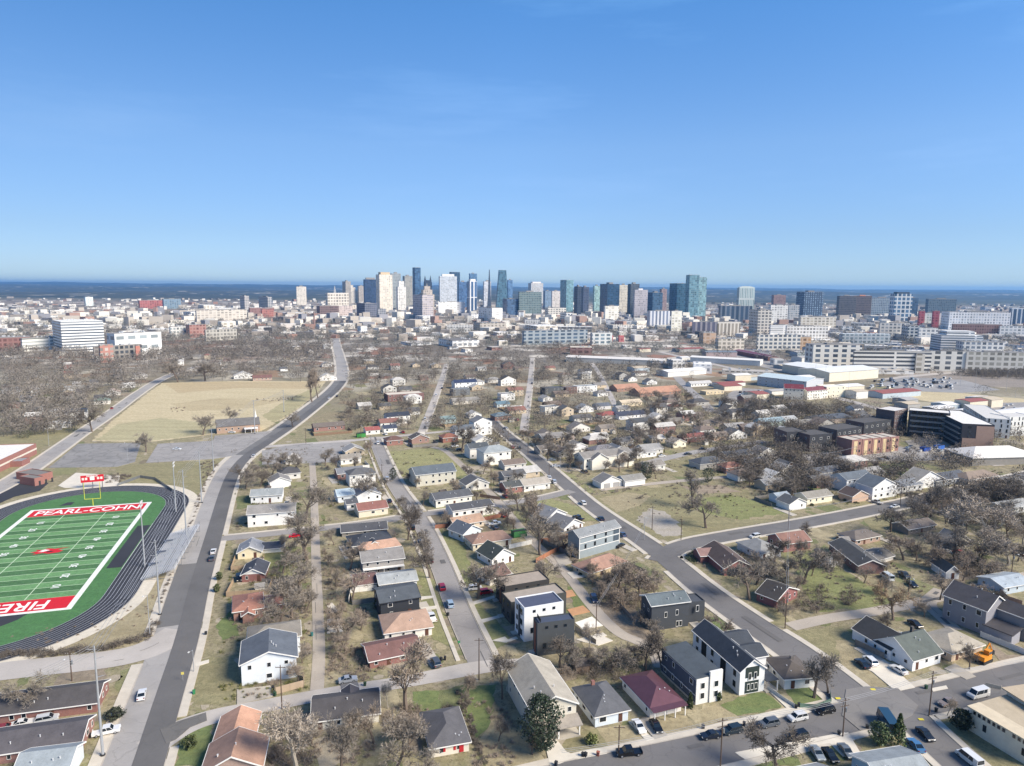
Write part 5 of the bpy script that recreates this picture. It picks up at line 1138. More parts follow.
T(467,470,477,279,314,FA('#d9dadb','#34587f',fx=9,fz=60,tx=.35,tz=.05),'white-framed tower with dark vertical glass stripes','white-striped glass tower',top='cap',roofc='#e2e0dc')
T(469,470,477,273.5,300,glass('#4b7ba0','#3d6a90'),'pale blue glass top rising behind the white-striped tower')
T(483,484,491,281.5,310,FA('#b9bcc4','#9fa6b0',fx=4),'plain grey-white slab tower next to the dark needle spire','grey-white slab tower')
T(487,487.5,491.5,269.5,312,FA('#3c4f66','#2a3b52'),'dark needle-like pointed spire tower','dark needle spire',top='spire')
T(495,496,508,270,312,glass('#3f7089','#326076'),'large tapering teal glass tower with slanted left side','tapering teal glass tower',top='taper')
T(507,508,512.5,280,306,glass('#4a7fae','#3c6d9a'),'slim blue glass tower tucked right of the tapering tower')
T(502.5,507,518.5,299,316,glass('#41658a','#35587c'),'low round-looking blue glass block below the tapering tower')
T(518,519,541.6,292,316,FA('#6d8783','#3f5a60',fx=4,tx=.3),'wide grey-green apartment tower in the centre','wide grey-green tower')
T(528,531,543,281.7,304,FA('#c8bfb2','#8a97a0',fx=4),'pale tower with white rooftop block behind the grey-green tower',top='cap',roofc='#e6ddd6')
T(543,545,551,291,309,FA('#6f93ad','#56789a',fx=4),'small slate blue tower right of the grey-green tower'); T(551,552,560,291,310,FA('#d3c8bb','#a59c94',fx=4),'small beige tower left of the green glass pair')
T(559.8,566,573,280,312,glass('#6fa3ad','#588c98'),'pale green glass tower with white edge','pale green glass tower',top='plain')
T(573.7,577,581,286.5,316,FA('#36485f','#26384e'),'dark slate tower beside the pale green glass tower'); T(580,583,588.5,287,313,FA('#4a5a78','#334562'),'dark blue-grey tower, right twin beside the slate tower')
T(592.5,594,599.5,286,311,glass('#8fb7b4','#78a3a0'),'slim light green tower with a red base'); T(599.4,607,618.5,284,315,glass('#27567a','#1d4867'),'wide navy glass tower with vertical blue shades','wide navy glass tower')
T(618,619,627,285,312,FA('#d8cbaa','#9a9078',fx=4),'narrow cream tower right of the wide navy tower'); T(627,630,638.4,284,315,FA('#54606c','#3b4754'),'dark grey tower between cream and pink-grey towers')
T(632.5,634,646.6,290,318,FA('#b4a9ac','#8f8a92',fx=3,tx=.3),'pink-grey apartment tower with flat white top','pink-grey tower',roofc='#d8d4d4'); T(647,652,661.6,292.6,316,glass('#3f6c8e','#31597a'),'blue glass block right of the pink-grey tower')
T(659,661,666,289,312,FA('#a57f78','#7d6a68',fx=3),'small pinkish brick tower left of the teal glass towers')
T(668.7,676,686,283.4,318,glass('#2d6585','#235672'),'broad deep teal glass tower','broad deep teal tower',top='plain'); T(684.5,688,697,275,319,glass('#6394a0','#4f808e'),'tall green-grey glass tower, left and taller of a joined pair','tall green-grey glass tower',top='plain')
T(696,697,704.7,277.3,318,glass('#7ba7ab','#66949b'),'tall green-grey glass tower, right and lower of a joined pair',top='plain')
T(603.5,605,618.5,306,323,FA('#e2dcca','#c7bda6',fx=6),'plain cream block in front of the wide navy tower','plain cream block'); T(646.6,648,669,311,329,FA('#d4d6dc','#6f7a92',fx=6,fz=50,tx=.5,tz=.1),'white office with vertical grey stripes','white striped office',name='office_building',cat='building')
T(670.5,671,681,311,331,FA('#e6e1cc','#cfc7ac',fx=5),'cream windowless block right of the striped office')
T(736,738,752,286,316,FA('#b9c6bf','#7d9696',fx=4,fz=60,tx=.4,tz=.1),'pale green hotel tower with a rounded top','round-topped hotel tower',top='round',roofc='#c8d2cc')
T(718,720,749,306,323,FA('#5a6f88','#33485f',fx=9,fz=50,tx=.4,tz=.1),'dark blue striped block below the round-topped hotel','dark blue striped block')
T(691.5,692,715,322,336,FA('#8d8794','#55566a',fx=7,fz=30,tx=.4,tz=.2),'low grey-purple colonnaded building at centre right'); T(716,717,738,322,338,FA('#d8ccb4','#8f8573',fx=5,fz=30,tx=.4,tz=.2),'cream colonnaded building like a temple','cream colonnaded building',name='hall',cat='building')
T(749,757,769,310,336,FA('#d4c9b4','#6a6a68',fx=5),'beige block with dark glass centre panel','beige dark-glass block'); T(796,803,819,292,318,FA('#2a4c6e','#7d9bb5',fx=5,tx=.55,tz=.5),'dark navy tower speckled with pale panels','speckled navy tower')
T(771,773,783.5,295,311,FA('#a0705f','#6d5550',fx=4),'brick-brown tower with reddish top'); T(784,788,797,305,324,FA('#b3b4b2','#76838c',fx=4),'grey office tower left of the speckled navy tower')
T(768,770,785,305,325,FA('#dedbd2','#a9a79f',fx=5),'white block right of the beige dark-glass block'); T(798,800,830,317,331,FA('#d8cdb4','#a0957e',fx=6),'long cream block below the speckled navy tower','long cream block')
T(769,770,790,325,338,FA('#e2e1dc','#9aa0a2',fx=60,fz=4,tx=.05,tz=.55),'white garage with horizontal openings',name='parking_garage',cat='garage'); T(785,786,822,326,341,FA('#dfdad0','#8f8b84',fx=4),'long white ribbed block at right centre')
T(756,757,798,335,350,FA('#d9d2c0','#5b6671',fx=5),'long pale apartments with dark bays, centre right','long pale bayed apartments',name='apartment_building',cat='apartments'); T(796,800,809,337,350,FA('#d9a863','#a0763f',fx=5),'short golden orange block beside pale apartments','golden orange block')
T(805,812,853,345,369,FA('#d9d3c2','#4c5866',fx=7,fz=4,tx=.45),'big cream apartment block with dark recessed bays at right','big cream bayed apartments',name='apartment_building',cat='apartments')
T(852,853,915,351,372,FA('#d8d2c4','#4d5157',fx=90,fz=5,tx=.03,tz=.5),'long parking garage with dark horizontal openings','long dark-slotted garage',name='parking_garage',cat='garage')
T(921,922,961,351,371,FA('#ded7c4','#5b5f63',fx=8,tx=.5),'cream apartments with grouped dark windows right of the garage','cream grouped-window apartments',name='apartment_building',cat='apartments')
T(914,915,921.5,354,373,FA('#cfc4ac','#8b8270',fx=6),'plain tan stair block between garage and cream apartments')
T(836,838,852,296,318,FA('#5c5a5e','#3d3d44',fx=3),'dark grey tower, left of a wide dark pair'); T(852,853,867,296,317,FA('#6d5a55','#40393d',fx=3),'dark brown tower with orange roof edge','dark orange-edged tower',roofc='#c58a6a')
T(867,869,889,298,317,FA('#8ba0ad','#4d6377',fx=4),'wide blue-grey tower left of the tall white-framed tower'); T(889,893,906.5,292,322,FA('#d8dcd8','#3f6583',fx=8,fz=8,tx=.3,tz=.3),'white-framed blue glass tower with dark cap','white-framed capped tower',top='cap',roofc='#3a4a5a')
T(906,907,914.5,298,317,glass('#3b5f7d','#2f4f6c'),'narrow dark blue tower right of the capped tower'); T(925,927,947.5,299,317,FA('#5d7786','#3f5a6b',fx=4),'dark teal wide tower near the right edge skyline')
T(917,918,922.3,311,329,FA('#c23a4c','#a12c3d',fx=5),'slim bright red stair tower, left of two','left red stair tower'); T(931,932,936.5,311,330,FA('#c23a4c','#a12c3d',fx=5),'slim bright red stair tower, right of two')
T(922,923,931.5,313,329,FA('#d0d8d2','#a2b3ad',fx=4),'pale green-white block between the two red stair towers'); T(936,937,945,313,330,FA('#dedcd4','#aeb3b0',fx=4),'pale block just right of the red stair towers')
T(942,948,991,312,332,FA('#e3e3e2','#9aa2ac',fx=4,tx=.45),'huge white hospital block at the right','huge white hospital block',name='hospital',cat='hospital'); T(951,952,986.5,324,337,FA('#97685c','#6d4c46',fx=3),'long red-brown brick block in front of the white hospital','long brick block by hospital')
T(1008,1010,1030,308,327,FA('#c9d4dc','#39597a',fx=7,fz=50,tx=.3,tz=.1),'blue-striped white tower cut by the right edge'); T(998,999,1030,326,338,FA('#dcdcd8','#8f979c',fx=5),'low white block with grey windows at the right edge')
T(932,940,970,331,352,FA('#d9dad6','#5d6a78',fx=60,fz=4,tx=.05,tz=.5),'white stepped office with horizontal dark windows','white banded office',top='step',name='office_building',cat='building'); T(957,962,991,342,354,FA('#dedcd4','#6b7682',fx=5),'lower white office wing at right',name='office_building',cat='building')
T(902,907,917,326,341,FA('#b9c0c0','#3a4a5a',fx=5),'small pale office with dark top, right of centre'); T(917,918,932,328,343,FA('#dad8d0','#8b9298',fx=5),'squat white office left of the banded office')
T(878,879,902,323,339,FA('#c9c4b8','#7a7f84',fx=5),'squat beige office block at right centre'); T(839,842,881,334,344,FA('#a9b7bd','#6c7d86',fx=5),'long low glassy block with pale blue roof',roofc='#d0d8dc'); T(961,965,1005,352,372,FA('#d6cdb8','#8d8878',fx=5),'tan low complex at the right behind rail yard')
T(1005,1008,1030,352,369,FA('#dedbd2','#6f757b',fx=60,fz=5,tx=.05,tz=.5),'white banded low block touching the right edge')
# left side large buildings
T(56.6,63,94,322,353,FA('#e6e6e0','#55606c',fx=200,fz=4.2,tx=.01,tz=.52),'white hospital tower with dark horizontal window bands','white banded hospital tower',name='hospital',cat='hospital',th=10,top='plain',roofc='#e0dfda')
T(22,23,57,338.5,352,FA('#e3e1d6','#8b8f8b',fx=200,fz=5,tx=.01,tz=.6),'low white banded annex left of the hospital tower','low white annex',name='hospital_annex',cat='hospital'); T(0,0,21,338,352,FA('#9b5a4d','#6c4640',fx=4),'red brick block at the left edge near the hospital','red brick edge block')
T(93.5,94,100,321,346,FA('#a77560','#7d5a4c',fx=4),'narrow brick tower attached right of the hospital','narrow hospital brick tower'); T(110,116,153,334,357,FA('#e6e4de','#7f8a8d',fx=10,fz=9,tx=.35,tz=.65),'white round-cornered medical building with glass corner','white round-cornered building',name='medical_building',cat='building',top='plain')
T(100,101,111,345,363,FA('#c46a4a','#9a8f84',fx=4),'orange-fronted apartment block beside the round-cornered building','orange-fronted apartments',name='apartment_building',cat='apartments'); T(111,112,136,346,361,FA('#8f8578','#3f444a',fx=4),'grey apartment block with a grid of dark windows','grey grid apartments',name='apartment_building',cat='apartments')
T(136,136.5,140,346,360,FA('#c46a4a','#a05a44',fx=4),'thin orange end bay of the grey apartments'); T(94,94.5,100,347,360,FA('#8a7f76','#5a544f',fx=4),'small grey block left of the orange-fronted apartments')
T(85,86,91.5,297,306,FA('#d3e2dc','#a9c3be',fx=5),'small pale mint tower far off at the left','far mint tower'); T(139,140,160,300.5,309,FA('#b9544a','#964038',fx=6),'far red-fronted blocks near the left horizon','far red blocks')
T(163,164,178,299,309,FA('#6c8ca0','#4f6f86',fx=6),'far blue steel stadium-like block at left','far blue block'); T(196,197,241,310.5,322,FA('#cbbfa9','#a3988a',fx=7),'long beige low block left of centre','long beige block')
T(187,190,204,325,338,FA('#b0705e','#855448',fx=4),'pinkish brick apartment block at left','pinkish brick apartments'); T(205,206,233,330,341,FA('#b5ad9a','#77736a',fx=4),'long khaki apartment block right of the pinkish block','long khaki apartments'); T(170,171,188,327,338,FA('#c9c7c0','#7d8484',fx=4),'grey-white apartment block left of the pinkish block')
T(249,250,272,308,315,FA('#9b665c','#77504a',fx=4),'low brick row left of the state house'); T(261,262,272.5,309,317,FA('#b5604c','#8f4b3c',fx=4),'bright orange brick block in the brick row'); T(317,320,338,306,317,FA('#80605a','#5c4a48',fx=4),'dark brown block right of the brick row','dark brown block')
T(338,339,352,306,316,FA('#cbb3a8','#a08f86',fx=4),'pale pink block beside the dark brown block'); T(357,365,377,303.5,318,FA('#6c7286','#454c5e',fx=4),'dark slate office left of the boxy tan-fronted tower','dark slate office'); T(377,378,386,309,319,FA('#9a9ca3','#5a616d',fx=4),'small grey office beside the dark slate office')
T(478,492,502.5,308,323,FA('#e6e4de','#c8c5bd',fx=9),'bright white cubic building in the centre','bright white cube building'); T(522,524,590,331,345,FA('#8fa0aa','#41566a',fx=8,tx=.35),'long pale apartments with blue-grey bays','long blue-bayed apartments',name='apartment_building',cat='apartments')
T(590,592,612,333,345,FA('#c9cdc8','#5f7480',fx=7),'pale apartment block right of the blue-bayed apartments',name='apartment_building',cat='apartments'); T(545,548,566,308,319,FA('#d9d0bb','#7f7d78',fx=6),'ornate cream block with arched windows'); T(560,566,572,313,323,FA('#dfdcd6','#3f4c60',fx=6),'white block with dark glass front near centre')
T(608,610,613,336,342,FA('#c05052','#a04042'),'small red-roofed kiosk-like block, left of two',roofc='#c4504f'); T(618,619,624,336,342,FA('#c05052','#a04042'),'small red-roofed kiosk-like block, right of two',roofc='#c4504f')
T(699,703,715,333,344,FA('#c79f76','#a8845f',fx=6),'tan cubic building near centre right'); T(715,718,742,339,350,FA('#d6c8ad','#8a8372',fx=5),'cream four-storey block right of the tan cube')
MB().tube((0,0,0),(0,0,HT(G(314.5,329),17)),2.2,1.6,10).build('shaft', mat('brick', '#9a6a5c'), tag(empty('chimney_stack', G(314.5,329)), 'tall lone brick chimney stack left of centre', 'chimney'))
# ordinary low buildings across the middle distance
cr = random.Random(11); ncl = 0; PAL = [('#dad6cc','#8a8a88','pale grey'),('#e6e3db','#9aa0a6','white'),('#d8ccb2','#8f8674','cream'),('#a3695a','#6d4a42','brick red'),('#b8ab98','#7a7468','tan'),('#8f8a85','#55565a','dark grey'),('#c9cdd0','#5f7080','blue-grey')]
roofs = ['#d8d5cf', '#b3ada5', '#e6e4e0', '#8a8580', '#c9bfae', '#74706c']
def hits(x0, x1, yt, yb):
    for a in CITY:
        if x0 < a[1] - 1 and x1 > a[0] + 1 and yb > a[3] - 1.5 and yt < a[3] - (a[3]-a[2])*(.42 if a[3] < 322 else .2): return True
    return False
tries = 0
while ncl < 298 and tries < 9000:
    tries += 1
    yb = 308 + 66 * cr.random() ** 2.1; x0 = cr.uniform(-20, 1030)
    if cr.random() < .3: x0 = cr.uniform(770, 1030); yb = cr.uniform(314, 356)
    t = (yb - 303) / 67
    if x0 < 350 and yb > 338 and cr.random() < .8: continue
    if yb > 352 and x0 < 560 and cr.random() < .75: continue
    if x0 < 345 and yb > 362: continue
    s = FPX / G(x0, yb).length; wm = cr.choice((16, 22, 30, 45, 60)) * (1 + .5 * (1 - t)); wpx = wm * s; hm_ = cr.choice((5, 6, 8, 11, 14)) * (1.25 if yb < 335 else .8)
    yt = yb - hm_ * s * .97
    if hits(x0, x0 + wpx, yt, yb): continue
    if any(on_road(G(x0 + q * wpx, yb), 4) for q in (0, .5, 1)): continue
    c, wc, nm = cr.choices(PAL, (7, 7, 5, 1.3, 3, 1.5, 2))[0]
    side = cr.choice((.0, .2, .35)) * wpx
    T(x0, x0 + side, x0 + wpx, yt, yb, FA(c, wc, fx=cr.choice((4, 6, 9)), fz=4, tx=cr.choice((.35, .5))), None, top='plain', roofc=cr.choice(roofs), name='low_building', cat='building', dep=cr.uniform(12, 30),
      group='low buildings of the middle distance', desc=('low ' if hm_ < 9 else 'mid-height ') + nm + ' flat-roofed building')
    ncl += 1
# beyond them: the far suburbs, too many to count
fm_ = MB(); fr = random.Random(5); mats_ = []
def far_mass(seed, cols, n, y0, y1, name):
    fr = random.Random(seed); mb = MB()
    for _ in range(n):
        y = y0 * (y1 / y0) ** fr.random(); x = fr.uniform(-.78, .78) * y; w_, d_, h_ = fr.uniform(10, 34), fr.uniform(10, 26), fr.choice((4, 6, 8, 12) if y0 < 1600 else (9, 12, 16, 22))
        a = fr.uniform(0, 1.5); ca, sa = math.cos(a), math.sin(a)
        q = [(x + ca*p*w_/2 - sa*r_*d_/2, y + sa*p*w_/2 + ca*r_*d_/2) for p, r_ in ((-1,-1),(1,-1),(1,1),(-1,1))]
        mb.poly(q, 0, h_)
    tag(mb.build(name, mat('concrete', cols, ns=.01), fix=False), kind='stuff')
for i, (c, n) in enumerate((('#ddd8cf', 900), ('#a39a90', 420), ('#9a7a6c', 150), ('#6f6b68', 260))): far_mass(40 + i, c, n, 1300, 4900, 'distant_rooftops')
for i, (c, n) in enumerate((('#ddd8cc', 190), ('#b9b0a4', 120), ('#8d8d92', 80), ('#a3877a', 40))): far_mass(60 + i, c, n, 1650, 2500, 'distant_rooftops')

r12 = random.Random(5); nw = 0
for _ in range(900):
    if nw >= 34: break
    x, y = r12.choice([(r12.uniform(560, 880), r12.uniform(351, 374)), (r12.uniform(690, 900), r12.uniform(374, 402)), (r12.uniform(890, 1010), r12.uniform(404, 422))]); p = G(x, y); s_ = FPX / p.length; w_ = r12.choice((12, 18, 28, 40)); d_ = r12.uniform(10, 20)
    if any(math.hypot(p.x + w_/2 - f[0], p.y + d_/2 - f[1]) < f[2] * .9 + w_ * .6 for f in FOOT) or any(on_road(G(x + q*w_*s_, y), 4) for q in (0, .5, 1)): continue
    if inpoly(x, y, [(876,374),(960,374),(1000,392),(960,395),(885,392)]): continue
    wn, wc_ = r12.choice((('white', 'p:#dddbd5'), ('cream', 'p:#d6cdb8'), ('grey', 'p:#a5a4a2'), ('pale blue', 'p:#b4c0c8'))); rn, rc = r12.choice((('white', 'p:#dedddb'), ('grey', 'p:#a8a6a3'), ('tan', 'p:#bdb09b'), ('dull red', 'p:#8f5550')))
    HB(x, x + w_ * s_, y, d_, r12.choice((4, 5, 7)), 'gx', wc_, rc, f'{wn} shed building with {rn} roof', k=.14, win='', cat='warehouse', name='warehouse', group='sheds and workshops near the warehouses', vent=0); nw += 1
# ------------------------------------------------------------------ trees
def rvec(r): 
    while True:
        v = Vector((r.uniform(-1,1), r.uniform(-1,1), r.uniform(-1,1)))
        if .05 < v.length < 1: return v.normalized()
def bare_tree(seed, H_=10, spread=.5, limbs=5, up=.55, dens=1.0, twig=.05):
    r = random.Random(seed); tr = MB(); cw = MB()
    def blade(a, b, wd):
        d = (b - a); s = d.cross(rvec(r)).normalized() * wd
        cw.add([a - s, a + s, b], [(0, 1, 2)])
    def grow(p, d, L, rad, lev):
        segs = 3 if lev < 3 else 2; q = p; rr_ = rad
        pts = [p]
        for i in range(segs):
            d = (d + rvec(r) * .22 + Vector((0, 0, .1 * up))).normalized(); nq = q + d * L / segs; r2 = rr_ * .8
            if lev <= 1: tr.tube(q, nq, rr_, r2, 5, False)
            elif lev == 2: cw.tube(q, nq, max(rr_, .035), max(r2, .03), 3, False)
            else:
                blade(q, nq, max(rr_ * .8, .044)); 
            q = nq; rr_ = r2; pts.append(q)
        if lev == 4: return
        n = {0: limbs, 1: 6, 2: 7, 3: int(8 * dens)}[lev]
        for i in range(n):
            t = r.uniform(.3 if lev else .45, 1.0); k = min(segs - 1, int(t * segs)); b = pts[k].lerp(pts[k+1], t * segs - k)
            a = d.orthogonal().normalized(); a.rotate(Matrix.Rotation(r.uniform(0, 6.283), 3, d))
            nd = (d * (.75 if lev else up) + a * r.uniform(.5, 1.0) * (1.0 if lev else spread * 2) ).normalized()
            grow(b, nd, L * r.uniform(.5, .78) * (.95 if lev else 1.0), rr_ * (.72 if lev else .62), lev + 1)
    grow(Vector((0, 0, -.2)), Vector((0, 0, 1)), H_ * .42, H_ * .028, 0)
    z = max(v[2] for v in cw.v); f = H_ / z
    for m in (tr, cw): m.v = [(v[0]*f, v[1]*f, v[2]*f) for v in m.v]
    return tr, cw
BARK = mat('bark', '#6a5d52'); BARKP = mat('bark', '#a59c8e')
TW = {'grey': mat('twig', '#797167'), 'tan': mat('twig', '#83776a'), 'dark': mat('twig', '#665e55'), 'rust': mat('twig', '#8f7b62'), 'pale': mat('twig', '#968c80')}
PROTO = {}
VAR = [(1,10,.42,5,.75,1.),(2,10,.5,6,.65,1.1),(3,10,.35,5,.9,1.),(4,10,.58,6,.55,1.2),(5,10,.4,7,.7,1.),(6,10,.3,6,1.0,.9)]
base = [bare_tree(s, H_, sp, l, up, de) for s, H_, sp, l, up, de in VAR]
def proto(v, col):
    if (v, col) not in PROTO:
        tr, cw = base[v]
        PROTO[(v, col)] = (UM.setdefault(('tr', v, col == 'pale'), tr.mesh('trunk', BARKP if col == 'pale' else BARK, fix=False)), cw.mesh('crown', TW[col], fix=False))
    return PROTO[(v, col)]
NT = [0]
def tree(p, h, col='grey', v=None, wide=1.0, label=None, short=None, r=RND, cat='tree'):
    v = r.randrange(6) if v is None else v; a, b = proto(v, col)
    root = empty('bare_tree', p, r.uniform(0, 6.28)); s = h / 10; root.scale = (s * wide, s * wide, s)
    link('trunk', a, root); link('crown', b, root)
    NT[0] += 1
    if label: tag(root, label, 'tree', 'bare winter trees')
    else: auto(root, {'grey': 'bare grey tree', 'tan': 'bare tan tree', 'dark': 'bare dark tree', 'rust': 'rust-tinged tree', 'pale': 'pale-branched tree'}[col] if h > 7 else {'grey': 'small grey tree', 'tan': 'small tan tree', 'dark': 'small dark tree', 'rust': 'small rusty tree', 'pale': 'small pale tree'}[col], 'tree', 'bare winter trees', p)
    if short: lm(short, p)
    TREES.append((p[0], p[1], h * .3)); return root
TREES = []
def TP(px, py, hpx, col='grey', v=None, wide=1.0, label=None, short=None):
    p = G(px, py); return tree(p, HT(p, hpx), col, v, wide, label, short)
TP(406,712,70,'tan',2,.95,'big tan bare tree with upright trunk on the side road below red-roofed house','big tan roadside tree')
TP(478,598,44,'grey',3,1.15,'large spreading grey bare tree above the red car by the centre street','large centre-street tree')
TP(297,770,66,'pale',2,1.1,'white-limbed sycamore at the bottom, left of the cream bungalow','white-limbed sycamore'); TP(342,768,62,'grey',5,.9,'slender grey tree in front of the cream bungalow wall')
TP(388,709,29,'pale',5,.6,'thin white-trunked tree beside the cream bungalow end'); TP(395,775,50,'grey',3,1.3,'wide bushy grey tree at the bottom edge left of the red-doored cottage','bushy bottom-edge tree'); TP(425,790,45,'grey',1,1.0)
TP(502,699,50,'dark',5,.8,'dark shaggy tree by the lawn left of the tall cream house','dark shaggy lawn tree'); TP(814,698,50,'grey',2,.9,'tall grey tree on the corner lawn beside the brown-roofed ranch','corner lawn tree'); TP(828,693,32,'grey',0,.9)
TP(777,772,56,'dark',1,1.2,'large dark tree on the near side of the front street','large front-street tree'); TP(33,712,44,'grey',1,1.1,'grey tree rising in front of the upper brick apartment row')
TP(706,528,36,'grey',3,1.1,'wide-branched tree alone on the vacant lot','vacant lot tree'); TP(693,508,40,'grey',2,.7); TP(803,584,44,'grey',3,1.0,'grey tree with bushy foot in the centre of the back lawn','back lawn tree')
TP(750,600,40,'grey',0,1.0); TP(640,600,40,'tan',1,1.2,'tall tan tree in the brushy lot behind the charcoal barn-shaped house','brushy lot tree'); TP(617,592,34,'tan',3,1.1); TP(893,620,42,'rust',1,1.2,'rust-coloured tree behind the long white wing','rust-coloured tree')
TP(990,546,52,'pale',3,1.3,'huge pale-branched tree at the right among dense woods','huge pale-branched tree'); TP(931,517,34,'grey',2,.8); TP(940,514,30,'grey',5,.8); TP(146,452,22,'grey',1,1.2,'rounded grey tree alone between the two car parks','car park tree')
TP(203,435,21,'grey',3,1.3,'rounded dark tree at the left end of the church'); TP(92,432,28,'dark',1,1.2,'dark tree at the foot of the school road beside the white house'); TP(205,381,22,'grey',3,1.2); TP(178,382,24,'grey',3,1.2); TP(230,424,19,'grey',1,1.2); TP(293,427,18,'grey',1,1.3)
TP(312,402,34,'tan',2,.7); TP(318,398,34,'tan',5,.7); TP(940,600,30,'grey',1,1.0); TP(969,670,28,'dark',1,1.0,'dark tree in front of the orange digger','tree by the digger'); TP(947,716,22,'pale',5,.8,'small whitish tree at the corner of the hall')
TP(365,500,32,'grey',1,1.1); TP(462,452,34,'dark',1,1.0,'dark tree above the empty lot near the orange brick cottage'); TP(548,460,26,'grey',1,1.1); TP(760,420,26,'grey',0,1.0)
TP(725,640,26,'tan',0,1.0); TP(646,672,40,'dark',2,.9); TP(610,672,30,'grey',0,1.2); TP(575,674,28,'grey',1,1.1); TP(662,668,44,'dark',5,1.0); TP(560,668,28,'dark',0,1.2); TP(590,650,26,'pale',0,.8)
TP(300,590,40,'grey',1,1.2); TP(292,618,42,'grey',3,1.2); TP(278,632,40,'grey',1,1.3); TP(307,560,48,'grey',2,1.1); TP(305,520,40,'grey',0,1.0); TP(352,600,30,'tan',1,1.3); TP(345,640,28,'tan',3,1.2); TP(350,570,30,'grey',1,1.2)
TP(430,578,34,'dark',0,.9); TP(408,540,44,'dark',5,.8); TP(428,560,30,'grey',0,.8); TP(540,555,40,'grey',0,1.0); TP(534,530,44,'tan',1,.9); TP(545,590,30,'grey',0,1.0)
def clear(p, ex, tr=2.0):
    if on_road(p, ex * .6): return False
    for fx, fy, fr_, *_r in FOOT:
        if abs(p[0]-fx) < fr_+ex and abs(p[1]-fy) < fr_+ex and math.hypot(p[0]-fx, p[1]-fy) < fr_*.8 + ex*.4: return False
    return not any(abs(p[0]-t[0]) < tr and abs(p[1]-t[1]) < tr for t in TREES)
tr_ = random.Random(21)
NOTREE = [[(92,443),(112,421),(140,399),(162,383),(240,383),(326,383),(300,414),(262,433),(215,438),(150,446)], [(0,480),(130,470),(215,470),(200,540),(150,660),(0,660)], [(592,497),(700,484),(800,505),(740,530),(660,540)], [(49,470),(78,444),(273,431),(234,460),(60,470)],
          [(876,376),(960,376),(1040,400),(1040,422),(960,420),(885,390)], [(0,480),(0,440),(60,440),(60,470)], [(262,451),(350,440),(356,462),(262,466)]]
def fill(poly, n, hm, cols, sp=4.5, ex=2.5, wide=1.1):
    x0, x1 = min(p[0] for p in poly), max(p[0] for p in poly); y0, y1 = min(p[1] for p in poly), max(p[1] for p in poly); k = t = 0
    while k < n and t < n * 40:
        t += 1; x, y = tr_.uniform(x0, x1), tr_.uniform(y0, y1)
        if not inpoly(x, y, poly) or any(inpoly(x, y, q) for q in NOTREE): continue
        p = G(x, y)
        if not clear(p, ex, sp): continue
        tree(p, tr_.uniform(*hm), tr_.choice(cols), None, wide * tr_.uniform(.85, 1.2), r=tr_); k += 1
g3 = ['grey', 'grey', 'tan', 'dark']
fill([(880,520),(1024,505),(1024,560),(960,585),(900,560)], 26, (8,14), ['grey','grey','dark','tan','pale'], 4)
fill([(800,560),(900,545),(905,590),(880,600)], 4, (6,9), g3); fill([(730,545),(830,530),(850,560),(790,600),(750,590)], 9, (6,11), g3, 4); fill([(760,605),(830,612),(830,622),(790,620)], 5, (3,5), g3, 2, 1)
fill([(560,575),(640,570),(690,600),(620,615)], 12, (5,7.5), ['tan','grey','tan'], 3.5, 2); fill([(545,665),(660,650),(680,668),(560,680)], 8, (4,6.5), g3, 3, 2); fill([(325,535),(352,535),(365,650),(325,680)], 12, (4.5,7.5), ['grey','tan','tan'], 4)
fill([(270,560),(314,520),(315,640),(285,640)], 8, (5,8), g3, 4); fill([(240,470),(380,455),(385,485),(240,490)], 14, (7,12), g3, 5); fill([(395,500),(420,495),(440,560),(425,575)], 5, (6,9), g3, 4); fill([(500,520),(560,540),(590,580),(560,560),(505,530)], 9, (5,9), ['grey','tan'], 3.5, 1.5)
fill([(700,470),(850,460),(870,510),(800,505),(720,480)], 20, (7,12), g3, 5); fill([(820,470),(1024,480),(1024,505),(900,510)], 16, (7,12), g3, 5); fill([(520,440),(660,440),(660,480),(560,470)], 26, (7,12), g3, 6); fill([(440,440),(500,450),(540,520),(480,505)], 9, (6,9), g3, 5)
fill([(640,400),(720,400),(760,440),(650,450)], 22, (9,14), g3, 7); fill([(770,430),(860,425),(850,455),(780,455)], 4, (6,9), g3, 6); fill([(250,740),(330,735),(420,730),(425,766),(250,766)], 6, (5,9), g3, 3); fill([(650,620),(830,640),(820,655),(760,630)], 1, (4,5), g3)
fill([(340,410),(430,410),(430,432),(340,432)], 8, (8,12), g3, 7); fill([(880,505),(1024,498),(1024,530),(900,535)], 12, (8,13), g3, 4); fill([(210,640),(318,530),(318,690),(280,700)], 6, (5,8), g3, 4); fill([(940,560),(1010,555),(1010,590),(960,585)], 6, (5,9), g3, 4); fill([(430,700),(560,670),(540,760),(440,760)], 4, (4,7), g3, 4); fill([(1000,560),(1024,560),(1024,640),(1005,620)], 2, (5,8), g3, 4)
fill([(520,500),(640,570),(700,640),(640,640),(560,560)], 14, (4,7), g3, 4, 2); fill([(830,600),(1000,590),(1000,615),(900,640)], 6, (5,8), g3, 4); fill([(350,480),(520,480),(540,530),(380,530)], 14, (5,9), g3, 5, 2)
print('trees', NT[0])
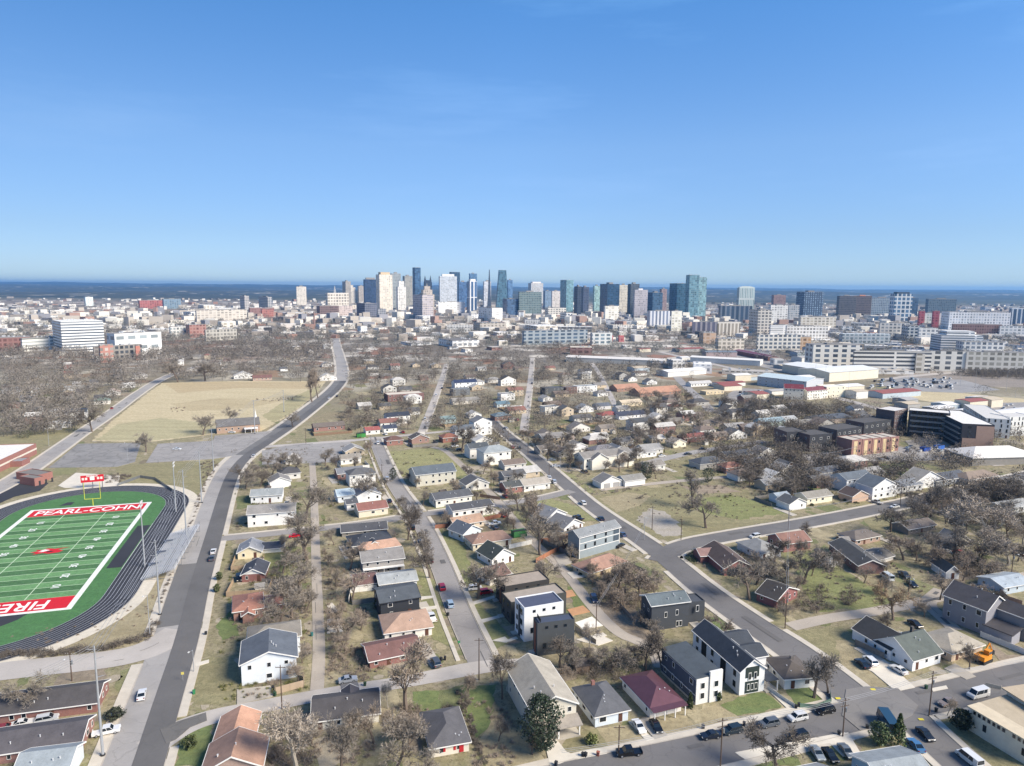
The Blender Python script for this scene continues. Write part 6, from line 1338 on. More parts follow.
# the woods further off: too many to count
NPR = np.random.default_rng(4)
def crown_template(nf, sz):
    d = NPR.normal(size=(nf, 3)); d /= np.linalg.norm(d, axis=1)[:, None]
    lump = 1 + .18 * np.sin(d @ NPR.normal(size=3) * 5) + .14 * np.sin(d @ NPR.normal(size=3) * 8)
    rad = (NPR.uniform(.3, 1, nf) ** .5 * lump)[:, None]; c = d * rad
    u = NPR.normal(size=(nf, 3)); u /= np.linalg.norm(u, axis=1)[:, None]; u = u * .5 + d * .6; u *= (NPR.uniform(.12, .26, nf) * sz)[:, None]
    v = NPR.normal(size=(nf, 3)); v /= np.linalg.norm(v, axis=1)[:, None]; v *= (NPR.uniform(.07, .16, nf) * sz)[:, None]
    return np.stack([c - u, c + v, c + u], 1)      # unit sphere crown
TPL = {k: [crown_template(nf, sz) for _ in range(10)] for k, (nf, sz) in {'near': (230, .8), 'far': (110, 1.15)}.items()}
def woods(name, polys, n, col, seed, hm=(8, 14), faces=0, avoid=True):
    r = random.Random(seed); parts = []; bx = [(min(p[0] for p in q), max(p[0] for p in q), min(p[1] for p in q), max(p[1] for p in q)) for q in polys]; k = 0; t = 0
    while k < n and t < n * 12:
        t += 1; i = r.randrange(len(polys)); b = bx[i]; x, y = r.uniform(b[0], b[1]), r.uniform(b[2], b[3])
        if not inpoly(x, y, polys[i]) or any(inpoly(x, y, q) for q in NOTREE): continue
        p = G(x, y)
        if avoid and (on_road(p, 2) or any(abs(p.x-f[0]) < f[2]*.7 and abs(p.y-f[1]) < f[2]*.7 for f in FOOT)): continue
        h = r.uniform(*hm) * (1 if p.y < 1400 else 1.1); w_ = h * r.uniform(.38, .58); k += 1
        tp = TPL['far' if p.y > 800 else 'near'][r.randrange(10)]; a = r.uniform(0, 6.28); ca, sa = math.cos(a), math.sin(a)
        q = tp @ np.array([[ca, sa, 0], [-sa, ca, 0], [0, 0, 1]]) * np.array([w_, w_, h * .42]) + np.array([p.x, p.y, h * .57])
        parts.append(q.reshape(-1, 3)); parts.append(np.array([(p.x - .25, p.y, 0), (p.x + .25, p.y, 0), (p.x, p.y, h * .5)]))
    a = np.concatenate(parts).astype(np.float32); a[:, 2] = np.maximum(a[:, 2], 0); nv = len(a); me = bpy.data.meshes.new(name)
    me.vertices.add(nv); me.vertices.foreach_set('co', a.ravel()); me.loops.add(nv); me.loops.foreach_set('vertex_index', np.arange(nv, dtype=np.int32))
    me.polygons.add(nv // 3); me.polygons.foreach_set('loop_start', np.arange(0, nv, 3, dtype=np.int32)); me.polygons.foreach_set('loop_total', np.full(nv // 3, 3, dtype=np.int32))
    me.materials.append(col); me.update(); tag(link(name, me), kind='stuff')
WL = [(0,352),(345,348),(345,382),(165,380),(110,412),(75,432),(0,440)]
woods('distant_woodland', [WL, WL, [(0,335),(350,330),(350,358),(0,360)]], 720, mat('twig', '#736c64'), 1, hm=(7, 17))
woods('distant_woodland', [WL, [(0,330),(350,325),(345,360),(0,360)], [(350,345),(560,340),(700,372),(600,385),(350,385)]], 1350, mat('twig', '#655f57'), 2, faces=80)
woods('distant_woodland', [[(350,345),(560,345),(700,380),(660,440),(540,440),(350,430)], [(690,400),(1024,405),(1024,470),(700,480)]], 700, mat('twig', '#786f64'), 3, hm=(6, 10), faces=90)
woods('distant_woodland', [[(340,385),(530,375),(700,395),(720,440),(650,470),(540,470),(430,432),(340,432)], [(720,400),(860,410),(880,430),(760,440)], [(700,440),(760,445),(850,470),(800,500),(720,475)], [(820,470),(1024,480),(1024,505),(900,508)]], 700, mat('twig', '#7a7268'), 7, hm=(6, 11))
woods('distant_woodland', [[(0,303),(1024,308),(1024,345),(0,340)]], 2600, mat('twig', '#75716a'), 4, faces=44)
woods('distant_woodland', [[(340,385),(530,375),(700,395),(720,440),(650,470),(540,470),(430,432),(340,432)], [(720,400),(860,410),(880,430),(760,440)], [(700,440),(760,445),(850,470),(800,500),(720,475)], [(820,470),(1024,480),(1024,505),(900,508)]], 700, mat('twig', '#7a7268'), 7, hm=(6, 11))
woods('distant_woodland', [[(0,303),(1024,308),(1024,375),(560,350),(0,345)]], 1900, mat('twig', '#5f605a'), 5, faces=44)
woods('rail_yard_trees', [[(870,368),(1024,366),(1024,378),(880,376)], [(880,364),(1060,362),(1060,370),(880,369)], [(950,372),(1060,372),(1060,381),(985,379)]], 520, mat('twig', '#6b6358'), 6, hm=(6, 9))
# brush, hedges and thickets
def brush(name, polys, n, col, seed, h=(1, 2.4), rad=1.0, m=None, cl=True):
    r = random.Random(seed); mb = MB(); k = t = 0
    bx = [(min(p[0] for p in q), max(p[0] for p in q), min(p[1] for p in q), max(p[1] for p in q)) for q in polys]; ar = [(b[1]-b[0])*(b[3]-b[2]) for b in bx]
    while k < n and t < n * 30:
        t += 1; i = r.choices(range(len(polys)), ar)[0]; b = bx[i]; x, y = r.uniform(b[0], b[1]), r.uniform(b[2], b[3])
        if not inpoly(x, y, polys[i]): continue
        p = G(x, y)
        if cl and (on_road(p, .8) or any(abs(p.x-f[0]) < f[2]*.6 and abs(p.y-f[1]) < f[2]*.6 for f in FOOT)): continue
        if name == 'undergrowth' and mnoise.noise(Vector((p.x*.09, p.y*.09, seed))) < .08: continue
        k += 1; hh = r.uniform(*h); w_ = rad * hh * r.uniform(.5, .8)
        for _ in range(60):
            d = rvec(r); d.z = abs(d.z); s = r.uniform(.3, 1); c = Vector((p.x + d.x * w_ * s, p.y + d.y * w_ * s, d.z * hh * s)); u = (rvec(r) + d * .8) * r.uniform(.2, .5); v = rvec(r) * r.uniform(.06, .16)
            mb.add([c - u, c + v, c + u], [(0, 1, 2)])
    tag(mb.build(name, m or TW[col], fix=False), kind='stuff')
brush('thicket', [[(583,598),(612,592),(650,596),(690,604),(645,608),(618,612),(600,606)], [(600,580),(640,575),(660,590),(600,592)]], 200, 'tan', 1, (1.5, 4), 1.1)
brush('thicket', [[(556,668),(640,655),(672,668),(650,678),(590,684),(560,676)]], 110, 'dark', 2, (1.5, 3.5), 1.1)
brush('roadside_hedge', [[(0,653),(60,651),(108,646),(145,636),(157,618),(158,624),(148,640),(108,650),(60,656),(0,659)]], 150, 'dark', 3, (1.2, 2.0), 1.0, cl=False)
brush('fence_line_brush', [[(200,462),(213,461),(219,464),(205,490),(187,540),(160,610),(158,606),(184,540),(203,480)]], 110, 'dark', 4, (.6, 1.3))
brush('thicket', [[(728,556),(748,548),(790,575),(780,592),(745,570)], [(800,590),(826,585),(836,610),(790,612)], [(810,617),(860,608),(862,613),(812,624)]], 150, 'dark', 5, (1, 3), 1.1)
brush('thicket', [[(905,545),(985,560),(1010,575),(985,582),(950,570),(915,565)], [(925,575),(945,580),(938,592),(925,590)], [(840,594),(858,590),(858,604),(842,606)]], 170, 'dark', 6, (1, 3), 1.1)
brush('ivy_thicket', [[(950,545),(990,555),(985,568),(948,560)]], 60, 'dark', 7, (1.5, 3.5), 1.1, m=mat('leaf', '#4b4f33'))
brush('garden_shrub_mass', [[(686,545),(704,548),(703,560),(690,566),(684,556)]], 30, 'dark', 8, (1, 2.2), 1, m=mat('leaf', '#4f5638'))
brush('ditch_brush', [[(455,690),(460,690),(474,724),(486,764),(482,766),(466,726)], [(440,708),(455,706),(456,712),(440,712)]], 60, 'dark', 9, (.4, 1.2))
brush('yard_brush', [[(325,650),(368,648),(370,676),(325,680)], [(322,556),(350,560),(345,645),(322,645)], [(380,712),(420,700),(425,730),(385,735)], [(285,560),(312,540),(312,620),(290,625)]], 300, 'tan', 10, (.8, 2.2))
brush('yard_brush', [[(255,735),(310,720),(312,766),(255,766)], [(735,640),(745,636),(748,642),(738,645)], [(800,650),(815,655),(808,668)]], 70, 'tan', 11, (.6, 1.8))
brush('yard_brush', [[(525,470),(600,475),(640,490),(560,500),(520,490)], [(440,500),(500,480),(505,500),(450,505)], [(330,470),(380,470),(384,500),(340,485)]], 150, 'grey', 12, (.8, 2.4))
brush('yard_brush', [[(700,476),(745,484),(790,502),(760,498),(715,482)], [(850,470),(1020,480),(1020,505),(910,512),(900,495)], [(540,440),(640,440),(640,470),(560,465)]], 260, 'tan', 13, (.8, 2.6))
brush('weed_tufts', [[(620,500),(690,490),(740,495),(780,505),(740,520),(640,530)], [(0,640),(150,600),(200,500),(160,620),(60,650)]], 120, 'tan', 14, (.15, .4), 1.5)
brush('field_scrub', [[(170,408),(185,408),(184,412),(172,412)], [(255,399),(280,398),(302,396),(300,400),(262,402)]], 60, 'tan', 15, (.6, 1.4), cl=False)
brush('scoreboard_shrubs', [[(102,477),(120,474),(133,476),(120,482),(104,484)]], 60, 'dark', 16, (.8, 1.8))
# evergreens
def evergreen(p, h, w_, kind, label, short=None, col='#33401f', n=900, seed=1):
    r = random.Random(seed); mb = MB(); root = empty('evergreen_tree' if kind != 'bush' else 'evergreen_bush', p)
    for _ in range(n):
        if kind == 'cone': t = r.random() ** .8; rr_ = w_ * (1 - t) * (.75 + .35 * r.random()) + .1; z = h * (.06 + .94 * t)
        else: t = r.random(); ph = math.acos(1 - 2 * t); rr_ = w_ * math.sin(ph) * r.uniform(.6, 1.08); z = h * (.54 - .46 * math.cos(ph))
        a = r.uniform(0, 6.283); q = r.choice((1, 1, .8, .6)) * (1 + .28 * math.sin(a * 3 + seed) * math.sin(z / h * 7 + seed)); c = Vector((math.cos(a) * rr_ * q, math.sin(a) * rr_ * q, z)); u, v = rvec(r) * r.uniform(.15, .4), rvec(r) * r.uniform(.15, .35)
        mb.add([c - u, c + v, c + u, c - v], [(0, 1, 2, 3)])
    mb.build('crown', mat('leaf', col), root, fix=False); MB().tube((0,0,-.1),(0,0,h*.7),.18,.06,6).build('trunk', BARK, root)
    tag(root, label, 'tree' if kind != 'bush' else 'bush'); TREES.append((p[0], p[1], w_)); 
    if short: lm(short, p)
def EV(px, py, hpx, wpx, kind, label, short=None, **k):
    p = G(px, py); s = FPX / p.length; evergreen(p, HT(p, hpx), wpx / s * .5 * 1.1, kind, label, short, **k)
EV(541,752,56,40,'round','large dark green magnolia in front of the tall cream house','large magnolia',col='#2c3826',n=3600,seed=2)
EV(898,746,32,15,'cone','tall narrow conifer behind the blue house, right of two','tall narrow conifer',col='#3f4d24',seed=3); EV(879,745,22,18,'round','broad fluffy evergreen left of the tall narrow conifer','broad fluffy evergreen',col='#4a5838',seed=4)
EV(961,730,20,15,'bush','clipped dark green oval bush against the cream hall','clipped oval bush',col='#262f1b',n=1200,seed=5); EV(690,708,15,5,'cone','small upright evergreen at the corner of the navy house',col='#3a4524',seed=6); EV(719,701,8,4,'bush','small green shrub right of the navy house front',col='#4a5530',n=200,seed=7)
EV(513,406,20,10,'round','dark evergreen by the teal-roofed cottage near the far street','far street evergreen',col='#39452b',seed=8); EV(708,482,0.1+14,13,'round','dark green tree at the end of the nearer long row house',col='#3d4530',seed=9); EV(771,406,12,8,'round','lone dark evergreen on the small green field near the depot','lone field evergreen',col='#2e3823',seed=10)
EV(646,480,18,14,'round','dark evergreen right of the large gabled house',col='#353f2a',seed=11); EV(115,719,10,16,'bush','dark evergreen hedge bush between the two brick rows','dark hedge bush',col='#35392a',n=500,seed=12); EV(190,748,12,12,'bush','round green bush on the bottom lawn beside main road',col='#4a5230',n=500,seed=13)
EV(592,744,9,13,'bush','low yellow-green shrub in front of the charcoal hip-roofed bungalow',col='#6a6f3c',n=400,seed=14); EV(377,609,10,6,'bush','small leafy bush left of the black house',col='#454c30',n=200,seed=15)
EV(393,480,0.1+12,8,'bush','dark ivy bush left of the wide slate-roofed house',col='#343c26',n=400,seed=16); EV(983,394,9,14,'bush','dark rounded bush on the right dry field edge',col='#2f3324',n=400,seed=17)
EV(297,509,6,10,'bush','low green bush right of the long white apartments',col='#4f5a34',n=250,seed=18); EV(219,580,8,6,'bush','green shrub on the bank beside the navy-roofed brick cottage',col='#4b5230',n=250,seed=19); EV(217,592,8,6,'bush','second green shrub on the bank, nearer the orange brick house',col='#4b5230',n=250,seed=20)
EV(25,438,7,14,'bush','rounded dark bush left of the school road near the white house',col='#3c4129',n=300,seed=21)
brush('undergrowth', [[(220,560),(318,530),(318,700),(240,700)], [(322,540),(400,530),(420,690),(322,690)], [(500,505),(560,530),(660,600),(660,640),(600,600),(520,540)], [(690,560),(800,545),(940,560),(930,600),(800,620)], [(860,510),(1024,495),(1024,600),(950,580)], [(250,720),(560,690),(560,770),(250,770)], [(540,660),(690,650),(700,690),(560,690)]], 620, 'tan', 31, (.3, 1.1), 1.3)
brush('undergrowth', [[(230,450),(520,440),(560,500),(230,530)], [(500,430),(860,440),(1024,470),(1024,510),(640,500),(540,470)], [(340,400),(700,400),(720,450),(340,450)]], 900, 'dark', 32, (.5, 1.7), 1.3)
brush('undergrowth', [[(230,450),(520,440),(560,500),(230,530)], [(640,440),(1024,470),(1024,510),(700,500)], [(220,540),(320,530),(320,700),(220,700)]]+[[(940,555),(1000,560),(985,590)]], 420, 'tan', 33, (.3, 1.0), 1.3, m=mat('leaf', '#6b6b40'))
r4 = random.Random(77)
for i in range(46):      # garden shrubs beside houses
    f = r4.choice([q for q in FOOT if 180 < q[1] < 420]); a = r4.uniform(3.4, 6.0); p = Vector((f[0] + math.cos(a) * f[2] * .95, f[1] + math.sin(a) * f[2] * .95))
    if on_road(p, .6): continue
    key = 'shrub%d' % (i % 4)
    if key not in UM:
        rr3 = random.Random(i); mb = MB()
        for _ in range(160):
            d = rvec(rr3); d.z = abs(d.z); c = d * rr3.uniform(.6, 1); u, v = rvec(rr3) * .22, rvec(rr3) * .16; mb.add([c - u, c + v, c + u, c - v], [(0, 1, 2, 3)])
        UM[key] = mb.mesh('shrub', mat('leaf', ('#4a5230', '#5e5a38', '#3b4327', '#6b5a44')[i % 4]), fix=False)
    o = link('shrub', UM[key]); s = r4.uniform(.5, 1.1); o.location = (p.x, p.y, 0); o.scale = (s, s, s * r4.uniform(.8, 1.2)); auto(o, ('leafy green shrub', 'olive garden shrub', 'dark green shrub', 'brown garden shrub')[i % 4], 'shrub', 'garden shrubs by the houses', p)
# ------------------------------------------------------------------ football field and track
NR = G(71,609.5); FR = G(152,502.2); FL = G(34,508.4)
fl_ = (FR - NR).normalized(); fw = Vector((-fl_.y, fl_.x)); LEN = (FR - NR).length; WID = (FL - FR).dot(fw)
fc = NR + fl_ * LEN / 2 + fw * WID / 2
FA_ = math.atan2(fl_.y, fl_.x)
# local: x along the field away from us, y to the left
TK = [0.5]
fld = empty('football_field', (fc.x, fc.y), FA_); tag(fld, 'green artificial football field with red end zones at the left edge', 'football field'); lm('football field', fc)
trk = empty('running_track', (fc.x, fc.y), FA_); tag(trk, 'dark blue oval running track with white lane lines around the football field', 'running track')
def stad(rad, hs, n=28, ex=0):
    p = []
    for i in range(n + 1): a = -math.pi/2 + math.pi * i / n; p.append((hs + math.cos(a) * rad, math.sin(a) * rad))
    for i in range(n + 1): a = math.pi/2 + math.pi * i / n; p.append((-hs + math.cos(a) * rad, math.sin(a) * rad))
    return p
def ring(mb, r0, r1, hs, z):
    a, b = stad(r0, hs), stad(r1, hs); n = len(a)
    for i in range(n): j = (i+1) % n; mb.add([(a[i][0],a[i][1],z),(b[i][0],b[i][1],z),(b[j][0],b[j][1],z),(a[j][0],a[j][1],z)], [(0,1,2,3)])
RI = WID/2 + 7.0; HS = LEN/2 - RI + 23
tm_ = mat('asphalt', '#2c2e37', crack=0.0); mb = MB(); ring(mb, RI, RI + 9.8, HS, .16); mb.build('track_surface', tm_, trk, fix=False)
cn = MB(); ring(cn, RI + 9.9, RI + 14, HS, .1); struct(cn.build('track_path', mat('concrete', '#cfc6b4'), fix=False)).matrix_world = Matrix.Translation((fc.x, fc.y, 0)) @ Matrix.Rotation(FA_, 4, 'Z')
mb = MB()
for i in range(9): ring(mb, RI + .02 + i * 1.21, RI + .14 + i * 1.21, HS, .175)
mb.build('lane_line', mat('paint', '#b9bcc4'), trk, fix=False)
mb = MB(); mb.poly(stad(RI - .05, HS), .12); mb.build('infield_turf', mat('turf', '#3f7a38', c2='#457f3c', c3='#3f7a38', soil=.1, mx=.2), fld, fix=False)
mb = MB(); mb.box(-HS - RI * .55, HS*.1-30, -RI*.2, RI * .1, 0, .1)
k = MB(); k.poly([(-LEN/2-5, 16), (-LEN/2-5, -6), (-LEN/2-9, 0), (-LEN/2-15,8), (-LEN/2-17,16)], .15)
k.poly([(LEN/2+4, 15), (LEN/2+4, 10), (LEN/2+9, 10), (LEN/2+9, 13)], .15)
k.poly([(-24, -WID/2-1.5), (-24, -WID/2-6.5), (22, -WID/2-6.5), (22, -WID/2-1.5)][::-1], .15); k.build('dark_pad', tm_, fld, fix=True)
k = MB().poly([(-26, -WID/2-6.9), (-26,-WID/2-7.05), (24,-WID/2-7.05), (24,-WID/2-6.9)], .152); k.build('sideline_stripe', mat('paint', '#d8d8d0'), fld)
b = 1.7; L2, W2 = LEN/2, WID/2; mb = MB()
for a in ((-L2, L2, -W2, -W2+b), (-L2, L2, W2-b, W2), (-L2, -L2+b*.8, -W2+b, W2-b), (L2-b*.8, L2, -W2+b, W2-b)): mb.box(*a, .05, .2)
mb.build('white_border', mat('paint', '#dfe2dc'), fld)
x0, x1, y0, y1 = -L2+b*.8, L2-b*.8, -W2+b, W2-b; PL = x1 - x0; ez = PL / 12
red = mat('paint', '#c81526')
def text(s, size, loc, rz, m, parent, name='lettering', sx=1, sy=1, z=.17, bold=.02, shear=0):
    cu = bpy.data.curves.new(name, 'FONT'); cu.body = s; cu.size = size; cu.align_x = 'CENTER'; cu.align_y = 'CENTER'; cu.offset = bold; cu.shear = shear
    t = bpy.data.objects.new(name, cu); COL.objects.link(t); dg = bpy.context.evaluated_depsgraph_get(); me = bpy.data.meshes.new_from_object(t.evaluated_get(dg))
    bpy.data.objects.remove(t); me.materials.clear(); me.materials.append(m); o = link(name, me, parent); o.location = (*loc, z); o.rotation_euler.z = rz; o.scale = (sx, sy, 1); return o
wh = mat('paint', '#e8ebe6')
for s, xa in ((1, x1 - ez), (-1, x0)):
    e = MB().box(xa, xa + ez, y0, y1, .05, .158).build('end_zone', red, fld)
    if s > 0: text('PEARL-COHN', 8.6, (xa + ez*.48, 0), -math.pi/2, wh, e, sx=.80, bold=.12)
    else: text('FIREBIRDS', 8.8, (xa + ez*.5, 0), math.pi/2, wh, e, sx=.86, bold=.12)
    g = MB().box(xa if s > 0 else xa+ez-.0, (xa if s > 0 else xa+ez) + .5*s*-1 if s>0 else xa+ez+.5, y0, y1, .1, .165)
st = MB(); stl = MB(); yl = MB(); hm2 = MB(); Lp = PL - 2*ez
for i in range(20):
    a = x0 + ez + Lp*i/20
    (st if i % 2 else stl).box(a, a + Lp/20, y0, y1, .05, .13)
    if i: yl.box(a-.09, a+.09, y0+.3, y1-.3, .1, .155)
yl.box(x0+ez-.12, x0+ez+.12, y0, y1, .1, .156).box(x1-ez-.12, x1-ez+.12, y0, y1, .1, .156)
st.build('dark_turf_band', mat('turf', '#3c7038', c2='#43783c', c3='#3c7038', soil=.1, mx=.2), fld); stl.build('light_turf_band', mat('turf', '#5b9450', c2='#639b58', c3='#5b9450', soil=.1, mx=.2), fld)
yl.build('yard_line', mat('paint', '#b9cfae'), fld)
for y in (-8.2, 8.2):
    h_ = MB(); h_.box(x0+ez, x1-ez, y-.12, y+.12, .1, .159); h_.build('hash_line', mat('paint', '#c2d6b8'), fld)
for i, n in enumerate(('10','20','30','40','50','40','30','20','10')):
    a = x0 + ez + Lp*(i+1)/10
    for y, rz in ((y0+8.5, 0), (y1-8.5, math.pi)): text(n, 3.6, (a, y), rz - math.pi/2 + math.pi/2 + (0 if rz == 0 else 0), wh, fld, 'yard_number', bold=.05, z=.18)
# red bird emblem at midfield
em = MB(); em.poly([(-4,-7),(-1.5,-8.5),(1,-5),(3.8,-10.5),(2.5,-3),(4.2,1),(2.2,3.5),(3.2,7),(.8,5),(-.8,8.5),(-2.2,5),(-4.6,6.2),(-3,1.5),(-5,-2)], .19)
e_ = em.build('emblem', red, fld); MB().poly([(1,-1),(2.6,2),(1.2,4.2),(.2,2),(-.4,5),(-1.4,2.2)], .2).build('emblem_detail', wh, e_); MB().poly([(-2,-4),(-.6,-2),(-1.2,.5),(-2.8,-.8)], .2).build('emblem_detail', mat('paint', '#1c1c20'), e_); e_.scale = (.66, .66, 1)
dp = [G(*q) for q in ((0,612.5),(31,610),(28,614),(18,620),(0,627),(-15,630),(-15,613))]; dl = [((q-fc).dot(fl_), (q-fc).dot(fw)) for q in dp]; MB().poly(dl, .15).build('dark_pad', tm_, fld)
struct(MB().poly([G(*q) for q in ((18,484),(34,483),(49,483),(40,491),(14,497),(-8,507),(-20,505))], .13, .14).build('track_apron', tm_))
FOOT.append((fc.x, fc.y, 60, 0, 1, 1))
def goal(x, s, label):
    c = fc + fl_ * x; g = empty('goal_post', (c.x, c.y), FA_); y = mat('paint', '#c8cc3a')
    MB().tube((0,0,0),(0,0,3),.14,.12,8).build('support', y, g); MB().tube((0,-2.9,3.05),(0,2.9,3.05),.11,.11,6).build('crossbar', y, g)
    for q in (-2.9, 2.9): MB().tube((0,q,3.05),(0,q,10),.1,.08,6).build('upright', y, g)
    g.scale = (1.12,)*3; tag(g, label, 'goal post')
goal(L2+.6, 1, 'yellow goal post behind the far end zone in front of the scoreboard')
sb = empty('scoreboard', G(93,488), FA_ - math.pi/2 + .1); tag(sb, 'red scoreboard with white markings behind the far goal post', 'scoreboard'); lm('scoreboard', G(93,488))
MB().box(-5,5,-.3,.3,3.2,6.6).build('panel', red, sb); MB().box(-1,1,-.36,-.303,4.2,6).build('score_window', wh, sb)
for x in (-4, -2.6, 2.6, 4): MB().box(x-.5,x+.5,-.36,-.303,4.4,5.6).build('score_window', mat('paint', '#e8d8d0'), sb)
text('FIREBIRDS', 1.1, (0, -.37), 0, wh, sb, z=6.2).rotation_euler.x = math.pi/2
for x in (-4.2, 0, 4.2): MB().box(x-.15,x+.15,-.1,.1,0,3.2).build('leg', mat('metal', '#88888a'), sb)
# bleachers
b0, b1 = G(140,581), G(171,534); bd = (b1 - b0); BL = bd.length; br_ = empty('bleachers', ((b0+b1)/2).to_tuple(), math.atan2(bd.y, bd.x)); tag(br_, 'long aluminium bleachers beside the running track', 'bleachers'); lm('long bleachers', (b0+b1)/2)
al = mat('metal', '#c3c6ca', met=.1); fr2 = MB()
for i in range(13):
    y = -i * .85; z = .5 + i * .24
    MB().box(-BL/2, BL/2, y-.36, y, z, z+.06).box(-BL/2, BL/2, y-.85, y-.42, z-.3, z-.26).build('bench', al, br_)
for k_ in range(9): x = -BL/2 + BL*k_/8; fr2.box(x-.08, x+.08, -10.9, -.3, .1, .22); fr2.tube((x,-10.9,0),(x,-10.9,4.6),.06); fr2.tube((x,-4,0),(x,-4,2.2),.06)
fr2.tube((-BL/2,-11,4.6),(BL/2,-11,4.6),.05); fr2.build('frame', mat('metal', '#8e949c'), br_)
for k_ in (.25,.5,.75): MB().box(-BL/2+BL*k_-.6, -BL/2+BL*k_+.6, -3.3, .2, 1.5, 1.56).build('aisle', mat('metal', '#6d737d'), br_)
# ------------------------------------------------------------------ poles and wires
WOOD = mat('bark', '#5c4c40'); STEEL = mat('metal', '#a9adb2', met=.3); LITE = mat('paint', '#d0d0cc')
def pole(bx, by, hpx, label=None, kind='wood', rz=0., lamp=False, arms=1, r=.16, desc=None, hm=None):
    p = G(bx, by); h = hm or HT(p, hpx); root = empty({'wood':'utility_pole','steel':'transmission_pole','light':'floodlight_pole','street':'street_light'}[kind], p, rz)
    if kind == 'wood':
        MB().tube((0,0,-.2),(0,0,h),r,r*.7,8).build('pole', WOOD, root)
        for i in range(arms):
            z = h - .6 - i*1.3; MB().box(-1.2,1.2,-.06,.06,z-.06,z+.06).build('crossarm', WOOD, root)
            for x in (-1.1,-.5,.5,1.1): MB().tube((x,0,z+.06),(x,0,z+.3),.06,.04,6).build('insulator', mat('paint', '#b9b6ae'), root)
        if arms > 1 or lamp: MB().tube((.35,0,h-3.4),(.35,0,h-2.4),.24,.24,8).build('transformer', mat('metal', '#9aa0a4'), root)
    elif kind == 'steel':
        MB().tube((0,0,0),(0,0,h),.3,.15,10).build('pole', STEEL, root); MB().tube((0,0,0),(0,0,.5),.5,.5,10).build('base', mat('paint', '#2b2a2a'), root)
        for i in range(4):
            z = h - .8 - i*2.1; MB().tube((0,0,z),(1.6 if i%2 else -1.6,0,z+.3),.07,.05,6).build('arm', STEEL, root)
    elif kind == 'light':
        MB().tube((0,0,0),(0,0,h),.3,.16,8).build('pole', STEEL, root)
        for z in (h-.4, h-1.8): MB().box(-1.5,1.5,-.08,.08,z-.08,z+.08).build('crossarm', STEEL, root)
        for z in (h-.4, h-1.8):
            for x in (-1.3,-.45,.45,1.3): MB().box(x-.28,x+.28,-.4,-.1,z-.25,z+.3).build('floodlight', LITE, root)
    elif kind == 'street':
        MB().tube((0,0,0),(0,0,h),.12,.07,8).build('pole', STEEL, root)
    if lamp or kind == 'street':
        z = h - (1.5 if kind == 'wood' else .1); MB().tube((0,0,z),(0,-2.0,z+.7),.05,.04,6).build('lamp_arm', STEEL, root); MB().box(-.16,.16,-2.5,-1.95,z+.62,z+.8).build('lamp_head', LITE, root)
    cat = {'wood':'utility pole','steel':'utility pole','light':'floodlight','street':'street light'}[kind]
    if label: tag(root, label, cat)
    else: auto(root, desc or {'wood':'wooden utility pole','steel':'grey steel pole','light':'floodlight pole','street':'grey street light'}[kind], cat, {'wood':'wooden utility poles along the streets','steel':'tall steel poles along the main road','light':'floodlights around the field','street':'street lights'}[kind], p)
    return p, h
def wires(pa, pb, n=3, sp=.5, z0=0, label=None, r=.045):
    (a, ha), (b_, hb) = pa, pb; root = None; d = (b_ - a).normalized(); s = Vector((-d.y, d.x)); mb = MB(); off = []
    for k_ in range(n):
        o = s * (k_ - (n-1)/2) * sp; prev = None
        for i in range(13):
            t = i/12; q = a.lerp(b_, t) + o; z = (ha + (hb - ha) * t) - .4 - z0 - 4 * t * (1 - t) * (b_ - a).length * .02; v = Vector((q.x - a.x, q.y - a.y, z))
            if prev: mb.tube(prev, v, r, r, 3, False)
            prev = v
    o = mb.build('power_line', mat('metal', '#a5a5a5', met=.1), fix=False); o.location = (a.x, a.y, 0)
    auto(o, 'overhead power line', 'power line', 'overhead power lines', (a + b_) / 2)
s1 = pole(103,756,110,'tall grey steel power pole by the bottom left corner, right of the brick rows','steel',rz=.3)
s2 = pole(160,615,75,'grey steel pole on the verge near the lower end of the bleachers','steel',rz=.3); s3 = pole(186.7,540,70,'grey steel pole just right of the bleachers top end','steel',rz=.3); s4 = pole(201.8,503,52,'grey steel pole by the bend of the running track','steel',rz=.3); s5 = pole(213.7,471.5,43,'grey steel pole at the main road bend','steel',rz=.3)
s6 = pole(255,434,34,None,'steel'); s7 = pole(284,412,22,None,'steel')
for a_, b_ in ((s1,s2),(s2,s3),(s3,s4),(s4,s5),(s5,s6),(s6,s7)): wires(a_, b_, 4, .9)
wires((G(40,800), 26), s1, 5, .9)
for (x, y, h_, l) in ((144.8,567,66,'floodlight pole between the running track and the bleachers'),(176,512,50,'floodlight pole at the far bend of the running track')): pole(x, y, h_, l, 'light', rz=FA_)
w1 = pole(72,681,29,'dark wooden pole with a lamp arm beside the school lane','wood',lamp=True); pole(150,636,41,'slim grey street light by the school lane corner','street'); w3 = pole(282,709,44,'wooden pole beside the tan board fence of the pale duplex'); pole(194,672,22,None,'street')
p_f = pole(720,772,54,'dark utility pole on the near side of the front street, left of two','wood',rz=.3,arms=2); p_g = pole(842.6,737,39,'dark utility pole on the near side of the front street, right of two','wood',rz=.3,arms=2); p_h = pole(929,716,45,'pale utility pole at the corner of front and side streets','wood',rz=.3,arms=2)
wires(p_f, p_g, 3); wires(p_g, p_h, 3); wires((G(560,800), 11), p_f, 3); wires(p_h, (G(1060,690), 11), 3)
q1 = pole(479,680,42,'wooden pole at the foot of the centre street'); q2 = pole(618.5,755,30,'thin dark pole beside the black pickup on the front street','wood',arms=1); q3 = pole(785,628,36,'wooden pole by the driveway near the derelict red house','wood',rz=.5,arms=2)
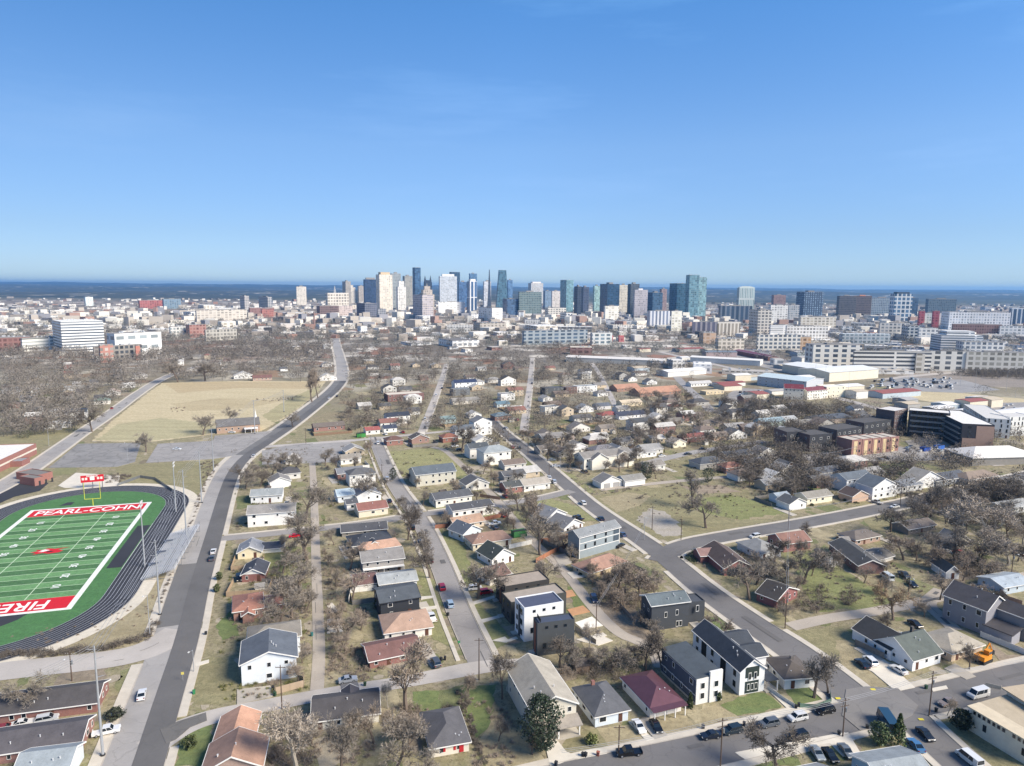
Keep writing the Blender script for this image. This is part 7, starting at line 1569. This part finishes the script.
q4 = pole(644,540,23,'pale street light at the diagonal street bend','street'); q5 = pole(681,540,20); q6 = pole(788,530,21); q7 = pole(596,632,28,'dark pole beside the white concrete driveway off the alley','wood'); q8 = pole(426,556,24); q9 = pole(1011,578,28,None,'wood',lamp=True); q10 = pole(908,598,24,None,'wood',lamp=True)
q11 = pole(900,506,20); q12 = pole(652,530,24); q13 = pole(549,480,16); q14 = pole(528,454,18); q15 = pole(508,446,16); q16 = pole(491,490,24); q17 = pole(560,474,16,None,'street'); q18 = pole(382,478,14); q19 = pole(371,450,15); q20 = pole(361,438,14)
q21 = pole(445,420,15); q22 = pole(433,400,12); q23 = pole(822,470,17); q24 = pole(855,466,20,None,'wood',arms=2); q25 = pole(695,494,14); q26 = pole(306,444,16); q27 = pole(49,446,17,None,'street'); q28 = pole(128,461,18,None,'street'); q29 = pole(600,468,14)
for a_, b_ in ((q3,q6),(q6,q11),(q13,q14),(q14,q15),(q18,q19),(q19,q20),(q7,q12),(q23,q24)): wires(a_, b_, 2)
for i, (x, y, h_) in enumerate(((848,395,23),(825,383,20),(876,392,14),(908,388,16),(975,388,18),(1006,391,20),(960,386,12),(815,380,17),(1015,398,8))): pole(x, y, h_, None, 'street', desc='tall slim yard light')
# ------------------------------------------------------------------ vehicles
def car_mesh(kind):
    L, W, H_ = {'sedan': (4.7,1.8,1.45), 'suv': (4.7,1.9,1.75), 'pickup': (5.6,1.95,1.8), 'van': (5.6,2.0,2.2), 'minivan': (5.0,1.95,1.8), 'truck': (7.2,2.3,3.0)}[kind]
    h = L/2; b = MB(); g = MB(); z0 = .32
    if kind == 'sedan': lo = [(-h,z0),(h,z0),(h,.72),(h-.15,.85),(h-1.3,.98),(-h+.9,1.02),(-h,.95)]; cb = [(h-1.35,.96),(h-2.1,1.42),(-h+1.5,1.42),(-h+.65,1.0)]
    elif kind in ('suv','minivan'): lo = [(-h,z0),(h,z0),(h,.85),(h-.2,1.0),(h-1.1,1.1),(-h+.1,1.12),(-h,1.0)]; cb = [(h-1.0,1.08),(h-1.75,H_-.03),(-h+.45,H_-.03),(-h+.1,1.1)]
    elif kind == 'pickup': lo = [(-h,z0+.1),(h,z0+.1),(h,.95),(h-.15,1.08),(h-1.4,1.12),(-h+2.0,1.12),(-h+1.98,.75),(-h+.15,.75),(-h+.13,1.12),(-h,1.12)]; cb = [(h-1.35,1.1),(h-1.95,H_-.03),(-h+2.2,H_-.03),(-h+2.05,1.1)]
    elif kind == 'van': lo = [(-h,z0),(h,z0),(h,.95),(h-.25,1.15),(h-.8,1.2),(-h,1.2)]; cb = [(h-.75,1.18),(h-1.4,H_-.05),(-h+.05,H_-.05),(-h,1.18)]
    else: lo = [(-h,z0+.2),(h,z0+.2),(h,1.2),(h-.3,1.4),(-h,1.4)]; cb = [(h-.3,1.38),(h-.7,H_-.05),(-h,H_-.05),(-h,1.38)]
    w = W/2
    b.prism(lo[::1], -w, w, 'y')
    ti = .16 if kind != 'truck' else .02
    def frust(mb, prof, w0, w1, zlo):
        n = len(prof); vs = []
        for s in (-1, 1):
            for x, z in prof: vs.append((x, s * (w1 if z > zlo + .2 else w0), z))
        mb.add(vs, [(i, (i+1) % n, n+(i+1) % n, n+i) for i in range(n)] + [tuple(range(n-1,-1,-1)), tuple(range(n, 2*n))])
    zl_ = min(z for x, z in cb); frust(g, cb, w - .06, w - ti, zl_)
    tp = [p_ for p_ in cb if p_[1] > zl_ + .2]; xa, xb = max(p_[0] for p_ in tp), min(p_[0] for p_ in tp); zt = tp[0][1]
    rf = MB().box(xb-.05, xa+.05, -w+ti-.03, w-ti+.03, zt-.01, zt+.06)
    f0, f3 = cb[0], cb[3]
    for s in (-1, 1):   # pillars
        for (xA, zA), (xB, zB) in ((f0, (xa, zt)), (((f0[0]+f3[0])/2-.1, f0[1]), ((xa+xb)/2-.1, zt)), (f3, (xb, zt))): rf.tube((xA, s*(w-.05), zA), (xB, s*(w-ti), zB), .05, .05, 4)
        if kind in ('van','truck','minivan'): rf.box(xb, xa - 1.3 if kind == 'truck' else xb + 1.0, s*(w-.05)-.02, s*(w-.05)+.02, 1.2, zt)
    out = dict(body=b, windows=g, roof=rf); wl = []
    for x in (h-.95, -h+.95):
        for s in (-1, 1): wl.append((x, s*(w-.12), .34))
    return out, wl, L, W, z0
CARM = {}; TYRE = mat('paint', '#17171a'); RIM = mat('metal', '#b5b7ba'); HEAD = mat('paint', '#e6e6e0'); TAIL = mat('paint', '#7d1a1e')
WHL = MB().tube((0,-.12,0),(0,.12,0),.34,.34,14).mesh('wheel', TYRE); RMM = MB().tube((0,-.13,0),(0,.13,0),.2,.2,10).mesh('rim', RIM)
def car(px, py, dx, dy, kind, col, desc, label=None, group='parked and driving cars'):
    if (kind, col) not in CARM:
        out, wl, L, W, z0 = car_mesh(kind); pm = mat('carpaint', col)
        CARM[(kind, col)] = ({'body': out['body'].mesh('body', pm), 'windows': out['windows'].mesh('windows', GLASS), 'roof': out['roof'].mesh('roof', pm)}, wl, L, W)
        if ('hl', kind) not in UM: UM[('hl', kind)] = MB().box(-.03,.03,-.2,.2,-.09,.09).mesh('headlight', HEAD); UM[('tl', kind)] = MB().box(-.03,.03,-.15,.15,-.12,.12).mesh('tail_light', TAIL)
    ms, wl, L, W = CARM[(kind, col)]; p = G(px, py); q = G(px + dx, py + dy) - p
    root = empty({'sedan':'sedan','suv':'sports_utility_vehicle','pickup':'pickup_truck','van':'van','minivan':'minivan','truck':'box_truck'}[kind], (p.x, p.y, .14), math.atan2(q.y, q.x))
    for n in ('body', 'windows', 'roof'): link(n, ms[n], root)
    for x, y, z in wl: o = link('wheel', WHL, root); o.location = (x, y, z); link('rim', RMM, o)
    for s in (-1, 1):
        o = link('headlight', UM[('hl', kind)], root); o.location = (L/2+.01, s*(W/2-.3), .68); o = link('tail_light', UM[('tl', kind)], root); o.location = (-L/2-.01, s*(W/2-.2), .8)
    cat = {'sedan':'car','suv':'car','pickup':'pickup','van':'van','minivan':'van','truck':'truck'}[kind]
    if label: tag(root, label, cat, group)
    else: auto(root, desc, cat, group, p)
    FOOT.append((p.x, p.y, 2.0, 0, 1, 1)); return root
W_, K_, N_, S_, G_ = '#e4e4e2', '#141519', '#1c2636', '#a9adb2', '#55585d'
for a in [
 (142,697,4,-18,'sedan',W_,None,'white sedan driving up the main road near the bottom left'),(106.5,734,14,-3,'pickup',W_,None,'white pickup parked beside the tall steel pole'),(23,726,14,-3,'sedan',W_,None,'white sedan parked between the brick rows, left of two'),(47,722,14,-3,'suv','#c8cbce',None,'silver car parked between the brick rows, right of two'),
 (5,731,14,-3,'sedan','#8c2f2c',None,'dark red car parked at the left edge between the brick rows'),(348,682,12,-2,'sedan',S_,None,'silver sedan parked on the side road beside the narrow alley'),
 (213.5,553,5,-18,'sedan',W_,None,'white sedan on the main road, ahead of the grey one'),(212,560,5,-18,'sedan',G_,None,'grey sedan on the main road, behind the white one'),(254,457,10,-6,'sedan','#d8d8d8',None,'pale car on the main road bend near the church car park'),
 (295,537.5,12,-1,'sedan','#c4182c',None,'bright red car on the cross street, left of two'),(303,536.5,12,-1,'suv','#c4182c',None,'bright red car on the cross street, right of two'),(239,580,3,14,'suv',K_,None,'black car parked left of the navy-roofed brick cottage'),
 (629,755,-16,1.5,'pickup',K_,None,'black pickup on the front street below the driveways'),(638.7,729,8,12,'sedan',W_,None,'white car on the driveway left of the black car by maroon-roofed bungalow'),(656,729,7,12,'sedan',K_,None,'black car on the driveway by the maroon-roofed bungalow'),
 (710.5,738,-14,2,'sedan',N_,None,'dark blue sedan parked on the front street, leftmost of its row'),(732,733,-14,3,'suv','#24323c',None,'dark teal car parked on the front street below the navy house'),(769,726,-14,3,'suv','#5f656c',None,'grey hatchback on the front street partly behind bare branches'),
 (797.5,720,-14,3,'suv',W_,None,'white car parked on the front street below the farmhouse path'),(825,713,-14,3,'suv',K_,None,'black car parked on the front street at the corner lawn'),(798,739,-14,3,'suv','#17191d',None,'black hatchback on the near side of the front street'),
 (817,756,8,12,'sedan','#8f979c',None,'silver sedan in the bottom yard, left of the black car'),(830,758,9,11,'sedan',K_,None,'black car in the bottom yard, between silver and grey cars'),(846,754,9,11,'sedan','#6b7278',None,'grey sedan on the bottom driveway, right of the black car'),
 (887,727,-8,-12,'truck','#2b4a5f',None,'dark teal box van crossing the intersection'),(925,737,10,10,'sedan','#22252b',None,'black sedan turning into the side street'),(915.5,748,-9,-10,'sedan','#4a78a3',None,'bright blue car on the side street below the conifer'),
 (969,762,-14,-11,'van',W_,None,'long white van parked on the side street at the bottom'),(978,697,-16,4,'van',W_,None,'white van parked on the front street near the right edge'),(947,705,-14,4,'sedan','#8d8078',None,'tan grey car parked on the front street corner'),
 (862,666,-8,-7,'sedan','#232c38',None,'dark blue car parked left of the white one by the board fence'),(870,663.5,-8,-7,'suv',W_,None,'white car parked by the grey board fence'),(412.5,529,-4,-14,'suv',K_,None,'black car at the upper end of the centre street'),(419,544,-4,-12,'suv','#2a2f33',None,'dark grey car on the centre street, above the brown one'),
 (430,562,-6,-12,'sedan','#3b2b28',None,'dark brown car parked on the centre street bend'),(442,589,-6,-14,'suv','#b32334',None,'red car on the centre street opposite the black house'),(450,606,-6,-14,'suv','#9fb3c4',None,'pale blue car on the centre street behind the red car'),
 (486,594,12,-2,'suv','#b41424',None,'bright red car parked under the large centre-street tree'),(475,590,12,-1,'suv',W_,None,'white car parked left of the bright red car under the tree'),(494.7,525,12,-1,'pickup',W_,None,'white pickup in the yard beside the tan shingled bungalow'),
 (594,601,5,11,'suv','#26304a',None,'navy car parked beside the gravel alley'),(583,504.5,-10,-9,'suv','#d8d8d4',None,'white car on the diagonal street near the vacant lot'),(601,520,-10,-9,'sedan',N_,None,'dark car parked on the diagonal street near twin cottages'),(622.5,536,-10,-8,'sedan','#4c5c78',None,'slate blue car beside the blue three-storey house'),
 (620,547,9,-4,'sedan',K_,None,'black car at the corner of the blue three-storey house'),(894.5,508,-12,2,'sedan','#e0e2e2',None,'white car driving along the cross street'),(1006,500,12,-3,'sedan','#5c3038',None,'dark red car on the cross street near the right edge'),(755,538,-12,2,'suv','#dcdcd8',None,'white car parked on the cross street by the wide-roofed cottage'),
 (887,579,-9,-6,'van','#d4dadd',None,'white van parked behind the long brick house'),(904,577,8,6,'pickup','#3a4046',None,'dark pickup with a grey cover by the rear lane'),(912,586,8,6,'sedan',K_,None,'black car in front of the covered pickup'),(915,626,8,5,'sedan','#241f20',None,'dark car in the shade behind the grey two-storey house'),
 (989.5,594,12,-2,'sedan','#1f3d40',None,'dark teal car at the rear alley near the right edge'),(1019,555,-10,-4,'suv',K_,None,'black car at the far right edge on the lane'),(378,444,-3,-8,'suv',W_,None,'white car at the top of the centre street'),(387,480,-4,-9,'suv','#dadada',None,'white car halfway up the centre street'),
 (455,447,12,-1,'sedan',W_,None,'white car parked behind the orange brick cottage'),(460,451,12,-1,'suv',K_,None,'black car parked behind the orange brick cottage'),(512.5,448,-8,-8,'sedan','#9c2f36',None,'red car on the diagonal street beside the big pale house'),(519,449,-8,-8,'suv','#20343a',None,'dark green car beside the red one on the diagonal street'),
 (549,479,-9,-9,'suv','#dfe1e3',None,'white car parked on the diagonal street, first of a pair'),(554,483,-9,-9,'suv','#c3c9d0',None,'silver car parked on the diagonal street, second of a pair'),(530,474,10,-2,'sedan','#2c3f6a',None,'blue car in the yard left of the diagonal street'),(537,471,-8,-8,'sedan','#3b3f46',None,'dark car on the diagonal street above the blue one'),
 (556,467,12,0,'sedan','#dcdedf',None,'white car on the short street off the diagonal street'),(552,461,12,0,'sedan','#93989c',None,'grey car above the white one on the short street'),(506,429,8,3,'sedan','#c9c9c9',None,'silver car at the top bend of the diagonal street'),(880,460,8,2,'sedan','#8d9296',None,'grey car by the terrace, left of a close pair'),
 (886,459,8,2,'sedan','#17191d',None,'black car by the terrace, right of a close pair'),(850,464,10,1,'suv','#cfd2d4',None,'silver car parked by the terrace street'),(966,456,10,1,'sedan','#1f2226',None,'black car parked near the balcony apartments'),(977,454,10,1,'sedan','#5b6064',None,'grey car parked near the balcony apartments'),
 (985,449,-3,9,'suv','#25282d',None,'dark car at the foot of the brick-ended apartment block'),(703,450,12,-1,'sedan','#23262b',None,'black car on the middle street by the row house'),(688,455,12,-1,'sedan','#33373c',None,'dark car on the middle street, left one'),(740,444,10,-2,'sedan','#2a2d33',None,'dark car on the middle street, right one'),
 (662,457,12,-1,'sedan','#e2e2e0',None,'white car at the left end of the middle street'),(532,384,0,-8,'suv','#3c4148',None,'dark car high on the far street'),(425,420,2,-7,'suv','#c9c9c6',None,'pale car on the hill street, lower one'),(436,396,2,-7,'suv','#e1e1df',None,'pale car on the hill street, upper one'),
 (442,389,2,-7,'suv','#2c2f35',None,'dark car on the hill street'),(112,409,6,-6,'sedan','#a33a30',None,'red car beside the school road'),(337,397,6,-8,'sedan','#3a3d42',None,'dark car on the main road far end'),(329,399,6,-8,'sedan','#d8d8d8',None,'pale car on the main road far end'),
 (177,450,8,0,'sedan','#d9dcdc',None,'white car alone in the church car park'),(232,433,8,0,'sedan','#d9dcdc',None,'white car parked against the tan brick church'),(344,371,3,-6,'sedan','#e4e4e4',None,'white car at the far top of the main road'),
]: car(*a)
cr2 = random.Random(9)
for i in range(150):      # vehicles in the yard and car parks at right
    x, y = cr2.choice([(cr2.uniform(880,960), cr2.uniform(379,390)), (cr2.uniform(870,950), cr2.uniform(380,389)), (cr2.uniform(905,940), cr2.uniform(446,452)), (cr2.uniform(740,770), cr2.uniform(391,400)), (cr2.uniform(965,1020), cr2.uniform(405,416))])
    k_ = cr2.choice(('van','truck','sedan','truck') if y < 391 else ('suv','sedan')); c = cr2.choice((W_, W_, '#d8dde2', '#9fb0c0', '#4a5a78', K_, S_))
    if any(math.hypot(G(x,y).x-f[0], G(x,y).y-f[1]) < 5 for f in FOOT[-150:]): continue
    car(x, y, 8, -3 + cr2.choice((0, .2)), k_, c, {W_:'white','#d8dde2':'white','#9fb0c0':'pale blue','#4a5a78':'blue',K_:'black',S_:'silver'}[c] + ' ' + {'van':'van','suv':'car','sedan':'car','truck':'box truck'}[k_], None, 'vehicles standing in the yards at right')
# dumpsters, bins, digger, hydrants, signs
def dumpster(px, py, col, label):
    p = G(px, py); o = empty('dumpster', p, .4); m = mat('paint', col)
    MB().prism([(-1,0.1),(1,0.1),(1.15,1.5),(-1,1.7)], -1.8, 1.8).build('body', m, o); MB().box(-1.85,1.85,-1,-.02,1.6,1.72).build('lid', mat('paint', '#22252a'), o)
    for x in (-1.9, 1.82): MB().box(x, x+.08, -.4, .4, .9, 1.15).build('handle', m, o)
    o.scale = (1.6,)*3; tag(o, label, 'dumpster')
dumpster(925,451,'#1f4aa0','blue dumpster near the terrace, left of two'); dumpster(939,449,'#2a5fb0','blue dumpster near the terrace, right of two'); dumpster(361,437,'#3f8a3f','green dumpster beside the north street'); dumpster(519,536,'#2f6a3a','dark green dumpster in the yard beside the gravel alley')
def bin_(px, py, col, desc):
    p = G(px, py)
    if ('bin', col) not in UM: UM[('bin', col)] = MB().prism([(-.25,.05),(.25,.05),(.33,1.0),(-.33,1.0)], -.28, .28).mesh('body', mat('plastic', col)); UM[('lid', col)] = MB().box(-.32,.32,-.36,.36,1.003,1.08).mesh('lid', mat('plastic', col))
    o = empty('wheeled_bin', p, RND.uniform(0, 3)); link('body', UM[('bin', col)], o); link('lid', UM[('lid', col)], o); auto(o, desc, 'bin', 'wheeled bins by the houses', p)
for x, y, c, d in ((583,757,'#26282b','black wheeled bin'),(585.5,757,'#26282b','black wheeled bin'),(598,756,'#9a5a48','brown wheeled bin'),(273,690,'#232427','black wheeled bin'),(275,696,'#2c4a34','green wheeled bin'),(796,709,'#26282b','black wheeled bin'),(799,707,'#2b2d31','black wheeled bin'),(744,726,'#33353a','dark wheeled bin'),
    (441,661,'#232427','black wheeled bin'),(445,660,'#232427','black wheeled bin'),(867,729,'#26282b','dark wheeled bin'),(936,712,'#1f2226','black wheeled bin'),(839,735,'#303236','dark wheeled bin'),(703,729,'#33353a','dark wheeled bin'),(926,689,'#2c4a34','green wheeled bin'),(194,694,'#2f7a4a','green wheeled bin'),(206,635,'#26282b','black wheeled bin'),
    (365,686,'#2c4a34','green wheeled bin'),(312,636,'#2f6a6a','teal wheeled bin'),(448,616,'#26282b','black wheeled bin'),(521,632,'#303236','dark wheeled bin'),(667,711,'#2f7a4a','green wheeled bin'),(671,712,'#26282b','black wheeled bin'),(556,766,'#303236','dark wheeled bin')): bin_(x, y, c, d)
dg_ = empty('excavator', G(983,662), .5); tag(dg_, 'orange digger parked in the yard of the tan cottage', 'digger'); om = mat('paint', '#d98a1e'); dk_ = mat('paint', '#232323'); lm('orange digger', G(983,662))
for y in (-1.1, .7): MB().prism([(-1.6,.1),(1.6,.1),(1.9,.5),(1.6,.85),(-1.6,.85),(-1.9,.5)], y, y+.45, 'y').build('track', dk_, dg_)
MB().box(-1.8,1.2,-1.1,1.1,.95,1.9).build('body', om, dg_); cbm = MB().box(.0,1.3,-1.0,.1,1.903,2.9).build('cab', om, dg_); MB().box(.1,1.33,-1.03,.13,2.1,2.7).build('window', GLASS, cbm)
MB().tube((1.0,.5,1.6),(3.0,.5,3.4),.22,.18,6).tube((3.0,.5,3.4),(4.3,.5,1.4),.17,.14,6).build('boom', om, dg_); MB().prism([(4.0,.5),(4.8,.6),(4.7,1.4),(4.1,1.3)], .1, .9, 'y').build('bucket', dk_, dg_); dg_.scale = (1.25,)*3
for i, (x, y) in enumerate(((873,690),(838,699),(921,720))):
    o = MB().box(-.6,.6,-.4,.4,.0,.012); struct(o.build('tactile_paving', mat('paint', '#d8c840'))).location = (*G(x, y), .205)
for x, y in ((950,672),(190,740),(693,740)):
    pass
def sign(px, py, label, col='#e6e6e6', oct_=False):
    p = G(px, py); o = empty('road_sign', p, .2); MB().tube((0,0,0),(0,0,2.4),.04,.04,6).build('post', STEEL, o)
    if oct_: MB().tube((0,-.03,2.3),(0,.03,2.3),.38,.38,8).build('panel', mat('paint', '#b3202a'), o)
    else: MB().box(-.35,.35,-.06,-.02,1.8,2.5).build('panel', mat('paint', col), o)
    tag(o, label, 'sign'); return o
sign(183,681,'small yellowish road sign on the kerb of the main road','#d8c86a'); sign(459,649,'small street sign at the corner lot below the tan hip-roofed bungalow','#3c8a5a')
# extra fences
fence([(768,690),(787,703),(797,709)],1.0,'#d8d6cf','low pale fence between farmhouse and brown-roofed ranch', mt='paint'); fence([(800,708),(815,709),(831,703),(830,694)],1.2,'#6f9a85','low green wire fence around the corner lawn', mt='metal')
fence([(575,630),(596,645)],1.6,'#8b8378','weathered fence beside the white driveway'); fence([(1001,690),(985,686)],.01+1.0,'#cfc8b8','short pale fence near the hall', mt='paint')
fence([(262,583),(274,584),(295,581)],1.7,'#8f8478','grey board fence behind the navy-roofed brick cottage'); fence([(480,497),(500,500)],1.6,'#8a6a50','brown board fence near the alley crossing')
fence([(118,486),(140,478),(155,480),(173,492)],1.5,'#8d9094','grey chain fence behind the running track bend', mt='metal')
# yards: fences, sheds, driveways with cars
r8 = random.Random(8); nf = ns_ = nd = 0; dv = MB()
def free(p, ex=1.0): return not on_road(p, ex) and not any(math.hypot(p.x-f[0], p.y-f[1]) < f[2]*.8 + ex for f in FOOT)
for c, ang, w, d, root in HOUSES:
    if not 175 < c.y < 560 or root.name.split('.')[0] != 'house': continue
    u = Vector((math.cos(ang), math.sin(ang))); v = Vector((-u.y, u.x))
    if nf < 60 and r8.random() < .55:
        s = r8.choice((-1, 1)); L = r8.uniform(8, 16); e = w/2 + r8.uniform(1, 3); q = [c - u*e + v*s*(d/2), c - u*e + v*s*(d/2+L), c + u*e + v*s*(d/2+L), c + u*e + v*s*(d/2)]
        q = q[:r8.choice((3, 4, 4))]
        if all(not on_road(a.lerp(b, t), .8) and not any(math.hypot(a.lerp(b, t).x-f[0], a.lerp(b, t).y-f[1]) < f[2]*.75 for f in FOOT if abs(f[0]-c.x) + abs(f[1]-c.y) > 1) for a, b in zip(q, q[1:]) for t in (.15, .5, .85, 1)):
            wn, wc_ = r8.choice((('brown', '#8a6a4c'), ('grey', '#8b857c'), ('tan', '#a88c68'), ('white', '#dcd9d2'), ('grey', '#7b766f')))
            f_ = fence([P(p.x, p.y) for p in q], 1.7, wc_, None, mt='wood'); auto(f_, wn + ' board yard fence', 'fence', 'yard fences behind the houses', q[1]); nf += 1
    if ns_ < 34 and r8.random() < .4:
        p = c + v * (d/2 + r8.uniform(5, 10)) * r8.choice((-1, 1)) + u * r8.uniform(-.5, .5) * w
        if free(p, 2.5):
            cn_, cl_ = r8.choice((('white', 'w:#dedcd6'), ('grey', 'w:#98948e'), ('brown', 'w:#86705c'), ('pale', 'w:#c6c0b4'))); sr = empty('shed', (p.x, p.y), ang + r8.choice((0, math.pi/2)))
            block(sr, 0, 0, r8.uniform(2.6, 4), r8.uniform(2.6, 4.5), 2.2, 'gx', cl_, r8.choice(('s:#6d6a67', 's:#8c8781', 's:#5a4f48')), .5, .2, trim=False); auto(sr, 'small ' + cn_ + ' garden shed', 'shed', 'garden sheds', p); FOOT.append((p.x, p.y, 2.5, 0, 1, 1)); ns_ += 1
    if nd < 44 and r8.random() < .5:
        s = r8.choice((-1, 1)); p = c + u * s * (w/2 + 2.6); a = p - v * (d/2 + 5)
        if free(p, -.8) and free(a, .6):
            L = d/2 + 6; q = [p + u*1.5 + v*2, p - u*1.5 + v*2, p - u*1.5 - v*L, p + u*1.5 - v*L]; dv.poly([(t.x, t.y) for t in q][::-1], .0, .187)
            if r8.random() < .75:
                cn_, cl_ = r8.choice((('white', W_), ('black', K_), ('silver', S_), ('grey', G_), ('dark blue', N_), ('red', '#8f2a2c'), ('white', W_))); b1_ = P(a.x, a.y); b2_ = P((a+v*2).x, (a+v*2).y); kd = r8.choice(('sedan', 'suv', 'pickup', 'sedan'))
                car(b1_[0], b1_[1], b2_[0]-b1_[0], b2_[1]-b1_[1], kd, cl_, cn_ + (' pickup' if kd == 'pickup' else ' car') + ' on a driveway').location.z = .22
            nd += 1
struct(dv.build('driveway', mat('concrete', '#b9b2a6', ns=.3)))
tp = MB(); r9 = random.Random(3)
for ri in range(len(ROADS)):
    pts, hw, _ = ROADS[ri]; ns = normals(pts)
    for i in range(2, len(pts) - 4):
        if P(*pts[i])[1] < 395 or r9.random() > .16: continue
        o = r9.uniform(-.75, .6) * hw[i]; wd = r9.choice((.12, .15, 1.2, 1.8)); L = r9.randint(1, 3)
        if abs(o) + wd > hw[i] - .2: continue
        ribbon(tp, pts[i:i+L+1], ns[i:i+L+1], o, o + wd, .165 + (i % 5) * .0015)
struct(tp.build('asphalt_repair', mat('asphalt', '#605d5b', crack=.1), fix=False))
resolve_labels()
for o in list(COL.objects):
    if '_w' in o: del o['_w']
print('objects', len(COL.objects))
